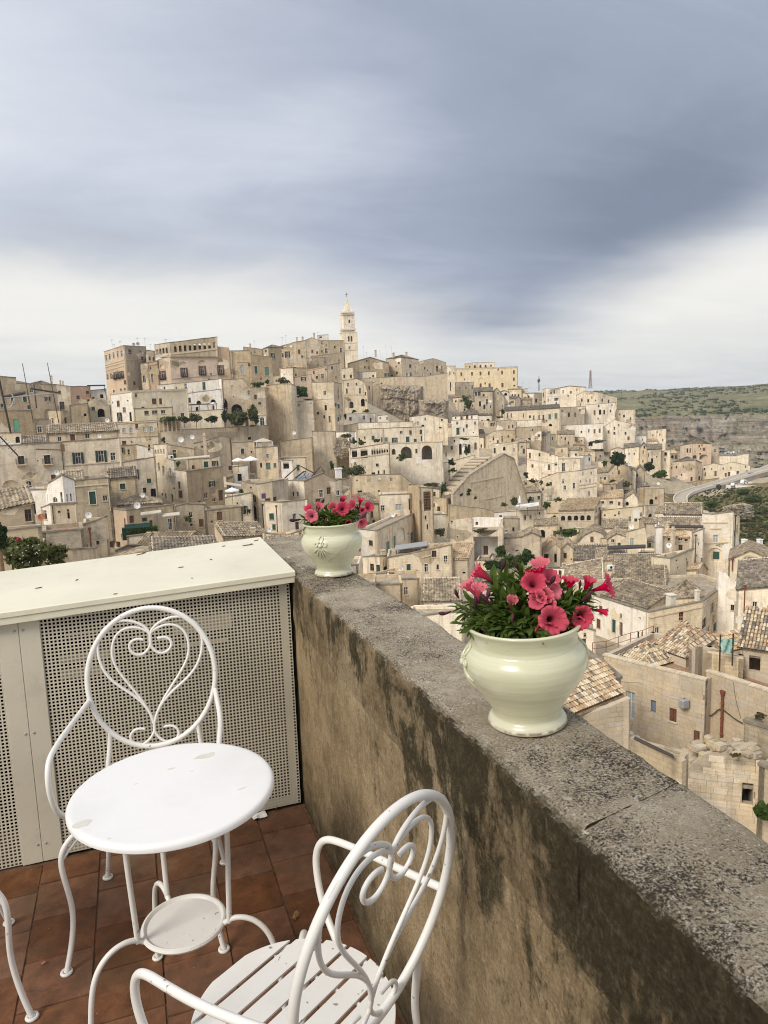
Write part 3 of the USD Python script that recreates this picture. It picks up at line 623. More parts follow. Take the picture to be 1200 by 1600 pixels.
def build_pot(name, label, loc, rotz):
    t = thing(name, label, 'flower pot', loc, rotz)
    p = np.array(PROF[:-3]); p = spline(p, 120)
    v, f = MB().lathe(p, 96).mesh(); v = v.copy()
    v[:, :2] *= (1+.006*(fbm(v*14, 3, 2)-.5))[:, None]
    part(t, 'body', (v, f), GL, True)
    part(t, 'soil', MB().lathe([(.1055, .203), (.08, .207), (.03, .211), (.0, .210)][::-1], 32).mesh(), SOIL, True)
    for sd in (0, math.pi):
        mb = MB()
        def S(u, z, out):      # a point on the belly: sideways u, height z, raised by out
            z = z*.915; out = out*.6
            r = float(np.interp(z, [q[1] for q in PROF[6:29]], [q[0] for q in PROF[6:29]]))+out; a = sd+u/.14
            return np.array([r*math.cos(a), r*math.sin(a), z])
        def blob(u, z, ru, rz, ro, out=.002):
            m = trimesh.creation.icosphere(2); vv = np.array([S(u+x*ru, z+y*rz, out+w*ro) for x, y, w in m.vertices]); mb.add(vv, m.faces)
        blob(0, .160, .009, .009, .010, .006)
        for k in range(6):
            a = math.radians(-150+24*k+0); L = .030
            mb.tube([S(math.cos(a)*q*1.0, .155+math.sin(a)*q*1.25, .004*math.sin(min(1, q/.05)*math.pi)+.001) for q in np.linspace(.008, .048, 9)], np.interp(np.linspace(0, 1, 9), [0, .6, 1], [.0022, .0042, .0016]), 8)
        for sg in (1, -1):
            th = np.linspace(0, 4.2*math.pi/1.5, 26)
            mb.tube([S(sg*(.022+(.013-.0035*q/2)*math.cos(q+2.4)*.9), .166+(.013-.0035*q/2)*math.sin(q+2.4), .004) for q in th/1.6], .0031, 8)
            mb.tube([S(sg*(.004+.007*math.sin(q)), .172+.028*q/math.pi, .004) for q in np.linspace(0, math.pi, 10)], .0031, 8)
        part(t, 'shell_ornament', mb.mesh(), GL, True)
    return t
POT2, POT1 = np.array([.762, 1.268, 1.085]), np.array([.783, 2.865, 1.083])
YP2, YP1 = math.radians(163), math.radians(233)
build_pot('glazed_pot', 'large pale green glazed pot in front on the parapet, petunias spilling from it', POT2, YP2)
build_pot('glazed_pot', 'cracked pale green glazed pot farther back at the cabinet corner', POT1, YP1)
for nm, loc, ry, rx in (('glazed_pot', POT2, -2.6, 0), ('glazed_pot_001', POT1, -1.2, 0)):     # both stand a little crooked on the uneven stone
    x_ = UsdGeom.Xformable(stage.GetPrimAtPath('/World/'+nm)); ops = x_.GetOrderedXformOps(); ro = x_.AddRotateYOp(); ro.Set(float(ry)); x_.SetXformOpOrder([ops[0], ro]+ops[1:])
# hairline crack of the farther pot
pr = np.array(PROF[6:29]); pts = []
for k in range(28):
    q = k/27; z = (.078+.112*q**1.1)*.915+.003*math.sin(q*17); r = float(np.interp(z, pr[:, 1], pr[:, 0]))+.0002; a = math.radians(-118+62*q+2*math.sin(q*23))
    pts.append(POT1+[r*math.cos(a), r*math.sin(a), z])
cr = stage.GetPrimAtPath('/World/glazed_pot_001')
part(cr, 'hairline_crack', (np.array(MB().tube(np.array(pts), .0005, 5).mesh()[0]), MB().tube(np.array(pts), .0005, 5).mesh()[1]), C['wood'])
# (the crack is modelled in world space; bring it into the pot's own space)
def to_local(prim_path, loc, rotz):
    m = UsdGeom.Mesh.Get(stage, prim_path); P = np.array(m.GetPointsAttr().Get())-loc; c, s = math.cos(-rotz), math.sin(-rotz)
    m.GetPointsAttr().Set([Gf.Vec3f(float(x*c-y*s), float(x*s+y*c), float(z)) for x, y, z in P])
to_local('/World/glazed_pot_001/hairline_crack', POT1, YP1)

def petal_mat():
    g = G(); a = g.n('attribute', {'attribute': 'flower'}); sp = g.n('separate_xyz', vector=a+'.vector'); R_, TH = sp+'.x', sp+'.y'
    back = g.n('geometry')+'.backfacing'
    rnd = g.n('object_info')+'.random'
    c = g.ramp(R_, [(0, (.05, .005, .018)), (.22, (.30, .012, .045)), (.55, (.58, .022, .07)), (.85, (.66, .036, .092)), (1, (.70, .075, .13))])
    vein = g.math('power', g.math('absolute', g.math('cosine', g.math('multiply', TH, 12.5))), 14.0)
    c = g.mix(g.math('multiply', vein, .32), c, (.36, .02, .07))
    outer = g.ramp(R_, [(0, (.10, .04, .05)), (.3, (.33, .06, .09)), (.7, (.60, .10, .145)), (1, (.66, .13, .175))])
    outer = g.mix(g.math('multiply', vein, .45), outer, (.33, .05, .10))
    c = g.mix(back, c, outer)
    c = g.n('hsv', {'hue': .5, 'fac': 1.0}, color=c, value=g.rng(rnd, 0, 1, .85, 1.15), saturation=g.rng(rnd, 0, 1, 1.08, .86))+'.color'
    p = g.n('principled_bsdf', {'roughness': .7, 'specular_ior_level': .1}, base_color=c)
    t = g.n('translucent_bsdf', color=c)
    m = g.n('mix_closure', {'fac': .28}, closure1=p+'.BSDF', closure2=t+'.BSDF')
    return g.done('petunia_petals', surface=m+'.closure')
PETAL = petal_mat()
DEADP = leaf_mat('petunia_withered', (.045, .014, .022), (.09, .025, .04), (.15, .05, .07), .15, 60)
BUD = leaf_mat('petunia_bud', (.12, .03, .05), (.2, .06, .08), (.26, .12, .12), .2, 60)
LEAF = leaf_mat('petunia_leaf', (.06, .095, .018), (.155, .22, .045), (.29, .35, .10), .3, 40)
STEM = plain('petunia_stem', (.10, .13, .05), .6, .3, .2)
def frame_of(d):
    d = np.asarray(d, float); d = d/np.linalg.norm(d); a = np.cross(d, [0, 0, 1.]); 
    if np.linalg.norm(a) < 1e-3: a = np.array([1., 0, 0])
    a /= np.linalg.norm(a); return a, np.cross(d, a), d
def funnel(tip, d, size, seed, openness=1.0, twist=0.):
    """A petunia: a narrow tube that flares into a limb of five soft lobes. tip: centre of the mouth, d: where it faces."""
    a, b, d = frame_of(d); rg = np.random.default_rng(seed); nr, nt = 17, 60; R_ = size/2
    V, A = [], []
    fold = rg.uniform(-.22, .22, 5); ph = rg.uniform(0, 6.28)
    for i in range(nr):
        q = i/(nr-1)
        for j in range(nt):
            th = 2*np.pi*j/nt
            lobe = abs(math.cos(2.5*th)); lob = 1-.13*(1-lobe)**2*max(0, (q-.5)*2)
            if q < .5: r = R_*(.075+.22*(q/.5)**1.8); h = -1.35*R_*(1-q/.5)-.0*R_
            else:
                k = (q-.5)/.5; r = R_*(.295+.705*openness*k**.9); h = R_*(.46*math.sin(k*math.pi*.62)+(1-openness)*.8*k)
            h += R_*max(0, q-.6)*2.5*(.055*math.sin(5*th*1.0+ph)+.09*math.sin(13*th+ph*2)*q**3+.10*fold[int(5*j/nt) % 5])
            rr = r*lob*(1+.05*math.sin(2*th+ph)*q)
            V.append(np.asarray(tip)+a*rr*math.cos(th+twist)+b*rr*math.sin(th+twist)+d*(h-.1*R_)); A.append((q, th, 0))
    i, j = np.meshgrid(np.arange(nr-1), np.arange(nt), indexing='ij'); j2 = (j+1) % nt
    F = np.stack([i*nt+j, i*nt+j2, (i+1)*nt+j2, (i+1)*nt+j], -1).reshape(-1, 4)
    F = np.vstack([F[:, [0, 1, 2]], F[:, [0, 2, 3]]])
    return np.array(V), F, np.array(A, np.float32), np.asarray(tip)-d*R_*1.45
def add_flower(parent, *a, **k):
    V, F, A, base = funnel(*a, **k)
    m = part(parent, 'flower', (V, F), PETAL, True)
    UsdGeom.PrimvarsAPI(stage.GetPrimAtPath(m.GetPath())).CreatePrimvar('flower', Sdf.ValueTypeNames.Float3Array, 'vertex').Set([Gf.Vec3f(*map(float, x)) for x in A])
    return base
def leaf(base, d, up, L, wd, bend=.3):
    d = np.asarray(d, float)/np.linalg.norm(d); s = np.cross(d, up); s /= np.linalg.norm(s)+1e-9; n = np.cross(s, d); V = []
    for q, w in ((0, .12), (.25, .75), (.5, 1.), (.78, .66), (1, .0)):
        c = np.asarray(base)+d*L*q-n*bend*L*q*q*.6
        V += [c-s*wd*w/2+n*wd*.14*w, c, c+s*wd*w/2+n*wd*.14*w]
    F = []
    for i in range(4):
        for j in range(2): k = i*3+j; F.append((k, k+1, k+4, k+3))
    return np.array(V), np.array(F)
def petunia(label, pot, flowers, tufts, depth, seed, nleaf_parts, extra):
    t = thing('petunia_plant', label, 'petunia')
    rg = np.random.default_rng(seed); c0 = pot+[0, 0, .206]
    view = (pot-O); view[2] = 0; view /= np.linalg.norm(view); side = np.array([view[1], -view[0], 0])
    def place(px, py, off):      # a point over the pot, "off" metres nearer than its middle
        d = ray(px, py); return O+d*(((pot-O)@view-off)/(d@view))
    stems, leaves = MB(), []
    for (px, py, off, n, sz) in tufts:
        tip = place(px, py, off); foot = c0+(tip-c0)*[.45, .45, 0]
        r = np.linalg.norm((foot-c0)[:2]); 
        if r > .09: foot = c0+(foot-c0)*.09/r
        foot[2] = c0[2]-.01
        mid = (foot+tip)/2+[0, 0, .018]; path = spline([foot, mid, tip], 10); stems.tube(path, .0018, 5)
        ax = path[-1]-path[-3]; ax /= np.linalg.norm(ax)
        n = int(n*1.45)
        for k in range(n):
            q = .30+.70*(k+.5)/n; b = path[min(9, int(q*9))]+(path[min(9, int(q*9)+1)]-path[min(9, int(q*9))])*(q*9 % 1)
            az_ = k*2.4+rg.uniform(-.4, .4); fa, fb, fd = frame_of(ax)
            spread = 1.35-.75*q+rg.uniform(-.2, .25)
            d = fd*math.cos(spread)+(fa*math.cos(az_)+fb*math.sin(az_))*math.sin(spread)+[0, 0, .12]
            ln = sz*1.25*rg.uniform(.75, 1.2)*(1.05-.35*(q-.35))
            leaves.append(leaf(b, d, np.array([0, 0, 1.])+.3*rg.normal(size=3), ln, ln*rg.uniform(.26, .36), rg.uniform(-.1, .7)))
    part(t, 'stems', stems.mesh(), STEM, True)
    leaves.sort(key=lambda l: np.linalg.norm(l[0].mean(0)-O))
    for v, f in leaves[:nleaf_parts]: part(t, 'leaf', (v, f), LEAF, True)
    if leaves[nleaf_parts:]:
        mb = MB()
        for v, f in leaves[nleaf_parts:]: mb.add(v, f)
        part(t, 'small_leaves', mb.mesh(), LEAF, True, kind='stuff')
    calyx = MB()
    for k, (px, py, off, size, ox, oy, oz, opn) in enumerate(flowers):
        tip = place(px, py, off); size *= .92; d = -view*oz+side*ox+np.array([0, 0, 1.])*oy
        base = add_flower(t, tip, d, size, seed*100+k, opn, k*1.3)
        foot = c0+(base-c0)*[.5, .5, 0]; 
        calyx.tube(spline([foot, (foot+base)/2+[0, 0, .012], base], 9), .0016, 5)
        a_, b_, d_ = frame_of(d)
        for m in range(5):
            an = m*1.2566; e = a_*math.cos(an)+b_*math.sin(an); calyx.add(*leaf(base-d_*.001, d_*.8+e*.6, e, .017, .005, 0))
    part(t, 'flower_stalks', calyx.mesh(), STEM, True)
    for k, (px, py, off, ln, dx, dy, mt) in enumerate(extra):      # buds and withered blooms
        b = place(px, py, off); d = side*dx+np.array([0, 0, 1.])*dy-view*.1; d /= np.linalg.norm(d)
        part(t, 'withered_flower' if mt else 'bud', MB().tube(np.array([b+d*ln*q+[0, 0, -.004*math.sin(q*3)] for q in np.linspace(0, 1, 8)]), np.array([.0015, .003, .0035, .004, .0055, .0065, .005, .001])*(ln/.04), 8).mesh(), DEADP if mt else BUD, True)
    return t
# the near plant; flowers: pixel, nearer by, width, facing (right, up, towards the viewer), openness
F2 = [(838, 900, .015, .060, -.25, 1., -.15, .75), (833, 912, .03, .058, .1, .55, .75, .95), (845, 886, -.01, .055, -.2, .9, .3, .8), (858, 905, 0, .054, .45, .65, .4, .9),
      (862, 968, .075, .066, .3, .2, .95, 1.), (853, 980, .07, .06, .1, -.35, .9, .8), (735, 918, 0, .054, -.55, .85, .1, .7), (748, 925, .02, .052, .1, 1., .25, .7), (752, 897, -.03, .056, -.75, .55, .1, .6),
      (800, 942, .05, .040, .1, .75, .5, .6), (908, 963, .03, .056, .2, .1, .95, .9), (903, 970, .02, .05, -.2, -.3, .9, .8), (890, 913, -.02, .05, .1, 1., .1, .7), (918, 913, -.01, .045, .3, .85, .2, .6),
      (946, 917, 0, .056, .9, .35, .25, .95), (940, 955, 0, .032, .95, -.15, .3, .4), (850, 932, .04, .048, .1, .4, .8, .8), (843, 938, .05, .05, -.4, .3, .7, .9), (862, 925, .02, .048, .5, .4, .6, .9), (855, 942, .045, .046, .1, .1, .9, .75)]
T2 = [(725, 960, .01, 16, .032), (740, 975, .05, 16, .03), (760, 985, .07, 18, .03), (785, 985, .08, 20, .032), (805, 990, .09, 20, .03), (830, 985, .08, 18, .032), (770, 955, .04, 20, .034), (800, 960, .05, 22, .034), (745, 945, .0, 16, .03),
      (775, 925, .0, 20, .034), (790, 905, -.02, 20, .036), (810, 920, .01, 18, .034), (815, 895, -.01, 18, .034), (835, 930, .03, 16, .032), (795, 935, .03, 18, .03), (712, 950, -.01, 10, .026), (718, 975, .03, 10, .025), (765, 900, -.04, 14, .032),
      (880, 955, .05, 18, .03), (890, 935, .01, 18, .032), (905, 930, 0, 16, .03), (920, 935, 0, 14, .028), (925, 925, -.02, 12, .026), (885, 975, .06, 12, .028), (870, 945, .03, 16, .03), (880, 915, -.02, 14, .03), (820, 965, .06, 20, .032), (845, 960, .05, 18, .03),
      (778, 970, .06, 18, .03), (755, 965, .03, 16, .03), (895, 950, .03, 14, .03), (820, 940, .03, 18, .032), (785, 945, .02, 18, .034), (730, 985, .05, 10, .026), (915, 945, .01, 12, .026), (800, 1000, .10, 12, .026), (850, 990, .09, 10, .026), (730, 940, -.03, 14, .03)]
X2 = [(782, 893, -.01, .03, .3, .8, 1), (812, 893, 0, .026, -.3, .8, 1), (770, 945, .05, .035, -.5, .5, 1), (800, 972, .08, .02, .1, .9, 0), (705, 955, 0, .028, -1, -.1, 1), (866, 970, .06, .055, .1, -1, 1), (815, 995, .1, .022, .1, -1, 1), (718, 935, 0, .024, -.3, .7, 1), (908, 940, .02, .03, .5, .6, 1), (855, 915, .03, .03, .2, .3, 1), (742, 952, .03, .03, .1, 1, 1), (760, 938, .03, .03, .2, .9, 0), (745, 978, .06, .03, .9, -.3, 1), (905, 920, 0, .02, .1, .9, 1)]
petunia('rose pink petunia with many open blooms growing in the large front pot', POT2, F2, T2, .1, 11, 300, X2)
F1 = [(484, 796, 0, .055, -.4, .6, .5, .8), (487, 806, .06, .062, -.05, .15, 1., 1.), (499, 792, 0, .05, .3, .8, .4, .8), (521, 793, 0, .055, -.3, .4, .8, .9), (535, 795, .04, .066, .1, .15, 1., 1.), (537, 781, -.03, .045, .1, 1., .3, .7), (552, 790, .02, .06, -.5, .4, .6, .8), (563, 783, -.02, .05, .2, .9, .2, .8), (575, 793, 0, .058, .4, .4, .7, .9), (544, 817, .07, .05, .1, -.2, .9, .7), (565, 816, .06, .056, .4, -.3, .8, .9), (526, 800, .03, .05, -.5, 0, .8, .8), (566, 797, .03, .04, .2, 0, .9, .7)]
T1 = [(475, 812, .0, 18, .034), (485, 818, .06, 18, .032), (500, 818, .08, 20, .032), (515, 818, .09, 20, .032), (530, 818, .09, 20, .032), (545, 810, .07, 18, .03), (557, 805, .03, 18, .03), (500, 805, .03, 20, .036), (515, 803, .02, 20, .036), (530, 806, .04, 20, .034), (545, 800, .0, 18, .034), (510, 797, -.03, 18, .034), (550, 795, -.04, 16, .034), (490, 808, -.02, 18, .034), (480, 820, .04, 14, .03), (525, 812, .06, 18, .03), (540, 815, .06, 14, .03), (565, 800, -.01, 12, .03), (520, 795, -.05, 16, .034)]
X1 = [(470, 811, 0, .05, -1, .0, 1), (508, 819, .1, .03, .1, .5, 0), (519, 824, .1, .04, .1, -1, 1), (560, 812, .06, .05, .4, .4, 0), (498, 790, -.02, .04, .5, .6, 1)]
petunia('rose pink petunia in the farther cracked pot', POT1, F1, T1, .1, 23, 0, X1)
# ================================================================ the old town: building kit
BASES, RECTS = [], []          # ground points (world) and facade rectangles (pixels), for the terrain and for filling gaps
COVER = np.full((1600, 1200), 1e9)
Zh = np.array([0, 0, 1.])
def horiz(v): return np.array([v[0], v[1], 0.])
def unit(v): v = np.asarray(v, float); return v/(np.linalg.norm(v)+1e-12)

def tiled(mb, A, B, Ct, D, pitch, amp=None, rows=None, seed=0):
    """A slope of pan tiles: A-B is the eave, D-C the ridge; real ripples and courses."""
    A, B, Ct, D = (np.asarray(x, float) for x in (A, B, Ct, D))
    w = max(np.linalg.norm(B-A), np.linalg.norm(Ct-D)); h = np.linalg.norm((D+Ct)/2-(A+B)/2)
    n = unit(np.cross(B-A, D-A) if np.linalg.norm(D-A) > 1e-6 else np.cross(B-A, Ct-A)); n = n if n[2] > 0 else -n
    amp = pitch*.2 if amp is None else amp
    nr = int(min(90, max(2, w/pitch))); rows = rows or int(min(14, max(2, h/(pitch*2.2))))
    rg = np.random.default_rng(abs(int(seed)))
    us = np.linspace(0, 1, nr*2+1); V = []
    for r in range(rows):
        for e in (0, 1):
            v = (r+e)/rows
            base = (A*(1-us)[:, None]+B*us[:, None])*(1-v)+(D*(1-us)[:, None]+Ct*us[:, None])*v
            off = amp*np.where(np.arange(len(us)) % 2, 1, -.6)+rg.normal(0, amp*.28, len(us))+(amp*.7 if e == 0 else 0)
            V.append(base+n*off[:, None])
    V = np.array(V); R_, m = V.shape[:2]
    i, j = np.meshgrid(np.arange(R_-1), np.arange(m-1), indexing='ij')
    mb.add(V.reshape(-1, 3), np.stack([i*m+j, i*m+j+1, (i+1)*m+j+1, (i+1)*m+j], -1).reshape(-1, 4))
    d = n*.14
    mb.hexa(np.array([A-d*1.6, B-d*1.6, Ct-d*1.6, D-d*1.6]), np.array([A-d*.6, B-d*.6, Ct-d*.6, D-d*.6]))

class Facade:
    """An upright wall plane from plan corner A to B; openings are cut through it, frames and leaves stand in them."""
    def __init__(s, A, B, top, z0, th=.35):
        s.A, s.B = horiz(A), horiz(B); s.L = np.linalg.norm(s.B-s.A); s.t = unit(s.B-s.A)
        s.n = np.cross(s.t, Zh); s.n = s.n if s.n@(horiz(O)-s.A) > 0 else -s.n
        s.top, s.z0, s.th, s.holes = top, z0, th, []        # top: list of (u, z)
    def P(s, u, z, w=0.): return s.A+s.t*u+Zh*z+s.n*w
    def hit(s, px, py):
        d = ray(px, py); k = ((s.A-O)@s.n)/(d@s.n); p = O+d*k; return (p-s.A)@s.t, p[2], k > 0
    def box(s, mb, u0, u1, z0, z1, w0, w1):
        c = [s.P(u0, z0, w0), s.P(u1, z0, w0), s.P(u1, z0, w1), s.P(u0, z0, w1)]; mb.hexa(np.array(c), np.array(c)+[0, 0, z1-z0]); return mb
    def shape(s, u, z, w, h, arch):
        if not arch: return sbox(u-w/2, z-h/2, u+w/2, z+h/2)
        r = min(w/2, h*.6); zc = z+h/2-r; k = np.linspace(0, np.pi, 13)
        return Polygon([(u-w/2, z-h/2), (u+w/2, z-h/2)]+[(u+w/2*math.cos(a), zc+r*math.sin(a)) for a in k])
    def wall(s):
        pts = [(0, s.z0), (s.L, s.z0)]+[(u, z) for u, z in s.top[::-1]]
        p = Polygon(pts).buffer(0)
        for h in s.holes: p = p.difference(h)
        mb = MB()
        for g in getattr(p, 'geoms', [p]):
            if g.area < .02: continue
            m = extrude(g, s.th); v = np.asarray(m.vertices)
            mb.add(s.A+np.outer(v[:, 0], s.t)+np.outer(v[:, 1], Zh)-np.outer(s.th-v[:, 2], s.n), m.faces if np.linalg.det(np.array([s.t, Zh, s.n])) > 0 else m.faces[:, ::-1])
        return mb.mesh()
    def plate(s, poly, w0, w1):
        m = extrude(poly, abs(w1-w0)); v = np.asarray(m.vertices); w = min(w0, w1)+v[:, 2]
        return s.A+np.outer(v[:, 0], s.t)+np.outer(v[:, 1], Zh)+np.outer(w, s.n), np.asarray(m.faces) if np.linalg.det(np.array([s.t, Zh, s.n])) > 0 else np.asarray(m.faces)[:, ::-1]
    def topz(s, u): return float(np.interp(u, [q[0] for q in s.top], [q[1] for q in s.top]))

def opening(parent, f, kind, px, py, wp, hp, rg, wallmat):
    u, z, ok = f.hit(px, py); u0, _, _ = f.hit(px-wp/2, py); u1, _, _ = f.hit(px+wp/2, py); _, z1, _ = f.hit(px, py-hp/2); _, z0, _ = f.hit(px, py+hp/2)
    w, h = abs(u1-u0), abs(z1-z0)
    if u < .12 or u > f.L-.12: return
    w = min(w, 2*min(u, f.L-u)-.14)
    if w < .1: return
    h = min(h, max(.3, 2*(f.topz(u)-.12-z)))
    arch = kind in 'aAcCpB'
    shp = f.shape(u, z, w, h, arch)
    if any(shp.intersects(q) for q in f.holes): return
    f.holes.append(shp)
    a0, a1, b0, b1 = u-w/2, u+w/2, z-h/2, z+h/2; t = min(.13, w*.14)
    if kind in 'aB':                                                # a dark arch: reveal and depth only, a pale surround
        if kind == 'a' and h > .8: part(parent, 'arch_surround', f.plate(f.shape(u, z+t*.5, w+2*t, h+t, True).difference(shp), -.02, .035), wallmat)
        return
    if kind == 'A': part(parent, 'arch_recess', f.plate(shp, -.34, -.27), wallmat); return
    if kind in 'oO': return                                         # a plain unglazed opening
    door = kind in 'dDV'
    mb = MB()
    if kind in 'wkcCsSPvVhq':
        fr = C['frame'] if kind in 'kcsSPC' or rg.random() < .35 else C['wood']
        inner = f.shape(u, z, w-2*t*.6, h-2*t*.6, arch)
        v, fc = f.plate(shp.difference(inner), -.22, -.14); mb.add(v, fc)
        if w > .5: f.box(mb, u-.03, u+.03, b0+t*.6, b1-t*.6-(w*.0), -.2, -.13)
        if h > 1.1: f.box(mb, a0+t*.6, u-.031, z+h*.12-.025, z+h*.12+.025, -.2, -.135); f.box(mb, u+.031, a1-t*.6, z+h*.12-.025, z+h*.12+.025, -.2, -.135)
        win = part(parent, 'window', mb.mesh(), fr)
        part(win, 'pane', f.plate(inner, -.19, -.17), C['light_pane'] if kind in 'cq' else C['pane'])
    elif kind in 'gGbDdnVyL':
        m = {'g': C['green'], 'G': C['lgreen'], 'b': C['brown'], 'D': C['green'], 'd': C['wood'] if rg.random() < .35 else C['dark'], 'n': C['bgreen'], 'V': C['green'], 'y': C['purple'], 'L': C['wood']}[kind]
        if kind == 'L':
            for k in range(5): f.box(mb, a0+w*(k+.35)/5, a0+w*(k+.65)/5, b0, b1, -.12, -.02)
            for k in range(7): f.box(mb, a0, a1, b0+h*(k+.3)/7, b0+h*(k+.6)/7, -.019, .02)
            win = part(parent, 'lattice', mb.mesh(), m)
        else:
            d0 = -.22 if door else -.10
            f.box(mb, a0+.01, u-.012, b0+.01, b1-.01, d0-.05, d0); f.box(mb, u+.012, a1-.01, b0+.01, b1-.01, d0-.05, d0)
            for k in range(int(min(12, h/.16))):
                zz = b0+.08+k*(h-.14)/max(1, int(min(12, h/.16)))
                f.box(mb, a0+.06, u-.05, zz, zz+.06, d0+.002, d0+.02); f.box(mb, u+.05, a1-.06, zz, zz+.06, d0+.002, d0+.02)
            win = part(parent, 'door' if door else 'shutter', mb.mesh(), m)
    else: return
    if kind in 'kPsSVgcvn' and h > .9 and not arch:
        mb = MB(); f.box(mb, a0-t, a0, b0, b1, -.03, .03); f.box(mb, a1, a1+t, b0, b1, -.03, .03); f.box(mb, a0-t*1.3, a1+t*1.3, b1, b1+t*1.2, -.03, .05)
        part(win, 'surround', mb.mesh(), C['trim_white'] if kind in 'kVg' else C['trim'])
    if kind in 'wkgsbcn' and w > .3 and not door: mb = MB(); f.box(mb, a0-.08, a1+.08, b0-.1, b0, -.1, .1); part(win, 'sill', mb.mesh(), C['trim'])
    if kind in 'sSP':
        m = C['brown'] if kind == 'P' else C['dgreen']
        for q in (-1, 1):
            mb = MB(); ua = u+q*(w/2+.02); ub = u+q*(w*.96); f.box(mb, min(ua, ub), max(ua, ub), b0, b1, .052, .1)
            part(win, 'shutter', mb.mesh(), m)
    if kind in 'PvVh':
        ww = w*(1.9 if kind == 'P' else 1.7); dp = .75
        mb = MB(); f.box(mb, u-ww/2, u+ww/2, b0-.14, b0, 0, dp)
        for q in np.linspace(-.4, .4, 4 if kind == 'P' else 2): f.box(mb, u+q*ww-.06, u+q*ww+.06, b0-.5, b0-.141, 0, dp*.7)
        bal = part(parent, 'balcony', mb.mesh(), C['trim'] if kind != 'P' else C['iron'])
        mb = MB(); k = 14
        for q in range(k): uu = u-ww/2+.03+(ww-.06)*q/(k-1); f.box(mb, uu-.015, uu+.015, b0, b0+.9, dp-.06, dp-.03)
        for e in (-1, 1):
            for q in range(4): f.box(mb, u+e*(ww/2-.03)-.015, u+e*(ww/2-.03)+.015, b0, b0+.9, .05+q*.17, .08+q*.17)
        f.box(mb, u-ww/2, u+ww/2, b0+.9, b0+.94, dp-.07, dp-.02)
        f.box(mb, u-ww/2, u-ww/2+.04, b0+.9, b0+.94, 0, dp-.07); f.box(mb, u+ww/2-.04, u+ww/2, b0+.9, b0+.94, 0, dp-.07)
        part(bal, 'railing', mb.mesh(), C['iron'] if kind != 'v' else C['metal'])

def parse(wins):
    out = []
    for tok in wins.split(';'):
        tok = tok.strip()
        if not tok: continue
        k, v = tok[0], [float(x) for x in tok[1:].split(',')]
        n = int(v[4]) if len(v) > 4 else 1                          # repeats: n, dx, dy
        for i in range(n): out.append((k, v[0]+i*(v[5] if n > 1 else 0), v[1]+i*(v[6] if n > 1 else 0), v[2], v[3]))
    return out

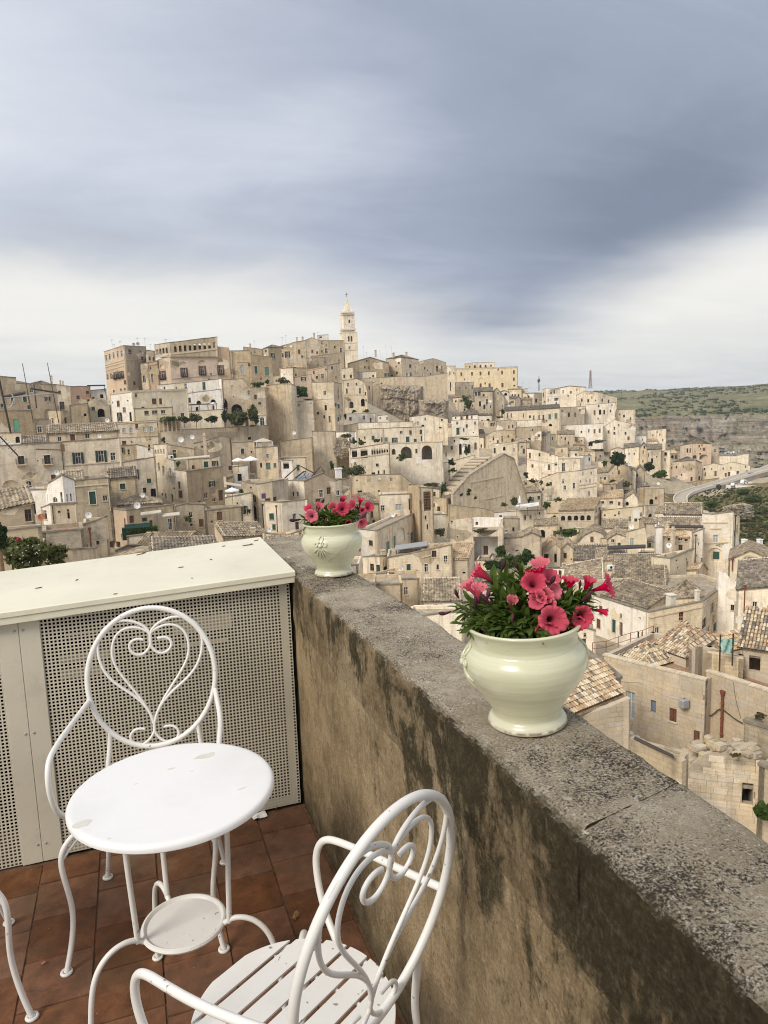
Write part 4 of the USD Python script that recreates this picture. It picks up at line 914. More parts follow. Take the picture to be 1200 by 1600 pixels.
def block(parent, d, pts, base, roof='flat', mat='cream', wins='', back=8., rise=None, rmat='tile', cornice=True, bk=None, courses=(), seed=0, apex=None, deep=3., yaw=0., cover=True, auto=False):
    deep = deep if deep < 2 else deep+2.5
    """pts: (px, py of the wall's top, metres behind the first corner or None for the same height, or 'a' for a point of the top line between two plan corners)."""
    rg = random.Random(seed+int(d*7)+int(pts[0][0]*13))
    Wp, kinds = [], []
    for i, p in enumerate(pts):
        dd = p[2] if len(p) > 2 else (0 if i == 0 else None)
        if dd == 'a': Wp.append(None); kinds.append('a'); continue
        if dd is None:
            z = Wp[0][2]; dr = ray(p[0], p[1]); q = abs(dr[2]) > 1e-3 and (z-EYE)/dr[2] > 0
            dist = (z-EYE)/dr[2]*math.hypot(dr[0], dr[1]) if q else d
            wid = abs(p[0]-pts[0][0])/FPX*d; dist = min(max(dist, d-.55*wid), d+.55*wid)
        else: dist = d+dd
        Wp.append(pt(p[0], p[1], dist)); kinds.append('c')
    corners = [i for i, k in enumerate(kinds) if k == 'c']
    zb = min(pt(pts[corners[0]][0], base, d)[2], min(w[2] for w in Wp if w is not None)-1.0)
    mats = mat if isinstance(mat, (list, tuple)) else [mat]*len(corners)
    facs = []
    for n_, (i, j) in enumerate(zip(corners[:-1], corners[1:])):
        A, B = Wp[i], Wp[j]; f = Facade(A, B, [], zb-deep)
        f.top = [(0, A[2])]
        for k in range(i+1, j): u, z, ok = f.hit(pts[k][0], pts[k][1]); f.top.append((min(max(u, .01), f.L-.01), z))
        f.top.append((f.L, B[2])); facs.append((f, W[mats[min(n_, len(mats)-1)]]))
        if cover:
            x0, x1 = sorted((pts[i][0], pts[j][0])); y0 = min(p[1] for p in pts[i:j+1])
            q_ = COVER[max(0, int(y0)):int(base), max(0, int(x0)):max(0, int(x1))+1]; np.minimum(q_, d, out=q_)
        for e in (A, B):
            if deep >= 2: BASES.append((e[0], e[1], zb))
    plan = [horiz(Wp[i]) for i in corners]
    nf = unit(sum(f.n*f.L for f, _ in facs))
    bdir = -nf if bk is None else unit(np.array([-nf[0]*math.cos(math.radians(bk))+nf[1]*math.sin(math.radians(bk)), -nf[0]*math.sin(math.radians(bk))-nf[1]*math.cos(math.radians(bk)), 0]))
    if len(plan) == 3: backs = [plan[0]+plan[2]-plan[1]]; backs[0] = backs[0] if (backs[0]-plan[1])@-nf > 2 else plan[1]+bdir*back
    else: backs = [plan[-1]+bdir*back, plan[0]+bdir*back]
    for e in backs:
        if deep >= 2: BASES.append((e[0], e[1], zb+1.0))
    ztop = [Wp[i][2] for i in corners]; zlo = min(ztop)
    for k, px, py, wp, hp in parse(wins):
        for f, m in facs:
            u, z, ok = f.hit(px, py)
            if ok and 0 < u < f.L: opening(parent, f, k, px, py, wp, hp, rg, m); break
    if auto:
        for f, m in facs:
            area = f.L*(f.topz(f.L/2)-zb)
            for q in range(min(7, int(area/(11 if d < 200 else 15)+rg.random()))):
                u = rg.uniform(.5, max(.6, f.L-.5)); z = rg.uniform(zb+.8, max(zb+1, f.topz(u)-.7)); kind = rg.choice('wwwkodgwbo'); s_ = FPX/np.linalg.norm(f.P(u, z)-O)
                ww, hh = (rg.uniform(.25, .5), rg.uniform(.25, .4)) if kind == 'o' else (rg.uniform(.9, 1.1), 2.1) if kind == 'd' else (rg.uniform(.55, .95), rg.uniform(.8, 1.5))
                if kind == 'd': z = zb+1.15
                if any(Point(u, z).distance(h_) < 1.0 for h_ in f.holes) or z+hh/2 > f.topz(u)-.3: continue
                x_, y_ = proj(f.P(u, z)); opening(parent, f, kind, x_, y_, ww*s_, hh*s_, rg, m)
            for q in range(min(3, int(area/30+rg.random()))):              # old and newer render over the stone
                u, z = rg.uniform(0, f.L), rg.uniform(zb, f.topz(f.L/2)); rr = rg.uniform(.7, 2.2); th_ = [rg.uniform(.55, 1.25) for _ in range(11)]
                po = Polygon([(u+rr*1.3*th_[k_]*math.cos(k_*.571), z+rr*th_[k_]*math.sin(k_*.571)) for k_ in range(11)]).buffer(0)
                face = Polygon([(.03, zb), (f.L-.03, zb)]+[(min(max(a_, .03), f.L-.03), b_-.12) for a_, b_ in f.top[::-1]]).buffer(0); po = po.intersection(face)
                for h_ in f.holes: po = po.difference(h_.buffer(.16))
                for g_ in getattr(po, 'geoms', [po]):
                    if g_.area > .5 and g_.geom_type == 'Polygon': part(parent, 'render_patch', f.plate(g_, .002, .02), rg.choice([W['pale'], W['yellow'], W['white']] if m in (W['white'], W['yellow'], W['pale']) else [W['cream'], W['tan'], W['cream'], W['pale'], W['grey']])); break
            if rg.random() < .4 and f.L > 3:
                u = rg.choice([.25, f.L-.25]); z1_ = f.topz(u)-.1; part(parent, 'drainpipe', MB().tube([f.P(u, zb-1, .09), f.P(u, z1_, .09)], .055, 6).mesh(), C[rg.choice(['rust', 'iron', 'wood', 'trim'])])
    for f, m in facs:
        part(parent, 'wall', f.wall(), m)
        if cornice and roof in ('flat',):
            mb = MB()
            for (ua, za), (ub, zb_) in zip(f.top[:-1], f.top[1:]):
                if ub-ua < .4 or abs(zb_-za) > (ub-ua)*1.5: continue
                n = max(1, int((ub-ua)/1.6)); us = np.linspace(ua-.06, ub+.06, n+1)
                for a, b in zip(us[:-1], us[1:]):
                    z_a = za+(zb_-za)*(a-ua)/(ub-ua); z_b = za+(zb_-za)*(b-ua)/(ub-ua); h = rg.uniform(.10, .2); o = rg.uniform(.05, .11)
                    q = [f.P(a+.006, z_a+.002, o), f.P(b-.006, z_b+.002, o), f.P(b-.006, z_b+.002, -.42), f.P(a+.006, z_a+.002, -.42)]; mb.hexa(np.array(q), np.array(q)+[0, 0, h])
            if mb.v: part(parent, 'coping', mb.mesh(), C['coping'])
    for c in courses:               # string courses: (px0, py0, px1, py1, height)
        for f, m in facs:
            ua, za, ok = f.hit(c[0], c[1]); ub, zb_, _ = f.hit(c[2], c[3])
            if ua > -1.5 and ub < f.L+1.5:
                ua, ub = max(ua, 0), min(ub, f.L); q = [f.P(ua, za, 0), f.P(ub, zb_, 0), f.P(ub, zb_, .14), f.P(ua, za, .14)]
                part(parent, 'string_course', MB().hexa(np.array(q), np.array(q)+[0, 0, c[4]]).mesh(), C['trim']); break
    # the walls one does not face, and the roof
    ring = [(plan[-1], ztop[-1])]+[(b, None) for b in backs]+[(plan[0], ztop[0])]
    rise = rise if rise is not None else {'shed': 1.6, 'gable': 1.5, 'hip': 1.7}.get(roof, 0)
    if roof == 'flat': zr = [zlo]*len(backs)
    elif roof == 'shed': zr = [ztop[-1]+rise, ztop[0]+rise] if len(backs) == 2 else [zlo]
    elif roof == 'extr': zr = [ztop[-1], ztop[0]] if len(backs) == 2 else [zlo]
    else: zr = [zlo]*len(backs)
    pl = plan+backs; zz = ztop+zr
    mb = MB()
    for i in range(len(plan)-1, len(pl)):
        j = (i+1) % len(pl); f = Facade(pl[i], pl[j], [(0, zz[i]), (0, zz[j])], zb-deep, .3)
        cen = sum(pl)/len(pl); f.n = np.cross(f.t, Zh); f.n = f.n if f.n@(f.A-cen) > 0 else -f.n
        f.top = [(0, zz[i]), (f.L, zz[j])]
        if roof == 'gable' and len(pl) == 4 and i in (1, 3): f.top = [(0, zz[i]), (f.L/2, (zz[i]+zz[j])/2+rise), (f.L, zz[j])]
        if roof == 'extr' and i == len(plan) and len(plan) == 2: f.top = [(0, zz[i])]+[(f.L-u, z) for u, z in facs[0][0].top[1:-1][::-1]]+[(f.L, zz[j])]
        mb.add(*f.wall())
    part(parent, 'rear_walls', mb.mesh(), W[mats[-1]])
    pitch = .24 if d < 75 else .36 if d < 160 else .55
    rm = R[rmat]; mb = MB(); s = seed+int(pts[0][0])
    ov = .22
    if roof == 'flat':
        po = Polygon([(p[0], p[1]) for p in pl]).buffer(-.15)
        for g in getattr(po, 'geoms', [po]):
            if g.area < .5: continue
            m = extrude(g, .2); mb.add(np.asarray(m.vertices)+[0, 0, zlo-.62], m.faces)
        if mb.v: rf = part(parent, 'roof', mb.mesh(), R['flat'] if rmat == 'tile' else rm)
        else: return facs
    elif roof == 'hip':
        cen = sum(pl)/len(pl); ap = cen+Zh*(max(ztop)+rise) if apex is None else apex
        ee = [p+unit(p-cen)*ov+Zh*(z+.02) for p, z in zip(pl, zz)]
        for i in range(len(ee)): tiled(mb, ee[i], ee[(i+1) % len(ee)], ap+1e-3, ap, pitch, seed=s+i)
        rf = part(parent, 'roof', mb.mesh(), rm)
    elif roof == 'gable' and len(pl) == 4:
        P0, P1, P2, P3 = [p+Zh*z for p, z in zip(pl, zz)]; e = unit(P1-P0)*ov; g = unit(P3-P0)*ov*1.2
        Ra, Rb = (P0+P3)/2+Zh*rise-e, (P1+P2)/2+Zh*rise+e
        tiled(mb, P0-e-g-Zh*.05, P1+e-g-Zh*.05, Rb, Ra, pitch, seed=s); tiled(mb, P2+e+g, P3-e+g, Ra, Rb, pitch, seed=s+1)
        rf = part(parent, 'roof', mb.mesh(), rm)
    elif roof == 'shed' and len(pl) == 4:
        P0, P1, P2, P3 = [p+Zh*z for p, z in zip(pl, zz)]; e = unit(P1-P0)*ov*.5; g = unit(P3-P0)*ov*1.2
        tiled(mb, P0-e-g, P1+e-g, P2+e, P3-e, pitch, seed=s); rf = part(parent, 'roof', mb.mesh(), rm)
    else:
        for f, m in facs:
            tp = f.top
            for (ua, za), (ub, zb_) in zip(tp[:-1], tp[1:]):
                if ub-ua < .3: continue
                a, b = f.P(ua, za+.05, .2), f.P(ub, zb_+.05, .2); c = bdir*(back+.3)
                lo, hi = (a, b) if za < zb_ else (b, a)
                tiled(mb, lo, lo+c, hi+c, hi, pitch, seed=s)
        rf = part(parent, 'roof', mb.mesh(), rm)
    return facs

HOUSES = []
def H(name, label, d, pts, base, *, group=None, cat='house', chimneys=(), **kw):
    C0 = pt(pts[0][0], base, d)
    t = thing(name, label, cat, (0, 0, 0), 0, group)
    block(t, d, pts, base, auto=cat not in ('wall',), **kw)
    for (px, py0, py1, wpx, dd) in chimneys:
        b = pt(px, py1, d+dd); w = wpx/FPX*d/2; h = (py1-py0)/FPX*d
        part(t, 'chimney', MB().box((b[0]-w, b[1]-w, b[2]-.6), (b[0]+w, b[1]+w, b[2]+h*.86)).box((b[0]-w*1.3, b[1]-w*1.3, b[2]+h*.86), (b[0]+w*1.3, b[1]+w*1.3, b[2]+h*.93)).box((b[0]-w*.8, b[1]-w*.8, b[2]+h*.93), (b[0]+w*.8, b[1]+w*.8, b[2]+h)).mesh(), C['trim'])
    HOUSES.append((name, label, pts[0][0], base, d)); return t
# ---------------------------------------------------------------- houses read off the photograph, left to right, far to near
# far left
t = H('stone_house', 'brown stone house at far left with green shutters and arched recess', 186, [(-15, 587, 0), (25, 590, 'a'), (25.5, 599, 'a'), (88, 601, 0), (110, 604, 0)], 648, mat=['brown', 'tan'], wins='g3,634,4,6;g20,626,5,8;g39,624,6,8;s74,623,4.5,7;A76,647,13,16;w93,613,4,5;V97,634,8,13', chimneys=[(81, 588, 601, 3, 1), (95, 595, 604, 2, 2), (99, 596, 604, 2, 2)])
H('stone_house', 'small house with pyramid roof behind the brown house at far left', 193, [(42, 601, 0), (88, 603, 0)], 612, mat='brown', roof='hip', rise=1.1, rmat='grey', back=10)
H('plaster_house', 'salmon plastered house beside the white one at far left skyline', 208, [(109, 604, 0), (141, 604, 0)], 634, mat='salmon', wins='w122,621,5,6;w138,626,3,4')
t = H('white_house', 'white house with dark roof canopy left of the tall palace', 214, [(139, 611, 0), (166, 608, 0)], 640, mat='white', wins='d159,619,5,6;w146,622,4,4')
c = pt(151, 603, 214); part(t, 'canopy', MB().box((c[0]-2.4, c[1]-1.5, c[2]), (c[0]+2.2, c[1]+1.5, c[2]+.22)).box((c[0]-2.2, c[1]-1.2, c[2]-1.6), (c[0]-2.05, c[1]-1.0, c[2])).box((c[0]+1.9, c[1]-1.2, c[2]-1.6), (c[0]+2.05, c[1]-1.0, c[2])).mesh(), C['iron'])
H('ruined_house', 'grey ruin with broken gable and one dark arch below the white canopy house', 182, [(137, 628, 0), (152, 620, 'a'), (155, 628, 'a'), (173, 633, 0)], 662, mat='grey', wins='a158,645,11,13', cornice=False)
H('garden_wall', 'grey rubble walls and hut between the salmon house and long tiled roof', 178, [(108, 634, 0), (138, 630, 0)], 664, mat='grey', wins='o133,648,4,4', cat='wall', back=5)
H('stone_house', 'brown house with one mint green shutter at left edge', 142, [(-12, 643, 0), (49, 641, 0), (50, 656, 0.2), (76, 655, 0.4)], 700, mat='brown', wins='G25.5,665,9,20;k62,671,7,10')
H('white_annex', 'white annex with dark cave arch at left edge under the mint shutter', 133, [(-12, 678, 0), (33, 676, 0)], 702, mat='white', wins='a28,687,8,10', back=5)
H('tiled_house', 'small tile roofed shed right of the white annex at left edge', 131, [(34, 692, 0), (74, 690, 0)], 700, mat='cream', roof='shed', rmat='grey', rise=1.1, back=4)
H('tiled_house', 'long low house with long grey tiled roof above the row of black shutters', 137, [(73, 677, 0), (130, 674, 'a'), (184, 672, 0)], 697, mat='cream', roof='shed', rmat='tile', rise=1.5, back=5, wins='w93,686,6,7')
H('long_house', 'long cream house with two green balcony doors and two black shuttered windows', 127, [(-12, 698, 0), (98, 691, 0), (188, 685, 0)], 776, mat=['cream', 'cream'], wins='V33,719,10,13;V74,718,10,14;s122,716,9,18;s158,713,9,18;A17,760,28,20;C45.5,761,10,20;w59,720,2.5,2', courses=[(100, 728, 186, 722, .15)])
H('tiled_house', 'house with tiled roof of stone walls at left edge above the shrub', 80, [(-8, 796, 0), (52, 783, 0.3)], 830, mat='new', roof='shed', rmat='tile', rise=1.5, back=4.2)
H('white_house', 'narrow white house with arched green window left of the green door house', 101, [(71, 772, 2), (76, 755, 'a'), (97, 743, 0), (116, 751, 1)], 790, mat=['white', 'white'], wins='C86,781,7,9;D96,777,3.5,16;d105,778,2,12;d111,777,2.5,12', back=6)
H('stone_house', 'grey stone house with tall dark green door and blank parapet', 111, [(115, 751, 0), (171, 747, 0)], 792, mat='grey', wins='g144.7,778,10,20', courses=[(116, 761, 170, 757, .14)])
H('tiled_house', 'low tiled roof behind the grey house with green door', 116, [(95, 750, 0), (131, 748, 0)], 756, mat='pale', roof='shed', rise=1.2, back=4)
H('tiled_house', 'house with stone tile roof and blank tan wall right of the green door', 121, [(170, 747, 0), (213, 743, 0)], 792, mat='tan', roof='shed', rmat='grey', rise=1.3, back=5)
H('stone_house', 'tall cream house with one green open shutter beside a brown drainpipe', 137, [(190, 723, 0), (243, 714, 0)], 785, mat='cream', wins='s212,741,5,15;w226,766,5,8', back=7)
H('stone_house', 'low block with white left face and two slits on a terracotta terrace', 96, [(64, 794, 2), (78, 789, 0), (121, 787, 0)], 822, mat=['white', 'cream'], wins='w92.5,800,4,4;d107,803,3.5,15', back=6)
H('stone_wall', 'block wall of pale courses at left edge behind the shrub', 66, [(-8, 832, 0), (65, 823, 0)], 892, mat='new', wins='w61,850,3.5,5', back=3, cat='wall', rmat='terr')
H('stone_wall', 'darker stained block wall in the middle of the lower left walls', 73, [(66, 833, 0), (131, 827, 0)], 884, mat='grey', back=6, cat='wall', rmat='terr', wins='o79,851,4,4')
t = H('stone_house', 'cream house with red drainpipe and tiny window at lower left', 85, [(130, 820, 0), (147, 815, 'a'), (168, 806, 0)], 876, mat='cream', wins='w153,848,5,6', back=6)
# left palaces
t = H('tall_palace', 'tall three storey palace with pale carved front and blank brown flank on the skyline', 236, [(162.5, 550, 5), (193.8, 540, 0), (228, 542, 9)], 615, mat=['pink', 'brown'], cat='palace', wins='k166,559,2.6,9;k171.5,557,2.6,9;k177.5,555,2.8,9;k184,553,2.8,9;k190,552,2.8,9;C168,589,3,9;C173.7,588,3,9;P180,586,2.4,9;P185.6,585,2.4,9;P191,584,2.4,9;w203,550,5,8;w189,609,3,4;w195,608,3,4;w178,612,2.5,5', courses=[(163, 571, 193, 563, .3), (163, 574.5, 193, 567, .2), (165, 580, 193, 572, .2), (194, 562, 227, 561, .12)])  # brown flank stone also carries the shade of the side facing away
for px, py in ((209, 538.5), (215, 537.5), (219.5, 537.5)): pass
H('stone_house', 'brown rear block joining the two palaces on the skyline', 240, [(227, 547, 0), (242, 549, 0)], 600, mat='tan', wins='w234,560,3,6;w240,561,2.5,6')
H('stone_house', 'low pale link with arched door between the two palaces', 231, [(219, 569, 0), (232, 567, 0)], 605, mat='cream', wins='C225.5,592,5,12', back=5)
H('stone_house', 'carved narrow doorway front against the loggia palace', 229, [(231, 567, 0), (247, 564, 0)], 605, mat='pink', wins='k238,591,3.5,14;w235,575,2,4', courses=[(232, 571, 245, 569, .25)], back=4)
t = H('loggia_palace', 'pink palace with arcaded loggia and four iron balconies on the left skyline', 226, [(243, 563, 4), (265, 556, 0), (337.5, 548, 2), (338.5, 541, 2.1), (358, 543, 2.8)], 602, mat=['pink']*4, cat='palace', cornice=False, wins='P254.5,585,5,12;P287.5,581,6,13;P316,578,6,13;P344.5,577,5.5,13;A253,572.5,7,6;A286,568,10,6;A315,566,10,6;A344,562.5,9,6', courses=[(266, 592, 337, 586, .15)])
block(t, 225.5, [(241, 539, 4), (265, 535.5, 0), (338.8, 526.5, 2)], 557.5, mat=['tan', 'tan'], deep=0, wins='B245.8,550,3.4,9;B250.5,549,3.4,9;B255.3,548,3.4,9;B260.3,547.2,3.4,9;B266.5,546.3,4.2,9.5,10,7.62,-.83', courses=[(243, 561, 264, 555, .3), (266, 554.5, 338, 546.5, .35)])
H('stone_house', 'brown plain wing right of the loggia palace with pale arched window', 251, [(357, 548, 0), (391, 548, 0), (393, 555, .2), (425, 558, .5)], 612, mat=['tan', 'tan', 'brown'], wins='c379,578,6,16;g400,578,5,12;n417,580,7,14', courses=[(370, 566, 390, 566, .1)])
H('stone_house', 'grey flat house with roof plants on the ridge left of the gabled block', 291, [(380, 542, 0), (411, 546, 0)], 566, mat='grey', chimneys=[(391, 537, 542, 2.5, 3)])
H('stone_house', 'small brown house with pyramid roof and black shutters on the ridge', 287, [(411, 545, 3), (419, 543, 0), (440, 542, 2)], 568, mat=['tan', 'brown'], roof='hip', rise=.9, rmat='grey', wins='s426,556,3,9')
H('stone_house', 'ridge house with white balcony doors between black shutters', 289, [(438, 541, 0), (462, 534.5, 0), (478, 532, 0)], 568, mat=['tan', 'tan'], wins='s449,554,4,10;w441.5,555,3,6;b467.5,549.5,3.5,7;a441,543,3,4;a446,542,3,3;a454.5,541,3.5,3.5', chimneys=[(464, 527, 534, 2, 4), (473, 526, 533, 2.5, 4)])
t = H('stone_house', 'big gabled grey block on the ridge just left of the bell tower', 321, [(477, 531.5, 0), (487, 527.5, 'a'), (497.5, 532, 0), (538, 532, 0)], 572, mat=['tan', 'grey'], wins='b488,549,3,5;b495.5,551,3,4;k510,539,2.5,4;k510,548,4.5,8;k533,547,4,8;w503,549,2,4', chimneys=[(491, 520.5, 530, 2.5, 5)])
block(t, 328, [(496, 524, 0), (513, 523, 0)], 532, mat='white', wins='d501,527,4,3', deep=0)
H('stone_house', 'stepped low houses in front of the gabled block on the ridge', 300, [(470, 560, 0), (500, 559, 0), (516, 558, 0)], 580, mat='grey', wins='w478,566,2.5,3;w508,566,3,4')
H('stone_house', 'broad blank grey wall between the gabled block and the bell tower', 312, [(486, 557, 0), (538, 551, 0)], 580, mat='grey', courses=[(490, 562, 518, 559, .15)])
H('tiled_house', 'pale cottage with light hipped tile roof below the ridge', 276, [(437, 576, 3), (457, 574, 0), (480, 575, 3)], 592, mat=['pale', 'tan'], roof='hip', rise=1.0, rmat='warm')
H('stone_house', 'pink house with sloping roof edge and three dark windows below the ridge', 272, [(478, 578, 0), (512, 571, 0), (533, 566, 3)], 600, mat=['pink', 'tan'], wins='w484,591,3.5,8;k504,588,4.5,8;w474,591,3,6;w525,590,2.5,4', courses=[(479, 579.5, 511, 572.5, .15)])
H('stone_house', 'low pink house with black shutters left of the sloping roof house', 266, [(459, 590, 0), (487, 585, 0)], 600, mat='pink', wins='s474,592,4,6', back=6)
H('tower_house', 'tall plain tan house standing forward like a tower above the garden', 236, [(487.5, 598, 2), (521, 597, 0), (534, 600, 4)], 670, mat=['cream', 'tan'], wins='w507.5,614,4,6;d509,637,3.5,8;A528,613,2.5,12;d515,655,3,10;w529,621,1.5,3', courses=[(489, 625, 520, 623, .14), (489, 661, 533, 659, .14)])
H('retaining_wall', 'high rounded bastion wall with stained stone left of the tower house', 229, [(416, 603, 3), (440, 600, 0), (455, 600, 0), (463, 604, 4)], 712, mat=['tan', 'cream', 'cream'], cat='wall', wins='B420,607,2,2;B432,605,1.6,1.6;B437,606,2,2')
H('retaining_wall', 'plain wall joining bastion and tower house with steps on it', 233, [(462, 628, 0), (490, 625, 0)], 690, mat='cream', cat='wall', wins='o467,633,2,3;o486,630,2,2')
H('stone_house', 'two storey wall with cave arch behind the garden trees', 222, [(346, 594, 0), (379, 592, 0), (391, 606, .3), (416, 606, .5)], 668, mat=['cream', 'tan', 'tan'], wins='a363,605,3,8;a375,604,2.5,7;B370,640,17,17;w365,620,2,1.5', courses=[(348, 626, 390, 624, .12)])
H('white_house', 'tiny white house with blue black arched door at the garden end', 219, [(402, 650, 0), (416, 650, 0)], 667, mat='white', wins='C409.7,658,7,13', back=4)
H('garden_wall', 'long retaining wall carrying the garden with trees', 189, [(246, 674, 0), (340, 669, 0), (418, 665, 0)], 704, mat=['cream', 'tan'], cat='wall', back=7, rmat='grey', wins='o390,685,5,4')
t = H('cream_house', 'cream plastered house with flat roof, brown shutters and long terrace', 196, [(171, 615, 4), (205, 611, 0), (293, 608, 5)], 662, mat=['white', 'yellow'], wins='b184.7,630.5,4.5,9;S187,651.7,3.8,14;d204,651,3.5,14;b241,627,7,9;b251,627,4.5,9;w176,629,1.5,3;w265,641,8,8', courses=[(171, 617, 204, 613, .45), (206, 613, 292, 610, .45)])
block(t, 192, [(209, 639, 0), (270, 636.5, 1)], 660, mat=['yellow'], wins='w229,645,7,6;w242,644,9,6;w255,643.5,7,6', deep=1, back=5)
H('white_house', 'white strip of flats with green door beneath the loggia palace balconies', 216, [(246, 602, 0), (293, 598, 0), (346, 592, 0)], 620, mat=['white', 'white'], wins='w290,603,4,8;g318.7,603,4.5,12;w343,599,3,7;w257,606,2.5,4', back=5)
t = H('white_house', 'whitewashed house with two arches and dark terrace awning', 207, [(292, 615, 0), (346, 608, 0)], 648, mat='white', wins='B310.5,629,7,6;B333,627.5,8,7;d308,639,4,6;d333.5,637,3,7', back=6)
H('white_wall', 'white and tan terrace wall below the whitewashed arches', 201, [(284, 644, 0), (349, 640, 0)], 662, mat='pale', cat='wall', back=4)
H('arched_house', 'long tan house with row of pale arched windows under the cream house', 176, [(180, 661, 0), (247, 657.5, 0)], 704, mat='cream', wins='c194,672.5,6,8;c205,672,6,8;c225.5,671,6,8;c236.7,670,6,8;A185,674,5,7;w233,697,3,5', courses=[(181, 684, 246, 681, .12), (181, 662.5, 246, 659, .25)])
H('stone_house', 'small tan house with dark shuttered recess under the arched windows', 150, [(186, 697, 0), (213, 695, 0), (240, 701, 0)], 722, mat=['cream', 'white'], wins='s191,704,3.5,10;w201,706,3,8;w233,702,4,6', back=6)
# mid left
t = H('stone_house', 'three storey house with pale left front, loggia arches and brown blank right front', 141, [(239, 695, 9), (260, 694, 'a'), (260.5, 716, 'a'), (271.5, 720, 'a'), (272, 734, 'a'), (291, 737, 0), (348, 729.5, 4)], 793, mat=['pale', 'brown'], wins='B243,706,2.8,8;B247.2,705.8,2.8,8;B251.5,705.5,2.8,8;B255.7,705.3,2.8,8;w248,728.6,3.5,12;w255,734,3.5,13;w266,737,3.5,11;g280,758,3.5,11;w246,776,3,9;w254,775,2.5,9;d259,777,2.5,12;a269,778,4,14;s331,756,5,9;k311.6,784.5,5,4;k334.5,781,5,5', courses=[(273, 781, 291, 784, .3)])  # pale and brown fronts put the lit and shaded sides into the colour
H('stone_house', 'set back wall with green door and sloping top above the loggia arches', 150, [(259, 695, 0), (305, 702, 0)], 722, mat='cream', wins='D272.6,709.5,5.5,13', back=5)
t = H('stone_house', 'roof terrace room with black shutters above the brown front', 147, [(291, 718, 0), (327, 716, 0), (344, 713, 0)], 738, mat=['cream', 'cream'], wins='s336,724,5,8;d302,730,4,6', back=5)
H('stone_house', 'large windowless brown wall with sloped top behind the roof terrace', 166, [(303, 693, 0), (322, 689, 'a'), (345, 681, 'a'), (361, 685, 0)], 764, mat='brown', chimneys=[(321, 678, 712, 3.5, -2)])
H('stone_house', 'tan wall with one small green shutter under the garden wall', 178, [(360, 692, 0), (400, 690, 0)], 726, mat='tan', wins='g379,705,5,8.5;w393,706,2.5,3')
H('white_house', 'white cube house with dark door below the parasol terrace', 151, [(363, 730, 0), (389, 727, 0)], 756, mat='white', wins='d374.5,746,6.5,11', back=6)
H('stone_house', 'cream terrace house with white parasol on top and balcony window', 126, [(351, 778, 0), (395, 770, 0)], 836, mat='pale', wins='s382.6,797,4.5,13;w371,787,2,4;w360,812,3,6', back=6, rmat='terr')
H('stone_house', 'grey plain house with tall narrow dark doorway above the lid', 116, [(320, 798, 0), (379, 792, 0)], 852, mat='grey', wins='d348,829,5,22;w331,815,3,3', back=6)
H('stone_house', 'rubble topped grey wall left of the tall narrow doorway', 119, [(272, 792, 0), (290, 787, 'a'), (321, 788, 0)], 836, mat='grey', wins='w299,820,4,4', back=4)
t = H('terrace_house', 'house with boxed hedge terrace and rolled awnings, pink left flank', 108, [(164, 794, 5), (197.4, 798, 0), (273, 789, 4)], 870, mat=['pink', 'tan'], wins='k266,819,6,18;d236,818,5,10;d195,815,2,10;w190,837,2,6;g226,812,8,6', back=7)
block(t, 113, [(184, 790, 0), (252, 786, 0)], 797, roof='hip', rise=1.25, rmat='tile', mat='grey', deep=0, back=6)
H('stone_wall', 'pale parapet of the hedge terrace', 103, [(198, 839, 0), (247, 833, 0)], 858, mat='cream', cat='wall', back=3, rmat='terr')
t = H('stone_barn', 'barn with stone slab roof and rubble gable right behind the lid', 97, [(283, 857, 0), (306.5, 829, 'a'), (348, 851, 1)], 880, mat='grey', roof='extr', rmat='tile', back=6.5, bk=62, chimneys=[(252, 842, 862, 7, -1)])
H('stone_wall', 'dark low walls just above the lid left of the barn', 91, [(180, 862, 0), (200, 853, 0), (240, 852, 0)], 880, mat=['grey', 'grey'], cat='wall', back=3)
# centre left
H('stone_house', 'cream house with white window and teal door below the gazebo', 171, [(397.5, 700, 0), (436, 697.5, 0)], 736, mat='cream', wins='k418,712.5,4,7;n419,728,6.5,10;n429.5,727,4,6.5;w408,727,3,7')
H('stone_wall', 'wide windowless tan wall under the bastion', 192, [(436, 691, 0), (460, 687, 'a'), (488, 684, 0)], 726, mat='tan', cat='wall', courses=[(437, 715, 478, 713, .15)], wins='o443,692,1.2,1.2,6,7,-1')
H('stone_house', 'shed with wide dark opening left of the skylight', 164, [(436, 721, 0), (458, 719, 0)], 742, mat='white', wins='o447,727,9,11', back=5)
H('retaining_wall', 'tall ochre buttress wall right of the windowless tan wall', 202, [(487.5, 674, 0), (525, 674, 0)], 742, mat='cream', cat='wall')
H('stone_wall', 'ochre garden wall beneath the loggia house terrace', 206, [(524, 700, 0), (548, 704, 0)], 742, mat='tan', cat='wall')
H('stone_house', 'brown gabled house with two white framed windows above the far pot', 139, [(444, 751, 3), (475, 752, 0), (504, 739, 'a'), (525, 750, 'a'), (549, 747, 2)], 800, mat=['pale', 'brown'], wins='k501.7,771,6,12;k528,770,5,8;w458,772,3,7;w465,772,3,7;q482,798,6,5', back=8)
H('stone_house', 'rounded grey house with violet window left of the brown gabled house', 129, [(377, 752, 4), (402, 757, 0), (425, 753, 0), (444, 750, 3)], 800, mat=['grey', 'cream', 'tan'], wins='y412,775,6.5,8;a397,800,8,22;w392,762,3,3', back=8)
H('stone_house', 'pale plastered front with one window beneath the rounded house', 118, [(410, 784, 1), (440, 785, 0), (480, 781, 2)], 842, mat=['pale', 'pale'], wins='k460,807,5.5,9', back=5)
H('stone_wall', 'low cream wall with arched vault left of the far pot', 99, [(410, 833, 0), (447, 838, 0), (476, 828, 0)], 852, mat=['pale', 'cream'], cat='wall', wins='B464,834,17,10', back=4)
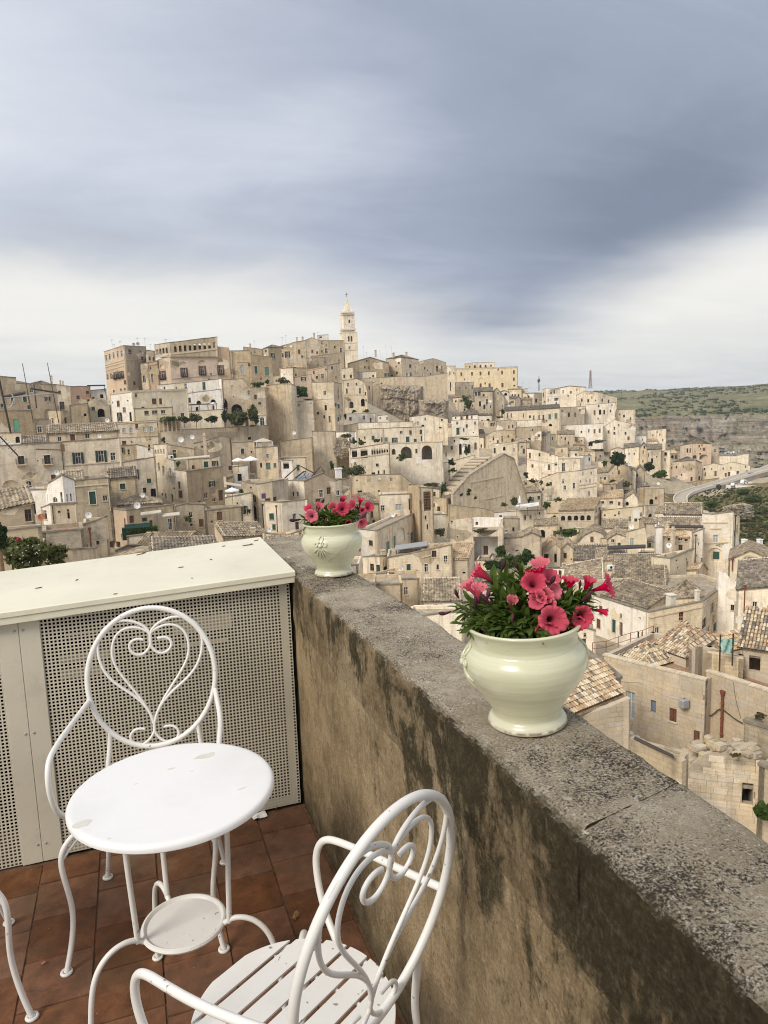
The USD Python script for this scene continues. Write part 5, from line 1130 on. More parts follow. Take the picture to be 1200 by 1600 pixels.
# centre: ridge right of the tower
H('tiled_house', 'long gabled grey house on the ridge right of the bell tower', 346, [(543, 568, 0), (578, 558, 'a'), (608, 567, 0)], 594, mat='grey', roof='extr', rmat='grey', back=12, wins='w573,564,2.5,3;w570,574,2,4;s604,586,3.5,6')
H('stone_house', 'tan corner house with two dark windows highest on the ridge right of the tower', 351, [(603, 561, 5), (627, 558, 0), (654, 562, 5)], 592, mat=['tan', 'tan'], roof='hip', rise=1.4, rmat='grey', wins='w641,572,3.5,5.5;w642,585,3.5,6.5;w619,573,2,2;w649,581,1.5,2', chimneys=[(587, 547, 556, 2.5, 3), (615, 551, 557, 3, 2), (635, 550, 556, 2.5, 3)])
H('stone_house', 'grey gabled house with twin arched openings at the right end of the ridge', 356, [(653, 566, 0), (677, 560, 0), (697, 567, 2)], 592, mat=['grey', 'grey'], wins='B683,576,3.4,9;B691,576,3.4,9;w668,579,3,3')
H('stone_house', 'low cream house with white arched window on the ridge', 330, [(555, 582, 0), (566, 581.5, 0), (588, 580.5, 0)], 596, mat=['tan', 'pale'], wins='c560.5,587,5,7;w583,587.5,3,3', back=5)
H('stone_house', 'pale pair of cottages just below the bell tower', 302, [(530, 577, 0), (552, 574, 0)], 600, mat='pale', wins='w538,588,3,5;w548.5,588,3.5,5')
H('retaining_wall', 'long retaining wall above the bare rock face', 327, [(565, 592, 0), (615, 589, 0), (668, 588, 0), (699, 583, 0)], 648, mat=['cream', 'tan', 'tan'], cat='wall', wins='A590,606,6,11;w577,606,2,6;o596,599,2,2', back=6)
H('stone_house', 'cream house with gable and tall white balcony window left of the lamp post', 267, [(535, 595, 0), (557, 592, 'a'), (569, 597, 0), (574, 612, 0)], 648, mat=['cream', 'cream'], wins='w542,611,2.5,8;k562.5,611,3.5,9;B549,632.5,6.5,10;B567,629,8,12;w571,615,2,5', courses=[(537, 617, 570, 617, .14)])
H('white_house', 'long white terrace house with planted roof below the cream gable', 251, [(540, 647, 0), (587, 646, 0)], 664, mat='white', wins='d579,656.5,2.8,7', back=6)
H('white_house', 'tiny white huts at the foot of the bare rock face', 249, [(589, 650, 0), (607, 648, 0)], 662, mat='white', wins='d605,654,2.5,5;d594,653,2,3', back=4)
H('garden_wall', 'low grey walls running below the bare rock face', 241, [(530, 667, 0), (560, 661, 0), (645, 659, 0)], 676, mat=['grey', 'pale'], cat='wall', back=5)
H('stone_house', 'low pale house at the right foot of the rock face', 262, [(640, 652, 0), (668, 648, 0), (700, 655, 0)], 674, mat=['pale', 'pale'], wins='w645,660,2,4;w653,660,2,4;w688,668,4,2', back=6)
H('long_house', 'long pale house with green shutters above two big arches', 216, [(557, 671, 0), (598, 669.5, 0), (663, 667, 0)], 696, mat=['pale', 'pale'], wins='n596.7,687,5,7;n603.5,687,4.5,6.5;s616.7,688,4.5,8;g637,686.7,5.5,9;g658.7,685,2.5,8;w570,684,2.5,4', courses=[(559, 671.5, 662, 668, .25)])
H('arched_house', 'lower storey of two big arches with green bush before it', 211, [(607, 693, 0), (692, 690, 0)], 726, mat='pale', wins='B615,706,6,9;B634.7,707,17,18;B667,707,16,22', deep=8, courses=[(608, 693.5, 690, 690.5, .25)], back=7)
H('loggia_house', 'cream house with seven small loggia arches and two dark bays', 196, [(547, 702, 0), (609, 692, 1)], 752, mat='pale', wins='o554,709,8,13;o569,708,11,15;B581.7,706,2.7,10,7,3.9,-.7;d591.7,739,2.5,8;d600.5,738.5,2.5,8', courses=[(548, 717, 608, 709, .35)])
H('stone_house', 'ochre wall with three small arched windows above the far petunias', 161, [(548, 744, 0), (590, 742, 'a'), (626, 741, 0), (644, 756, 1)], 795, mat=['cream', 'cream'], wins='a576,750,4.5,6;a593,749.5,4.5,6;a611,749,4.5,6;d562.5,772.5,7,12;a641,760,5,8', back=7)
H('stone_house', 'low patched roofs with pale window left of the wooden lattice', 151, [(592, 774, 0), (642, 772, 0)], 805, mat='pale', wins='k598,794,6,9;q623,792.5,10,10;d640,788,3,18', back=6)
H('stone_house', 'narrow stone house with big wooden lattice beside the long stair', 146, [(655, 762, 0), (677, 763, 1)], 845, mat='tan', wins='L667.5,783,11,30;w665,809,2.5,6;w668,823,2.5,8')
t = H('big_house', 'big house with roof terrace, pale arches and blue green doors below the far pot', 128, [(560, 827, 3), (588, 830, 0), (658, 798, 27)], 880, mat=['white', 'cream'], wins='A626,836,14,24;n616.5,846,3,18;n643.5,838,4,13;n606,855,5,18;A653.5,824,5,24', back=8)
H('stone_house', 'cream house with wavy top and two small windows above the tile roof cottage', 112, [(604, 872, 0), (640, 866, 'a'), (690, 855, 'a'), (707, 851, 0)], 912, mat='cream', wins='k666,887.5,5.5,13;w684,886,4,8;w650,897,3,3', courses=[(659, 872, 674, 868, .2)])
H('tiled_house', 'tan wall left of the tile roof cottage near the big pot', 99, [(604, 906, 0), (655, 905, 0)], 960, mat='tan', back=6)
H('tiled_house', 'cottage with corrugated pale tile roof left of the petunias', 92, [(659, 938, 0), (722, 937, 0)], 985, mat='pale', roof='shed', rise=1.9, back=5.2, rmat='tile')
H('stone_wall', 'smooth pale wall just behind the parapet between the pots', 74, [(640, 965, 0), (725, 955, 0)], 1040, mat='pale', cat='wall', back=5)
# stairs, bastion and ruin
t = H('bastion', 'huge triangular ramp wall of tan stone beside the long stair', 204, [(706, 773, 0), (733, 742, 'a'), (787, 708.5, 14), (803, 716, 'a'), (826, 786, 22)], 800, mat=['cream', 'cream'], cat='wall', cornice=False, back=1.4, roof='extr', rmat='flat', wins='o723,756,1.4,4;o760,762,1.6,2;o765,763,1.6,2;o797,748,2.2,5;o798,734,2.5,2', courses=[(734, 755, 786, 745, .35), (756, 781, 786, 775, .3)])
t = H('ruined_house', 'roofless ruin with great broken vault and white inner wall', 151, [(700, 817, 0), (714, 812, 'a'), (736, 810, 'a'), (738, 829, 'a'), (748, 834, 'a'), (757, 838, 'a'), (768, 835, 'a'), (779, 828, 'a'), (782, 812, 'a'), (787, 824, 0)], 892, mat='cream', wins='o759,858,38,52;w715,839,2.5,3;w706,815,3,5', cornice=False, back=6)
block(t, 154.5, [(738, 810, 0), (747, 808, 'a'), (785, 811, 0)], 888, mat='white', wins='d759,860,7,14;d745,818,4,5', cornice=False, back=3, cover=False)
H('stone_house', 'grey walled courtyard right of the ruin', 166, [(786, 810, 0), (812, 811, 0)], 848, mat='grey', back=5, wins='o802,828,3,8')
H('stone_house', 'brown low house with earth covered dome roof right of the ruin', 157, [(786, 841, 0), (815, 838, 'a'), (830, 831, 'a'), (846, 838, 0)], 885, mat='tan', wins='d823,860,4,4', back=7, roof='extr', rmat='tile')
H('white_house', 'white terrace walls with canopy below the bastion', 201, [(770, 802, 0), (801, 799, 0), (854, 797, 0)], 818, mat=['white', 'pale'], wins='k829,808,3,6;w843,802,2,4', back=6)
H('garden_wall', 'grey rubble terrace at the foot of the bastion', 194, [(700, 789, 0), (756, 795, 0), (772, 799, 0)], 812, mat=['grey', 'grey'], cat='wall', back=6)
H('stone_wall', 'pale rough wall with ivy left of the long stair', 226, [(655, 729, 0), (702, 722, 0)], 768, mat='pale', cat='wall', wins='o675,736,3,4;o697,720,2,4;o662,740,3,4', back=5)
H('stone_wall', 'pale wall with small holes along the upper stair', 236, [(702, 722, 0), (742, 711, 2)], 735, mat='pale', cat='wall', wins='o707,724,1.5,3;o716,720,1.5,3;o724,718,1.5,3', back=4)
# centre right, upper
H('stone_house', 'pale cube house with green door above the upper stair', 301, [(705, 657, 0), (748, 655, 0)], 684, mat='pale', wins='w714.5,661,3.5,4.5;D715.5,674,5,11')
H('tiled_house', 'small house with grey gable roof above the green door cube', 309, [(706, 650, 0), (724, 649, 0)], 660, mat='white', roof='gable', rise=1.6, rmat='grey', back=6, wins='w712,653,2,3')
H('tiled_house', 'grey roofed cottage right of the small gable', 307, [(724, 649, 0), (747, 647, 0)], 660, mat='white', roof='gable', rise=1.9, rmat='grey', back=6, wins='d730,652,4,7;w737,652,3,5')
H('stone_house', 'pale house row with dark arched door at the stair head', 266, [(688, 685, 0), (716, 683, 0), (749, 682, 0)], 718, mat=['pale', 'pale'], wins='c700,690,4,6;w692,687,3,8;w710,689,2,3;a719.5,702,4,17;d743,697,3.8,11;w697,710,2,7;a733,701,4,14')
H('stone_house', 'tan chapel like house with gable right of the stair head', 291, [(758, 682, 3), (770, 675, 'a'), (783, 672, 0), (809, 673, 2)], 696, mat=['tan', 'tan'], wins='w771,685,2.5,6;w784.5,685.5,2.5,9;a801,688,4.5,6', back=7)
H('stone_house', 'brown house with stepped roof behind the chapel like house', 312, [(775, 659, 0), (797, 656, 'a'), (808, 660, 0)], 678, mat='tan', wins='w801,666,2,5;w795,667,2,5')
H('stone_house', 'low wall with corbelled eave at the stair head', 271, [(768, 694, 0), (810, 690, 0)], 712, mat='pale', wins='w773,704,3,8;a788,701,4,6;a815,702,4,9', courses=[(792, 694, 812, 692, .5)], back=5)
t = H('convent', 'long plain ochre convent with rows of small windows on the right skyline', 411, [(712, 576, 0), (809, 573, 3)], 608, mat='yellow', cat='convent', wins='b720.8,584.5,2.8,5.5;b737.5,584,2.8,5.5;b750.8,583.5,2.8,5.5;b763.8,583,2.8,5.5;b784.5,582,2.8,5.5;b803,581.3,2.8,5.5;b803,592.5,2.8,5;b751,602.5,3.4,7;b765,602,3.4,6;b785,601.7,3.4,6.5;A751.7,593,8,6;a803.5,602.5,3,2.5', courses=[(713, 577.5, 808, 574.5, .25)])
block(t, 416, [(725, 569, 3), (739, 567, 0), (773, 566, 0)], 577, mat=['tan', 'pale'], deep=0, wins='a728.5,573.5,2,3;a734,573,2,3.5;a742,572.5,3,4;a750.7,572.3,3,4;a758.7,572,3,4;a767.5,571.5,3,4')
H('stone_house', 'narrow pale house left of the convent', 386, [(697, 572, 0), (712.5, 572, 0)], 614, mat='pale', wins='w703,583,1.6,5;w704,604,1.6,14;w709,583,1.5,3')
H('stone_house', 'grey terrace house with timber pergola in front of the convent', 372, [(711, 598, 0), (740, 597, 0)], 614, mat='grey', wins='w718,607,3,4;w728,606,3,4;w738,605,2.5,7', back=6)
H('tiled_house', 'grey gabled house with paired windows below the convent', 351, [(741, 612, 0), (770, 611, 0)], 640, mat='tan', roof='gable', rise=2.2, rmat='grey', wins='w743.5,615.5,4,6;w748.8,615.5,4,6;d750,631,3,8;k761,628,4,9', back=9)
H('tiled_house', 'steep grey gable end right of the paired windows', 353, [(769, 614, 0), (776, 606, 'a'), (789, 621, 0)], 640, mat='grey', roof='extr', rmat='grey', back=9)
H('white_house', 'white gabled house with arched windows below the convent', 361, [(779, 613, 0), (788, 610, 'a'), (796, 613, 0)], 632, mat='white', roof='extr', rmat='grey', back=8, wins='w783,616.5,2.5,4;a790,616,4.5,4.5')
H('long_house', 'long cream palace with green shutters and low grey roof in the right centre', 331, [(787, 642, 0), (875, 637, 0)], 672, mat='cream', roof='shed', rmat='grey', rise=1.8, back=10, wins='k793,649,2,7;k799,649,2,7;k818,649,2,6;w828,651,3,4;k834,653,2.5,8;k842.5,652.5,2.5,8;h849,653,2.5,9;n859,651,4,7.5;n868.7,650,4,8.5;a860,664,5,4;w842,664,1.5,3')
H('retaining_wall', 'pale wall before the long cream palace', 322, [(788, 658, 0), (847, 656, 0)], 676, mat='pale', cat='wall', back=5)
H('stone_house', 'grey flat house with dark garage openings in the right centre', 292, [(805, 669, 0), (846, 666, 0)], 692, mat='grey', wins='o815,686,5,3;o826,686,6,3;w832,672,2,3', back=8)
H('white_house', 'white stacked cubes on the right skyline', 401, [(847, 609, 2), (853, 607, 0), (875, 609, 2)], 642, mat=['tan', 'white'], wins='d849,617,2,7;d861,614,2.5,4;d866,612,3,6;o870,624,8,4.5', courses=[(854, 620, 874, 620, .15)])
H('tiled_house', 'pale house with low grey gable on the right skyline', 421, [(864, 608, 0), (890, 603, 'a'), (916, 605, 0)], 626, mat='pale', roof='extr', rmat='grey', back=9, wins='w880,612,2,5;w872,613,2,3;k892,613,3,4')
H('stone_house', 'cream house with several windows below the mast', 402, [(900, 618, 2), (915, 611, 'a'), (934, 613, 0), (964, 621, 3)], 648, mat=['cream', 'cream'], wins='w909,625,3,5;w919,626,3,5;w941,625,2.5,5;w951,627,2.5,5;w955,640,3,5')
H('stone_house', 'grey flat block with two dark doors right of the long cream palace', 371, [(873, 637, 0), (914, 635, 0)], 662, mat='grey', wins='d889,648,2.8,7;d899,648,2.8,7;w906,641,2,3')
H('stone_house', 'pale house with three tall dark doors under the mast', 377, [(914, 633, 0), (962, 629, 0)], 660, mat='pale', wins='d929,645,2.8,8;d937.7,644,3.5,8;d944,644,2.5,7;w954,642,2,4')
H('stone_house', 'cream block at the right edge of the upper town', 382, [(948, 641, 0), (993, 640, 0)], 672, mat='cream', wins='d960.7,649,3.5,6;w975,650,3,4;w985,654,2,4;w961,662,2,7')
H('white_house', 'long white house with two dark doors in the right centre', 336, [(877, 665, 0), (943, 662, 0)], 684, mat='white', wins='d929,674,3,7;d937,673,3,7;w920,673,2,5;w886,672,2,3', back=6)
H('stone_house', 'pale stepped house right of the long white house', 342, [(942, 668, 0), (960, 656, 'a'), (994, 664, 0)], 688, mat='pale', wins='d951,675,3,5;d982,685,3.5,6;w960,677,3,4', back=7)
H('stone_house', 'pale flat house near the gorge edge at right', 401, [(1011, 673, 0), (1041, 670, 0)], 692, mat='pale', wins='w1020,680,2,3;w1031,679,2,3')
# right centre
t = H('big_house', 'large cream house with arched niche and corbelled terrace in the right centre', 246, [(823, 701, 4), (840, 703, 'a'), (872, 713, 0), (873, 717.5, .2), (908, 716.5, 1)], 752, mat=['pale', 'pale', 'pale'], wins='w843,710.5,3,5;w859.7,711,3,5;d858,730,4,9;d828,712,3,9;k880.5,730,5,13;A899,728,7,11', courses=[(824, 718, 871, 725, .15)])
H('big_house', 'lower cream front with lamp and dark doorways under the arched niche house', 236, [(845, 748, 1), (870, 739, 0), (902, 736, 0), (933, 731, 3)], 778, mat=['cream', 'pale', 'pale'], wins='a846,744,3,5;a856,746,4,6;k880,752,3,6;k897,759,3.5,9;w907,752,2,3;w911,740,2,4;w924,739,2,4;k922,751,2.5,6;w916,751,1.5,3', courses=[(905, 759, 932, 755, .4), (905, 764, 932, 760, .3)], back=7)
t = H('arcaded_house', 'tile roofed house with five dark round arches in a row', 216, [(873, 798, 0), (928, 796.5, 0), (940, 783, 9)], 836, mat=['cream', 'cream'], roof='flat', wins='B879.7,810,6.6,8.5;B890,809.8,6.6,8.5;B900,809.6,6.6,8.5;B910,809.4,6.6,8.5;B919.8,809.2,6.4,8.5;B930.2,809,1.9,7;B932.9,807.5,1.9,7;B935.6,806,1.9,7;B938,804.5,1.6,7', courses=[(873, 802.5, 927, 801, .12), (873, 815, 927, 814, .25)], cornice=False)
mb = MB(); P0, P1, P2 = pt(872, 797.5, 215.5), pt(928.5, 795.8, 215.5), pt(940.5, 782.5, 225.5); P3 = P0+P2-P1
tiled(mb, P0, P1, P2+[0, 0, 1.2], P3+[0, 0, 1.2], .45, seed=3); part(t, 'tiled_roof', mb.mesh(), R['warm'])
H('yellow_house', 'smooth yellow wall with two round holes right of the arcaded house', 221, [(940, 798, 0), (1006, 791, 1)], 828, mat='yellow', wins='a945,805,2.6,3;a961,805,2.6,3;k984,811,4,8', back=7)
H('tiled_house', 'low mottled tile roof in front of the yellow wall', 201, [(940, 825, 0), (981, 824, 0)], 836, mat='cream', roof='shed', rise=1.8, back=5, rmat='tile')
H('tiled_house', 'long house with pale tile roof behind the yellow wall', 241, [(929, 779, 0), (974, 777, 0)], 795, mat='pale', roof='shed', rise=1.8, back=7, rmat='warm', wins='w940,785,8,4;w955,785,6,4')
H('tiled_house', 'small pale gable with arched opening right of the pale tile roof', 243, [(974, 780, 0), (990, 769, 'a'), (998, 780, 0)], 797, mat='pale', roof='extr', rmat='tile', back=7, wins='a980,787,5,6')
H('vaulted_house', 'brown blank house with round vault top by the dark tree', 271, [(951, 737, 0), (960, 726, 'a'), (970, 723, 'a'), (982, 728, 'a'), (988, 736, 0)], 757, mat='tan', roof='extr', rmat='grey', back=9)
H('vaulted_house', 'pale vaulted house with black slot right of the brown vault', 273, [(978, 738, 0), (985, 731, 'a'), (994, 736, 0)], 770, mat='pale', roof='extr', rmat='grey', back=8, wins='w986,741,2,4;w984,756,1.5,3')
H('vaulted_house', 'grey vault house right of the pale vault', 279, [(993, 735, 0), (1000, 728, 'a'), (1008, 736, 0)], 752, mat='grey', roof='extr', rmat='grey', back=8)
H('tiled_house', 'gabled house with sloping roof above the dark tree', 331, [(975, 700, 0), (1000, 697, 0)], 722, mat='pale', roof='gable', rise=1.8, rmat='grey', wins='w983,709,2,3;w991,709,2,3', back=9)
H('tiled_house', 'tall narrow gable among the right roofs', 327, [(999, 700, 0), (1006, 692, 'a'), (1012, 700, 0)], 724, mat='cream', roof='extr', rmat='grey', back=9, wins='w1005,706,1.6,5')
H('tiled_house', 'wide house with grey gable roof above the vine terrace', 325, [(1011, 702, 0), (1034, 701, 0)], 724, mat='cream', roof='gable', rise=2, rmat='grey', wins='k1013,711,3,6;w1026,714,2,3', back=9)
H('stone_house', 'pale narrow house with arched window right of the vine terrace', 329, [(1033, 705, 0), (1048, 704, 0)], 728, mat='pale', wins='a1040,709,4,6;w1039,718,2,4')
H('stone_house', 'pink church like house with pyramid roof and big arches near the road', 431, [(1063, 697, 2), (1083, 693, 0), (1112, 694, 2)], 724, mat=['pink', 'pink'], roof='hip', rise=3.6, rmat='grey', wins='d1074,704,2.4,7;d1078.5,704,2.4,7;b1100,702,4,5;B1085.5,714,6,6;B1099.5,714,13,8', courses=[(1084, 708, 1111, 707.5, .4)])
H('stone_house', 'low pink wing right of the pyramid roof', 441, [(1111, 698, 0), (1124, 698, 0)], 714, mat='tan', wins='w1117,704,3,5')
H('tiled_house', 'pink tan house with grey roof and gable facing right by the road', 371, [(1051, 722, 0), (1087, 719, 0), (1096, 723, 6)], 752, mat=['pink', 'pink'], roof='hip', rise=1.6, rmat='grey', wins='w1057,730,2,4;w1080,733,2,4;w1090,731,1.5,3;w1065,742,2,3')
H('row_houses', 'row of low yellow houses with doors along the road', 381, [(1097, 729, 0), (1116, 724, 'a'), (1128, 727, 'a'), (1142, 722, 'a'), (1158, 725, 'a'), (1173, 728, 0)], 746, mat='yellow', wins='d1102,741,2,6;d1118,740,3.6,8;w1112,733,2,3;w1130,732,2,3;d1134,742,3,6;d1139,741,3.6,7;w1142,731,2,3;g1152.7,740,3.6,8;g1166.7,739,3.6,8;w1165,729,2,3', back=7)
H('stone_wall', 'long tan wall running along the road', 341, [(1000, 761, 0), (1060, 756, 'a'), (1124, 747, 20)], 768, mat='tan', cat='wall', wins='a1087,757,4,4;o1053,760,3,6;o1068,759,2,3', back=3)
H('retaining_wall', 'pale terrace wall carrying parked cars at the gorge edge', 441, [(1123, 713, 0), (1148, 713, 'a'), (1170, 709, 0), (1172, 722, 4)], 724, mat=['pale', 'tan'], cat='wall', back=14, rmat='flat', cornice=False)
t = H('big_house', 'big pale house with tall arched green window and pediment by the slope', 141, [(1097, 803, 0), (1113, 804, 'a'), (1146, 800, 0), (1156, 806, 5)], 892, mat=['pale', 'pale'], wins='q1118,841.7,8,12;A1117.5,867,23,22;w1152,826,2,12;w1142,845,2,12;w1148,833,2,10', courses=[(1098, 817, 1137, 817, .14), (1098, 850, 1137, 848, .18), (1110, 827, 1127, 827, .2)])
f = Facade(pt(1097, 803, 141.3), pt(1146, 800, 141.3), [(0, 0), (1, 0)], -60); mb = MB(); u0, z0, _ = f.hit(1114, 873); u1, z1, _ = f.hit(1124, 862); f.box(mb, u0, u1, z0, z1, .05, .12); part(t, 'green_window', mb.mesh(), C['green'])
t = H('tiled_house', 'tiered pale house with three mottled tile roofs left of the big pale house', 137, [(1036, 837, 0), (1085, 839, 0)], 864, mat='grey', roof='shed', rise=1.4, back=4, rmat='warm', wins='w1045,843,4,5;k1063,842,7,7;w1072,844,5,4', chimneys=[(1051, 825, 860, 4, -2), (1044, 815, 828, 5, 6)])
block(t, 142, [(1026, 824, 0), (1098, 825, 0)], 840, roof='shed', rise=1.5, back=4.5, mat='white', rmat='tile', deep=1, wins='w1091,835,2,3')
block(t, 147.5, [(1037, 802, 0), (1098, 803, 0)], 816, roof='shed', rise=1.6, back=5, mat='pale', rmat='tile', deep=1)
H('white_house', 'white flat walls at the left end of the tiered house', 139, [(1023, 825, 0), (1038, 824, 0)], 866, mat='white', back=5)
H('stone_house', 'pale narrow wing with small windows right of the tiered house', 136, [(1083, 833, 0), (1101, 826, 1)], 885, mat='pale', wins='w1092,850,2,5;w1089,868,1.5,4;d1096,876,2,8', back=6)
H('yellow_house', 'yellow low house with flat tiled terrace below the tiered house', 127, [(1018, 870, 0), (1047, 873, 0), (1084, 858, 7)], 896, mat=['yellow', 'yellow'], wins='w1033,884,3,3;w1073,874,2,4;d1074,882,2.5,10;w1059,887,2,3', back=6, rmat='tile')
H('yellow_house', 'tall yellow house with grid window beside the rubble roofs', 171, [(979, 832, 0), (1008, 824, 1), (1011, 846, 1)], 862, mat=['yellow', 'yellow'], wins='q987.5,846.7,6,11', back=7)
H('tiled_house', 'grey house with rubble stone roof left of the grid window', 176, [(948, 843, 0), (963, 833, 'a'), (981, 839, 0)], 860, mat='cream', roof='extr', rmat='tile', back=8)
H('tiled_house', 'rubble roofed round house behind the dark tile roof', 179, [(902, 847, 0), (912, 836, 'a'), (928, 828, 'a'), (940, 832, 'a'), (949, 843, 0)], 864, mat='pale', roof='extr', rmat='tile', back=9)
H('tiled_house', 'small house with two dark doorways and sunken tile roof', 164, [(846, 856, 0), (862, 843, 'a'), (877, 857, 0)], 893, mat='cream', roof='extr', rmat='warm', back=7, wins='o853.7,873,7,15;o868,872,4,14')
H('tiled_house', 'small house with one square window left of the dark tile roof', 166, [(876, 858, 0), (886, 848, 'a'), (897, 857, 0)], 892, mat='cream', roof='extr', rmat='tile', back=7, wins='w883,868,5,8')
H('tiled_house', 'yellow wall with dark ribbed tile roof beside the black beam', 163, [(896, 874, 0), (951, 873, 0)], 900, mat='yellow', roof='shed', rise=2.4, back=5.5, rmat='grey')
H('tiled_house', 'house with broad stone tile roof rising behind the petunias', 128, [(880, 930, 0), (945, 918, 0)], 962, mat='pale', roof='shed', rise=3.0, back=12, rmat='tile')
H('tiled_house', 'mottled tile roof with air conditioner box behind the curved house', 121, [(955, 912, 0), (1042, 913, 0)], 932, mat='cream', roof='shed', rise=3.2, back=10, rmat='tile')
t = H('curved_house', 'large curved stone house with courtyard roofs and brown drainpipes', 101, [(928, 931, 9), (1013, 957, 0), (1098, 940, 3), (1128, 918, 14), (1149, 914, 19)], 1012, mat=['white', 'cream', 'cream', 'cream'], wins='g959,978,6,20;d970,983,5.5,22;w970,962,3,7;w997,992,3.5,10;w1003,993,3,10;w1068,980,8,3;w1115,967,3,12;h1126,976,4,26;w1107,982,2,7;w1145,955,2.5,14', courses=[(1014, 966, 1096, 949, .22), (1099, 948, 1127, 927, .22)], back=10)
block(t, 108, [(1045, 936, 0), (1100, 932, 0)], 944, roof='hip', rise=1.6, mat='cream', rmat='tile', deep=0, back=6)
block(t, 105, [(940, 928, 4), (1010, 950, 0)], 958, roof='shed', rise=1.3, mat='cream', rmat='tile', deep=0, back=7, cornice=False)
for px, a, b, w in ((1048, 926, 946, 10), (1089, 924, 940, 5)):
    c = pt(px, b, 101+3); k = w/FPX*52; part(t, 'chimney', MB().box((c[0]-k, c[1]-k, c[2]-.8), (c[0]+k, c[1]+k, c[2]+1.5)).box((c[0]-k*1.3, c[1]-k*1.3, c[2]+1.5), (c[0]+k*1.3, c[1]+k*1.3, c[2]+1.65)).mesh(), C['trim_white'])
H('white_house', 'white wall with small green shutter half hidden by the big pot', 95, [(886, 975, 0), (931, 986, 0)], 1020, mat='pale', wins='w914,992,4,6;g911,1002,9,8;c900,989,4,10', back=5)
H('gabled_house', 'yellow stone gable with two green shuttered windows at right edge', 131, [(1138, 874, 0), (1172, 859, 'a'), (1207, 873, 0)], 905, mat='yellow', roof='extr', rmat='tile', back=9, wins='s1176,876,7,10;s1174,895,9,6')
H('tiled_house', 'pale house with grey tile roof, balcony door and red drainpipe at right edge', 106, [(1151, 919, 0), (1212, 914, 0)], 982, mat='pale', roof='shed', rise=2.6, back=7, rmat='grey', wins='k1179,951,7,22')
H('stone_house', 'pale ruined wall joining the curved house and the grey tile roof', 112, [(1120, 893, 0), (1135, 897, 'a'), (1152, 917, 0)], 960, mat='white', cornice=False, back=4)

lf = lambda t_: (np.interp(t_, [0, .3, .65, 1], [690, 701, 722, 741]), np.interp(t_, [0, .3, .65, 1], [776, 748, 727, 712]))
rf = lambda t_: (np.interp(t_, [0, .3, .65, 1], [708, 721, 743, 768]), np.interp(t_, [0, .3, .65, 1], [772, 752, 731, 713]))
for k in range(8):
    for e in (lf, rf): p = pt(*e(k/7), 207+33*k/7); BASES.append((p[0], p[1], p[2]-.8))
# ================================================================ the nearest roofs, below the parapet on the right
def courses_of(parent, f, mat, bw, bh, u0, u1, z0, z1, limit, rg, name='stone_block', clip=None):
    """Single blocks laid in courses on a facade, each proud of the joints; past the limit they are joined."""
    n = 0; rest = MB(); r = 0; z = z1
    while z-bh > z0:
        u = u0-rg.uniform(0, bw); 
        while u < u1:
            L = bw*rg.uniform(.8, 1.2); a, b = max(u, u0)+.012, min(u+L, u1)-.012; u += L
            if b-a < .12: continue
            um = (a+b)/2
            if z > min(f.topz(a), f.topz(b))-.02: continue
            q = sbox(a, z-bh+.012, b, z)
            if any(q.intersects(h) for h in f.holes):
                for h in f.holes: q = q.difference(h.buffer(.03))
                if q.is_empty: continue
                q = max(getattr(q, 'geoms', [q]), key=lambda g: g.area)
                if q.area < .03: continue
                if q.bounds[2]-q.bounds[0] < .1: continue
            w = rg.uniform(.008, .022); m = f.plate(q, .003, w)
            if n < limit: part(parent, name, m, mat); n += 1
            else: rest.add(*m)
        z -= bh
    if rest.v: part(parent, 'small_blocks', rest.mesh(), mat, kind='stuff')
TB = [plain('tile_straw', (.52, .41, .26), .9, .15, .3, 5), plain('tile_ochre', (.42, .29, .17), .9, .15, .3, 5), plain('tile_rose', (.42, .27, .18), .9, .15, .3, 5), plain('tile_grey', (.25, .21, .165), .95, .1, .35, 5), plain('tile_dark', (.17, .135, .105), .95, .1, .35, 5), plain('tile_chalk', (.60, .52, .39), .9, .15, .25, 5)]
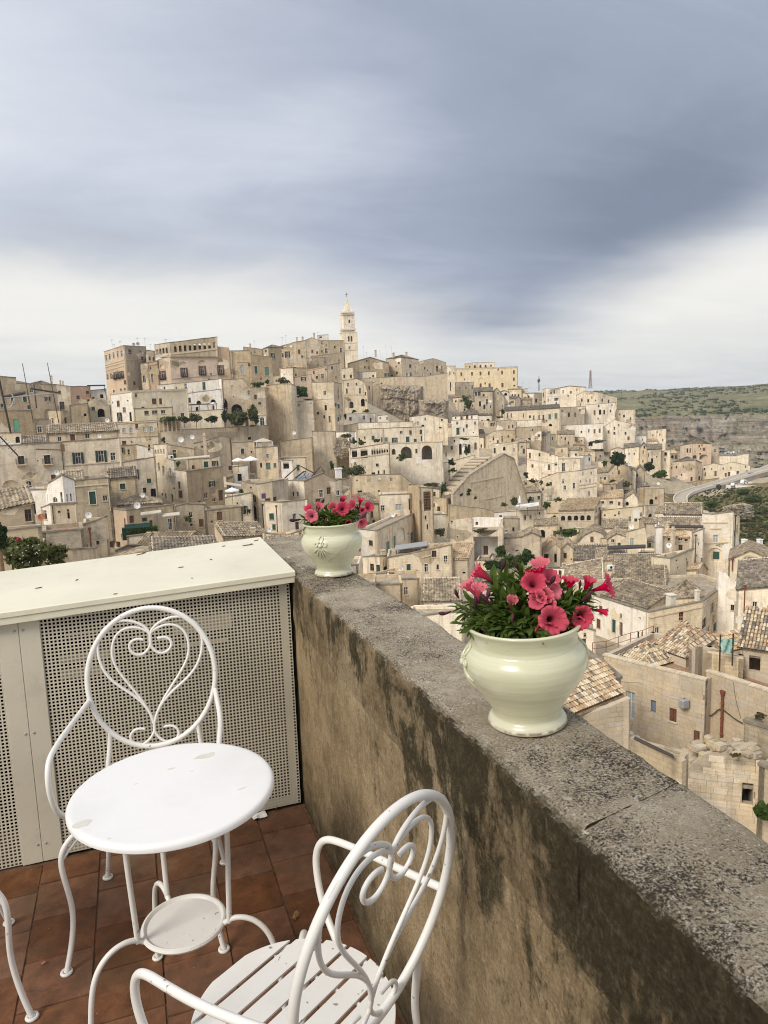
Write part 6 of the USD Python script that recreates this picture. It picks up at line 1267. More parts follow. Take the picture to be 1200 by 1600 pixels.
def tiles_on(parent, A, B, Ct, D, rg, w=.21, step=.36, limit=300, weights=(4, 3, 2, 2, 1, 3), r=.092):
    """Single barrel tiles on a slope; A-B eave, D-C ridge."""
    A, B, Ct, D = (np.asarray(x, float) for x in (A, B, Ct, D))
    up0 = unit((Ct+D)/2-(A+B)/2); e = unit(B-A); n = unit(np.cross(e, up0)); n = n if n[2] > 0 else -n; up = unit(np.cross(n, e)); up = up if up@up0 > 0 else -up
    slab = MB().hexa(np.array([A, B, Ct, D])-n*.12, np.array([A, B, Ct, D])-n*.02); part(parent, 'roof_bed', slab.mesh(), TB[4])
    poly = Polygon([((p-A)@e, (p-A)@up) for p in (A, B, Ct+1e-4*e, D)]).buffer(0)
    x0, y0, x1, y1 = poly.bounds; n_ = 0; rest = {}
    a = np.linspace(0, np.pi, 6)
    rows = int((y1-y0)/step)+1; cols = int((x1-x0)/w)+1
    for c in range(cols):
        for k in range(rows):
            x = x0+(c+.5)*w; y = y0+k*step
            if not poly.buffer(.08).contains(Point(x, y+step*.5)): continue
            jit = rg.uniform(-.012, .012); tw = rg.uniform(-.05, .05); L = step*1.22
            pr = []
            for q, rr in ((0, r), (1, r*.82)):
                cx = x+jit+tw*q*L; yy = y+q*L-.04
                pr.append([A+e*(cx-rr*math.cos(t))+up*yy+n*(rr*math.sin(t)*.8+.045*(1-q)-.01) for t in a])
            V = np.array(pr).reshape(-1, 3); V2 = V-n*.016
            F = [(i, i+1, 7+i, 6+i) for i in range(5)]; Vv = np.vstack([V, V2]); Ff = F+[(12+i, 18+i, 19+i, 13+i) for i in range(5)]+[(i, 12+i, 13+i, i+1) for i in range(5)]
            m = rg.choices(range(6), weights)[0]
            if n_ < limit: part(parent, 'roof_tile', MB().add(Vv, Ff).mesh(), TB[m]); n_ += 1
            else: rest.setdefault(m, MB()).add(Vv, Ff)
    for m, b in rest.items(): part(parent, 'small_roof_tiles', b.mesh(), TB[m], kind='stuff')
rgn = random.Random(77)
def zpt(px, py, z): return at_z(px, py, z)
# the long block wall with the stepped terrace
DN = 52.
nb = thing('new_stone_house', 'sandy block built house with roof terrace, outside steps and red pipe at right', 'house')
FN = block(nb, DN, [(941.7, 1024, 0), (1103, 1064, None)], 1190, mat='new', wins='o1021,1104,8,19;b1051.7,1117,11,20;b1090.7,1153,14,21;q985,1102,13,42', back=7.5, cornice=False, deep=2, rmat='terr', seed=2)
f = FN[0][0]; ZN = f.topz(0)
courses_of(nb, f, W['new'], .62, .33, .02, f.L-.02, ZN-6.6, ZN-.02, 250, rgn)
w_ = part(nb, 'window', f.plate(sbox(*(lambda a, b: (a[0], b[1], b[0], a[1]))(f.hit(1017.5, 1095), f.hit(1024.5, 1113))), -.2, -.15), plain('blue_board', (.17, .21, .30), .6))
FN2 = block(nb, DN-2.2, [(1103, 1049, 0), (1206, 1083, None)], 1200, mat='new', back=2.5, cornice=False, deep=2, rmat='terr', wins='', seed=4)
f2 = FN2[0][0]; courses_of(nb, f2, W['new'], .62, .33, .02, f2.L-.02, f2.topz(0)-5.2, f2.topz(0)-.02, 40, rgn)
# coping slabs along both tops
for ff in (f, f2):
    u = 0
    while u < ff.L-.3:
        L = rgn.uniform(.9, 1.3); b = min(u+L, ff.L); mb = MB(); ff.box(mb, u+.01, b-.01, ff.topz(u)+.003, ff.topz(u)+.11, -.42, .06); part(nb, 'coping_slab', mb.mesh(), C['trim']); u += L
zt = ZN-.9
part(nb, 'terrace_floor', MB().hexa(np.array([zpt(1030, 1062, zt), zpt(1062, 1064, zt), zpt(1078, 1044, zt), zpt(1040, 1040, zt)])-[0, 0, .1], np.array([zpt(1030, 1062, zt), zpt(1062, 1064, zt), zpt(1078, 1044, zt), zpt(1040, 1040, zt)])).mesh(), C['trim_white'])
def hipped(parent, corners, apex, weights, limit, ridge2=None):
    for i in range(len(corners)):
        a, b = corners[i], corners[(i+1) % len(corners)]
        mid = (a+b)/2; nrm = np.cross(b-a, apex-a)
        if (nrm@(O-mid))*(1 if nrm[2] > 0 else -1) < 0 and False: continue
        tiles_on(parent, a, b, apex+1e-3*unit(b-a), apex-1e-3*unit(b-a), rgn, weights=weights, limit=limit)
zr = ZN-.28
cA = [zpt(962, 1027, zr), zpt(1008, 1046, zr), zpt(1060, 1031, zr)]; cA.append(cA[0]+cA[2]-cA[1])
apA = sum(cA)/4; k = zpt(1002, 1008, zr+1.0); apA = np.array([apA[0], apA[1], zr+1.2])
rA = thing('hip_roof_house', 'low hipped roof of straw coloured barrel tiles just behind the block wall', 'roof'); hipped(rA, cA, apA, (6, 3, 1, 2, .5, 5), 75)
part(rA, 'wall', MB().hexa(np.array(cA)*.97+np.mean(cA, 0)*.03-[0, 0, .6], np.array(cA)*.97+np.mean(cA, 0)*.03-[0, 0, .13]).mesh(), W['new'])
zr = ZN+.3
cB = [zpt(1016, 1009, zr), zpt(1072, 1029, zr), zpt(1120, 996, zr)]; cB.append(cB[0]+cB[2]-cB[1]); apB = sum(cB)/4; apB[2] = zr+1.5
rB = thing('hip_roof_house', 'larger hipped roof of mixed rose and grey barrel tiles beside the outside steps', 'roof'); hipped(rB, cB, apB, (4, 3, 2, 3, .8, 4), 75)
part(rB, 'wall', MB().hexa(np.array(cB)*.97+np.mean(cB, 0)*.03-[0, 0, 1.0], np.array(cB)*.97+np.mean(cB, 0)*.03-[0, 0, .13]).mesh(), W['new'])
# outside steps
st = thing('stone_steps', 'flight of pale stone steps climbing between tiled roofs and block wall', 'steps')
s0, s1 = zpt(1070, 1047, zt+.05), zpt(1094, 1013, zt+1.75); dv = (s1-s0)/8; sd = unit(np.cross(horiz(dv), Zh))*.55
for k in range(8):
    p = s0+dv*k; q = p+horiz(dv)*1.02
    part(st, 'step', MB().hexa(np.array([p-sd, p+sd, q+sd, q-sd])-[0, 0, 1.2], np.array([p-sd, p+sd, q+sd, q-sd])+[0, 0, .17]).mesh(), C['trim_white'] if k % 2 else C['trim'])
H('stone_wall', 'block wall along the right of the outside steps', 50.5, [(1092, 1010, 0), (1125, 1016, 1)], 1062, mat='new', back=1.0, cornice=False, cat='wall', deep=.5)
H('stone_wall', 'rear block wall under the dark slab on poles', 50., [(1105, 1020, 0), (1162, 1030, 0)], 1066, mat='tan', back=1.0, cornice=False, cat='wall', deep=.5)
# the small room with the dark opening
t = thing('stone_room', 'block room with dark square opening under a steep tiled roof at right edge', 'house')
FR = block(t, 51., [(1160, 1012, 0), (1216, 1020, None)], 1068, mat='new', wins='o1179,1037,18,24', back=3., cornice=False, deep=1)
f3 = FR[0][0]; courses_of(t, f3, W['new'], .55, .3, .02, f3.L-.02, f3.topz(0)-2.6, f3.topz(0)-.05, 90, rgn)
za = f3.topz(0)+.1
a, b = f3.P(-.3, za, .3), f3.P(f3.L+.3, za, .3); tiles_on(t, a, b, b-f3.n*3.4+Zh*1.9, a-f3.n*3.4+Zh*1.9, rgn, weights=(4, 3, 1, 4, .8, 4), limit=160)
t = thing('tiled_house', 'warm straw tiled roof between the rose roof and the right edge', 'roof')
q = [zpt(1128, 1019, ZN+.2), zpt(1200, 1006, ZN+.2), zpt(1196, 981, ZN+.9), zpt(1117, 992, ZN+.9)]
tiles_on(t, *q, rgn, weights=(6, 4, 1, 0, 0, 3), limit=240)
part(t, 'wall', MB().hexa(np.array(q)-[0, 0, 1.5], np.array(q)-[0, 0, .15]).mesh(), W['new'])
# dark slab on thin poles, with cloth
t = thing('shade_slab', 'thin slab roof on dark poles above the steps, cloth hung on one pole', 'canopy')
zs = zpt(1143, 1027, ZN-.15)
part(t, 'slab', MB().box((zs[0]-.95, zs[1]-.7, zs[2]-.04), (zs[0]+.85, zs[1]+.5, zs[2]+.04)).mesh(), C['trim'])
for px, py0, py1 in ((1124, 996, 1049), (1144, 994, 1040)):
    a = pt(px, py1, 49.4); h = (py1-py0)/FPX*49.4*1.05; part(t, 'pole', MB().tube([a, a+[0, 0, h]], .05, 8).mesh(), C['iron'])
c = pt(1137, 1008, 49.2); V = []
for i in range(9):
    for j in range(7): V.append(c+[(i/8-.5)*.95, .12*math.sin(i*1.3+j*.8), (.5-j/6)*.95-.25*abs(i/8-.3)])
V = np.array(V); solo('hung_cloth', (V, np.array([(i*7+j, i*7+j+1, i*7+j+8, i*7+j+7) for i in range(8) for j in range(6)])), plain('cloth_mint', (.30, .47, .40), .8, .2, .25, 9), 'mint and grey cloth hung between the two dark poles', 'cloth', smooth=True)
# red pipe, lamp and cables on the block wall
a = f2.hit(1131, 1086); b = f2.hit(1127, 1157)
t = thing('drainpipe', 'rust red drainpipe with funnel head on the sandy block wall', 'drainpipe')
p0, p1 = f2.P(a[0], a[1], .14), f2.P(a[0], b[1], .14)
part(t, 'pipe', MB().tube([p1, p0], .085, 12).mesh(), C['rust'], True); part(t, 'funnel', MB().lathe([(.05, 0), (.09, .05), (.17, .35), (.17, .42), (.12, .42), (.1, .3)], 16, p0[:2]).mesh(), C['rust'])
m = stage.GetPrimAtPath('/World/drainpipe/funnel'); pts_ = np.array(UsdGeom.Mesh(m).GetPointsAttr().Get())+[0, 0, p0[2]-.1]; UsdGeom.Mesh(m).GetPointsAttr().Set([Gf.Vec3f(*map(float, x)) for x in pts_])
for k in range(3): zz = p1[2]+(p0[2]-p1[2])*(k+.5)/3; part(t, 'clamp', MB().tube([[p0[0], p0[1], zz-.05], [p0[0], p0[1], zz+.05]], .11, 12).mesh(), C['rust'])
t = thing('wall_lamp', 'grey wall lamp with cables on the sandy block wall', 'lamp'); u, z, _ = f.hit(1072, 1096); mb = MB()
part(t, 'housing', MB().add(*rbox(tuple(f.P(u, z, .35)-[.3, .25, .32]), tuple(f.P(u, z, .35)+[.3, .25, .3]), .08)).mesh(), C['metal']); part(t, 'bracket', MB().tube([f.P(u, z+.2, 0), f.P(u, z+.3, .35)], .05, 8).mesh(), C['iron'])
def cable(name, label, pix, ff, r=.025, w=.09, mat=None):
    L_ = [ff.P(*ff.hit(px, py)[:2], w) for px, py in pix]; solo(name, MB().tube(spline(L_, 30), r, 6).mesh(), mat or C['iron'], label, 'cable', smooth=True)
cable('wall_cable', 'thin pale cable sagging along the block wall from the left corner to the lamp', [(946, 1035), (968, 1062), (1000, 1066), (1030, 1080), (1052, 1090), (1070, 1093)], f, .02, .06, C['trim'])
cable('wall_cable', 'dark cable looping from the wall lamp under the red drainpipe', [(1078, 1108), (1092, 1117), (1105, 1119), (1118, 1114), (1129, 1107), (1145, 1118), (1163, 1129)], f2, .035, .16)
cable('wall_cable', 'thin wire hanging down beside the red drainpipe', [(1147, 1066), (1150, 1090), (1158, 1122)], f2, .012, .05)
# the house whose roof shows under the big pot
t = thing('tiled_house', 'near roof of straw and brown barrel tiles half hidden by the big pot', 'house')
zE = at_z(940, 1100, 0)[2]
dE = 40.; E0, E1 = pt(900, 1113, dE), pt(974, 1082, dE+.0); zE = (E0[2]+E1[2])/2
E0 = zpt(896, 1114, zE); E1 = zpt(974, 1082, zE)
tdir = unit(horiz(E1-E0)); back_ = np.cross(Zh, tdir); back_ = back_ if back_[1] > 0 else -back_
k = 3.3; R1, R0 = zpt(942, 1031, zE+1.15), zpt(868, 1058, zE+1.15)
tiles_on(t, E0-tdir*1.2, E1, R1, R0-tdir*.6, rgn, weights=(6, 4, 1, 2, 1, 5), limit=300, w=.2, step=.34)
FA = Facade(E0-tdir*3+back_*.3, E1+tdir*.15+back_*.3, [], zE-6); FA.top = [(0, zE-.1), (FA.L, zE-.1)]
part(t, 'wall', FA.wall(), W['new'])
part(t, 'eave_slab', MB().hexa(np.array([E0-tdir*2, E1+tdir*.1, E1+tdir*.1+back_*.5, E0-tdir*2+back_*.5])-[0, 0, .32], np.array([E0-tdir*2, E1+tdir*.1, E1+tdir*.1+back_*.5, E0-tdir*2+back_*.5])-[0, 0, .15]).mesh(), TB[1])
FB = Facade(E1+tdir*.15+back_*.3, E1+tdir*.15+back_*5, [], zE-6); FB.top = [(0, zE-.1), (FB.L, zE+1.2)]; FB.n = tdir.copy(); part(t, 'side_wall', FB.wall(), W['grey'])
t = thing('stone_wall', 'low block wall with worn top below the near straw tile roof', 'wall')
FC = block(t, 38.8, [(897, 1122, 0), (951, 1105, None), (985, 1091, None)], 1165, mat='new', back=1.3, cornice=False, deep=3)
for ff, _ in FC: courses_of(t, ff, W['new'], .6, .3, .02, ff.L-.02, ff.topz(0)-3.2, ff.topz(0)-.02, 60, rgn)
t = thing('stone_wall', 'dark lichen topped wall climbing between the near tile roof and the block house', 'wall')
block(t, 46., [(913, 1020, 0), (938, 1038, None), (966, 1062, None)], 1095, mat='grey', back=1.0, cornice=True, deep=2)
# steps down in the gap, a flashing strip on a low wall
t = thing('stone_steps', 'narrow stone steps with white rail deep between the walls', 'steps'); p = pt(1012, 1164, 43); 
for k in range(7): part(t, 'step', MB().box((p[0]-1.1-.22*k, p[1]+.25*k, p[2]-1.5), (p[0]+.3-.22*k, p[1]+.3+.25*k, p[2]+.17*k)).mesh(), C['trim'])
part(t, 'rail', MB().tube([p+[-1.2, -.1, .9], p+[-2.6, 1.6, 2.1]], .04, 8).tube([p+[-1.2, -.1, 0], p+[-1.2, -.1, .9]], .04, 8).mesh(), C['white'])
t = thing('stone_wall', 'low wall with black flashing strip just over the parapet edge', 'wall')
FD = block(t, 37., [(985, 1152, 0), (1056, 1184, None), (1066, 1190, None)], 1230, mat='grey', back=1.2, cornice=False, deep=3)
part(t, 'flashing', MB().hexa(np.array([zpt(992, 1150, FD[0][0].topz(0)+.12), zpt(1052, 1179, FD[0][0].topz(0)+.12), zpt(1054, 1184, FD[0][0].topz(0)+.02), zpt(990, 1154, FD[0][0].topz(0)+.02)])-[0, 0, .05], np.array([zpt(992, 1150, FD[0][0].topz(0)+.12), zpt(1052, 1179, FD[0][0].topz(0)+.12), zpt(1054, 1184, FD[0][0].topz(0)+.02), zpt(990, 1154, FD[0][0].topz(0)+.02)])).mesh(), C['iron'])
# the broken wall in front
t = thing('ruined_wall', 'broken old block wall with dark doorway at lower right', 'wall')
FX = block(t, 41.5, [(1066, 1207, 0), (1078, 1198, 'a'), (1100, 1180, 'a'), (1128, 1172, 'a'), (1152, 1186, 'a'), (1190, 1182, 0.6)], 1290, mat='grey', wins='o1168,1240,17,32', back=2.4, cornice=False, deep=3)
for ff, m in FX: courses_of(t, ff, W['cream'], .75, .38, .02, ff.L-.02, ff.z0+2.2, max(q[1] for q in ff.top), 120, rgn)
mb = MB()
for k in range(46):
    ff = FX[0][0]; u = rgn.uniform(0, ff.L); w = -rgn.uniform(.05, 2.2); z = ff.topz(u)-.1+rgn.uniform(0, .35)-.12*abs(w)
    s = np.array([rgn.uniform(.2, .42), rgn.uniform(.16, .3), rgn.uniform(.12, .24)]); m = trimesh.creation.icosphere(2); v = np.asarray(m.vertices); v = np.sign(v)*np.abs(v)**.33*s*(1+.25*(noise(v*2+k, 5)-.5))[:, None]
    part(t, 'rubble_stone', (v+ff.P(u, z, w), m.faces), W['grey'])
t = thing('ruined_wall', 'dark grey block wall with weeds at the right edge', 'wall')
FY = block(t, 44.5, [(1163, 1128, 0), (1212, 1142, None)], 1230, mat='grey', back=2, cornice=True, deep=4)
courses_of(t, FY[0][0], W['grey'], .55, .36, .02, FY[0][0].L-.02, FY[0][0].z0+3, FY[0][0].topz(0)-.05, 80, rgn)
t = thing('ruined_wall', 'short grey return wall beside the dark doorway at the right edge', 'wall')
FZ = block(t, 40.5, [(1186, 1196, 0), (1215, 1206, None)], 1300, mat='grey', back=2, cornice=True, deep=4)
# ================================================================ the lie of the land
from scipy.interpolate import griddata, LinearNDInterpolator, NearestNDInterpolator
from scipy.ndimage import gaussian_filter
def ground(px, py, d, dz=0): p = pt(px, py, d); return (p[0], p[1], p[2]+dz)
ROAD = [(1222, 722, 400), (1198, 733, 386), (1170, 741, 371), (1140, 750, 356), (1108, 760, 338), (1080, 768, 322), (1066, 775, 310), (1063, 784, 297), (1075, 793, 281), (1100, 800, 266), (1122, 806, 250)]
SL = [(1160, 905, 150), (1160, 862, 178), (1160, 822, 216), (1150, 790, 270), (1130, 776, 300), (1170, 775, 300), (1200, 905, 160), (1200, 850, 196), (1200, 790, 285), (1200, 757, 330), (1180, 757, 338), (1240, 900, 165), (1240, 760, 330), (1120, 785, 285), (1175, 800, 255), (1100, 775, 312), (1230, 830, 215)]
pts = [(x, y, z) for x, y, z in BASES]
pts += [ground(*s) for s in ROAD]+[ground(*s) for s in SL]
pts += [ground(1126, 722, 430), ground(1173, 728, 440), ground(1172, 745, 378), ground(1135, 757, 345)]
for a in (-60, -30, 0, 30, 60, 85):     # foot of the terrace's own hill
    a_ = math.radians(a+20)
    for r, z in ((6, -13), (22, -19), (34, -22)): pts.append((r*math.sin(a_), r*math.cos(a_), z))
pts += [ground(1330, 1100, 60), ground(1400, 950, 120), ground(1400, 800, 240), ground(-200, 900, 70), ground(-200, 760, 150), ground(-200, 620, 230), (-120, 20, -20), (150, 10, -45)]
pts = np.array(pts)
GX, GY = np.meshgrid(np.arange(-170, 470, 5.), np.arange(-30, 560, 5.), indexing='ij')
Q = np.c_[GX.ravel(), GY.ravel()]
jit = np.random.default_rng(1).normal(0, .05, (len(pts), 2))
lin, near = LinearNDInterpolator(pts[:, :2]+jit, pts[:, 2]), NearestNDInterpolator(pts[:, :2], pts[:, 2])
zl = lin(Q); zn = near(Q); GZ = np.where(np.isnan(zl), zn, zl).reshape(GX.shape)
from scipy.ndimage import minimum_filter
GZ = minimum_filter(GZ, 3); GZ = np.minimum(gaussian_filter(GZ, .8), GZ+.8)-.8
# past the town the ground falls away: into the gorge on the right, behind the hill elsewhere
az_g = np.degrees(np.arctan2(GX, GY)); r_g = np.hypot(GX, GY)
far = np.clip((r_g-np.interp(az_g, [-15, 0, 15, 20, 30, 36, 40, 44, 50, 60], [255, 300, 380, 430, 440, 435, 452, 455, 420, 380]))/60, 0, 1)
GZ = GZ*(1-far)+far*(np.minimum(GZ, -70))
TERR = (GX, GY, GZ)
def hz(x, y):
    i = min(max((x+170)/5, 0), GX.shape[0]-1.001); j = min(max((y+30)/5, 0), GX.shape[1]-1.001); a, b = int(i), int(j); u, v = i-a, j-b
    return GZ[a, b]*(1-u)*(1-v)+GZ[a+1, b]*u*(1-v)+GZ[a, b+1]*(1-u)*v+GZ[a+1, b+1]*u*v
def hit_ground(px, py, lo=30., hi=470.):
    d = ray(px, py); k = 1/math.hypot(d[0], d[1]); r = lo
    while r < hi:
        p = O+d*k*r
        if p[2] < hz(p[0], p[1]): return p, r
        r += 1.5
    return None, None
def ground_mat():
    g = G(); geo = g.n('geometry'); P = geo+'.position'
    n0, n1, n2 = g.noise(P, .07, 5), g.noise(P, .6, 6, .6), g.noise(P, 6, 4)
    c = g.ramp(n1, [(.3, (.27, .225, .16)), (.5, (.40, .335, .24)), (.7, (.50, .425, .31))])
    c = g.mix(g.rng(n2, .5, .7, 0, .35), c, (.13, .12, .075))
    bp = g.n('bump', {'strength': .6, 'distance': .15}, height=n1)+'.normal'
    p = g.n('principled_bsdf', {'roughness': .95, 'specular_ior_level': .1}, base_color=c, normal=bp); return g.done('old_town_ground', surface=p+'.BSDF')
def slope_mat():
    g = G(); geo = g.n('geometry'); P = geo+'.position'
    n0, n1, n2 = g.noise(P, .045, 5, .6, .6), g.noise(P, .5, 6, .65), g.noise(P, 3.5, 5)
    c = g.ramp(n1, [(.28, (.075, .08, .03)), (.45, (.17, .145, .065)), (.6, (.25, .20, .10)), (.75, (.31, .25, .145))])
    c = g.mix(g.rng(n0, .46, .62, 0, .7), c, (.085, .105, .035)); c = g.mix(g.rng(n2, .52, .72, 0, .4), c, (.04, .045, .018))
    bp = g.n('bump', {'strength': .8, 'distance': .4}, height=g.math('add', n1, n2))+'.normal'
    p = g.n('principled_bsdf', {'roughness': .95, 'specular_ior_level': .1}, base_color=c, normal=bp); return g.done('grass_slope', surface=p+'.BSDF')
i, j = np.meshgrid(np.arange(GX.shape[0]-1), np.arange(GX.shape[1]-1), indexing='ij'); m = GX.shape[1]
Fq = np.stack([i*m+j, (i+1)*m+j, (i+1)*m+j+1, i*m+j+1], -1).reshape(-1, 4)
V = np.stack([GX, GY, GZ], -1).reshape(-1, 3)
cen = V[Fq].mean(1); azc = np.degrees(np.arctan2(cen[:, 0], cen[:, 1])); rc = np.hypot(cen[:, 0], cen[:, 1])
grass = ((azc > 45.2) & (rc > 146) & (rc < 352)) | ((azc > 41.5) & (rc > 262) & (rc < 318)) | (rc > 440+np.maximum(0, 40-azc)*2)
for nm, sel, mt in (('old_town_ground', ~grass, ground_mat()), ('grass_slope', grass, slope_mat())):
    f_ = Fq[sel]; u_, inv = np.unique(f_, return_inverse=True); structure(nm, (V[u_], inv.reshape(-1, 4)), mt, True)
# the road and its parking bay, on the ground
RM = plain('road_pale_asphalt', (.42, .375, .30), .9, .15, .12, .4)
rp = spline(np.array([ground(*s) for s in ROAD]), 90); tg = unit_t = np.gradient(rp, axis=0); nr_ = np.c_[tg[:, 1], -tg[:, 0]]; nr_ /= np.linalg.norm(nr_, axis=1, keepdims=True)
# a mountain road sits on its terrace: bring the strip just above the terrain
zz = np.array([max(p[2], hz(p[0]+a*n[0], p[1]+a*n[1])+.15) for p, n in zip(rp, nr_) for a in (0,)]); zz = np.maximum(zz, [max(hz(p[0]+a*n[0], p[1]+a*n[1]) for a in (-4, 0, 4))+.15 for p, n in zip(rp, nr_)]); zz = gaussian_filter(zz, 2)+.1
mb = MB(); L_, R_ = np.c_[rp[:, :2]+nr_*2.2, zz], np.c_[rp[:, :2]-nr_*2.2, zz]; n = len(rp)
mb.add(np.vstack([L_, R_, L_-[0, 0, 2.5], R_-[0, 0, 2.5]]), [(k, k+1, n+k+1, n+k) for k in range(n-1)]+[(k, 2*n+k, 2*n+k+1, k+1) for k in range(n-1)]+[(n+k, n+k+1, 3*n+k+1, 3*n+k) for k in range(n-1)])
structure('road', mb.mesh(), RM)
for sgn, lab in ((1, 'low pale parapet along the near side of the winding road'), (-1, 'low pale parapet along the far side of the winding road')):
    mb = MB(); c = rp[:, :2]+sgn*nr_*2.4
    for k in range(n-1):
        if sgn < 0 and k > 62: continue
        a, b = c[k], c[k+1]; o = nr_[k]*.18; mb.hexa(np.array([[*(a-o), zz[k]-.5], [*(b-o), zz[k+1]-.5], [*(b+o), zz[k+1]-.5], [*(a+o), zz[k]-.5]]), np.array([[*(a-o), zz[k]+.7], [*(b-o), zz[k+1]+.7], [*(b+o), zz[k+1]+.7], [*(a+o), zz[k]+.7]]))
    solo('road_parapet', mb.mesh(), C['trim_white'], lab, 'wall')
bay = pt(1160, 753, 352); an = np.linspace(0, 2*np.pi, 33)[:-1]
zb_ = hz(bay[0], bay[1])+.5
structure('parking_bay', MB().lathe([(0, zb_-3), (8.6, zb_-3), (8.6, zb_), (0, zb_)], 40, bay[:2]).mesh(), RM)
mb = MB()
for k in range(26):
    a0, a1 = [math.radians(-150+300*(q)/26+az0) for q in (k, k+1) for az0 in (55,)]
    q = lambda r, a: [bay[0]+r*math.sin(a), bay[1]-r*math.cos(a)]
    mb.hexa(np.array([[*q(8.4, a0), zb_-2], [*q(8.4, a1), zb_-2], [*q(8.7, a1), zb_-2], [*q(8.7, a0), zb_-2]]), np.array([[*q(8.4, a0), zb_+.6], [*q(8.4, a1), zb_+.6], [*q(8.7, a1), zb_+.6], [*q(8.7, a0), zb_+.6]]))
solo('bay_parapet', mb.mesh(), C['white'], 'white curved wall round the parking bay below the road', 'wall')

# ---------------------------------------------------------------- the far side of the gorge
def far_mat():
    g = G(); geo = g.n('geometry'); P, N = geo+'.position', geo+'.true_normal'; z = g.n('separate_xyz', vector=P)+'.z'; nz = g.n('separate_xyz', vector=N)+'.z'
    n0, n1, n2 = g.noise(P, .010, 5, .6, .5), g.noise(P, .05, 6, .65), g.noise(P, .35, 6, .65)
    grass = g.ramp(n1, [(.3, (.105, .105, .048)), (.5, (.20, .185, .095)), (.65, (.28, .25, .145)), (.8, (.33, .29, .195))])
    grass = g.mix(g.rng(n0, .5, .68, 0, .45), grass, (.055, .07, .03)); grass = g.mix(g.rng(n2, .52, .7, 0, .4), grass, (.045, .058, .026))
    st = g.noise(g.map(P, (.02, .02, .33)), 1.0, 6, .65, .4); bl = g.noise(P, .12, 5, .6)
    rock = g.ramp(st, [(.3, (.06, .05, .04)), (.42, (.21, .175, .13)), (.55, (.36, .31, .245)), (.72, (.46, .41, .345))])
    rock = g.mix(g.rng(bl, .48, .68, 0, .75), rock, (.15, .145, .135)); rock = g.mix(g.rng(n0, .52, .66, 0, .5), rock, (.25, .15, .095)); rock = g.mix(g.rng(n2, .56, .7, 0, .55), rock, (.035, .045, .02))
    c = g.mix(g.rng(g.math('add', nz, g.math('multiply', g.math('subtract', n2, .5), .35)), .78, .9), rock, grass)
    bp = g.n('bump', {'strength': .9, 'distance': 2.2}, height=g.math('add', g.math('multiply', st, 1.2), n2))+'.normal'
    p = g.n('principled_bsdf', {'roughness': .95, 'specular_ior_level': .05}, base_color=c, normal=bp); return g.done('far_hillside', surface=p+'.BSDF')
AZ = np.arange(28, 66, .12)
DS = np.r_[np.arange(470, 640, 12), np.arange(640, 800, 7), np.arange(800, 905, 2.6), np.arange(905, 1100, 9), np.arange(1100, 1700, 25), np.arange(1700, 4300, 200)]
# heights as pixel rows at two azimuths (left end and right end of the view of the gorge)
kd = [470, 560, 640, 720, 790, 812, 838, 850, 868, 880, 960, 1060, 1150, 1300, 1500, 1700, 6200]
kz = [-95, -110, -112, -92, -66, -58, -44, -40, -24, -12, -10, -2, 6, 18, 30, 33, 20]
AZg, DSg = np.meshgrid(AZ, DS, indexing='ij')
wob = 46*(fbm(np.stack([AZg*.28, DSg*0, DSg*0+3], -1), 4, 5)-.5)+26*(fbm(np.stack([AZg*1.3, DSg*.004, DSg*0], -1), 4, 8)-.5)
Zf = np.interp(DSg+wob, kd, kz)
P3 = np.stack([DSg*np.sin(np.radians(AZg)), DSg*np.cos(np.radians(AZg)), Zf], -1)
led = (Zf+4*(fbm(P3*.02, 3, 2)-.5)); step = 8.; Zs = np.floor(led/step)*step+step*np.clip((led/step-np.floor(led/step))*2.2-.6, 0, 1)
wgt = np.clip((DSg+wob-770)/30, 0, 1)*np.clip((905-(DSg+wob))/30, 0, 1)
Zf = Zf*(1-wgt*.75)+Zs*wgt*.75 + (fbm(P3*.03, 5, 4)-.5)*8*np.clip((DSg-560)/200, .3, 1) + (fbm(P3*.006, 3, 6)-.5)*14*np.clip((DSg-900)/300, 0, 1)
rx = ((fbm(P3*.05, 4, 12)-.5)*26+np.abs(fbm(P3*.14, 4, 31)-.5)*26-4)*wgt
P3 = np.stack([(DSg+rx)*np.sin(np.radians(AZg)), (DSg+rx)*np.cos(np.radians(AZg)), Zf], -1)
i, j = np.meshgrid(np.arange(len(AZ)-1), np.arange(len(DS)-1), indexing='ij'); m = len(DS)
structure('gorge_hillside', (P3.reshape(-1, 3), np.stack([i*m+j, i*m+j+1, (i+1)*m+j+1, (i+1)*m+j], -1).reshape(-1, 4)[:, ::-1]), far_mat(), True)
# the plain below everything, to the horizon
a = np.linspace(0, 2*np.pi, 73)[:-1]; rr = [560, 1200, 2600, 4400]
V = np.array([(r*math.sin(t), r*math.cos(t), -118-(r > 4000)*0) for r in rr for t in a]); n = 72
structure('plain', (V, np.array([(k*n+q, k*n+(q+1) % n, (k+1)*n+(q+1) % n, (k+1)*n+q) for k in range(3) for q in range(n)])[:, ::-1]), slope_mat() if False else UsdShade.Material.Get(stage, '/World/Looks/grass_slope'))
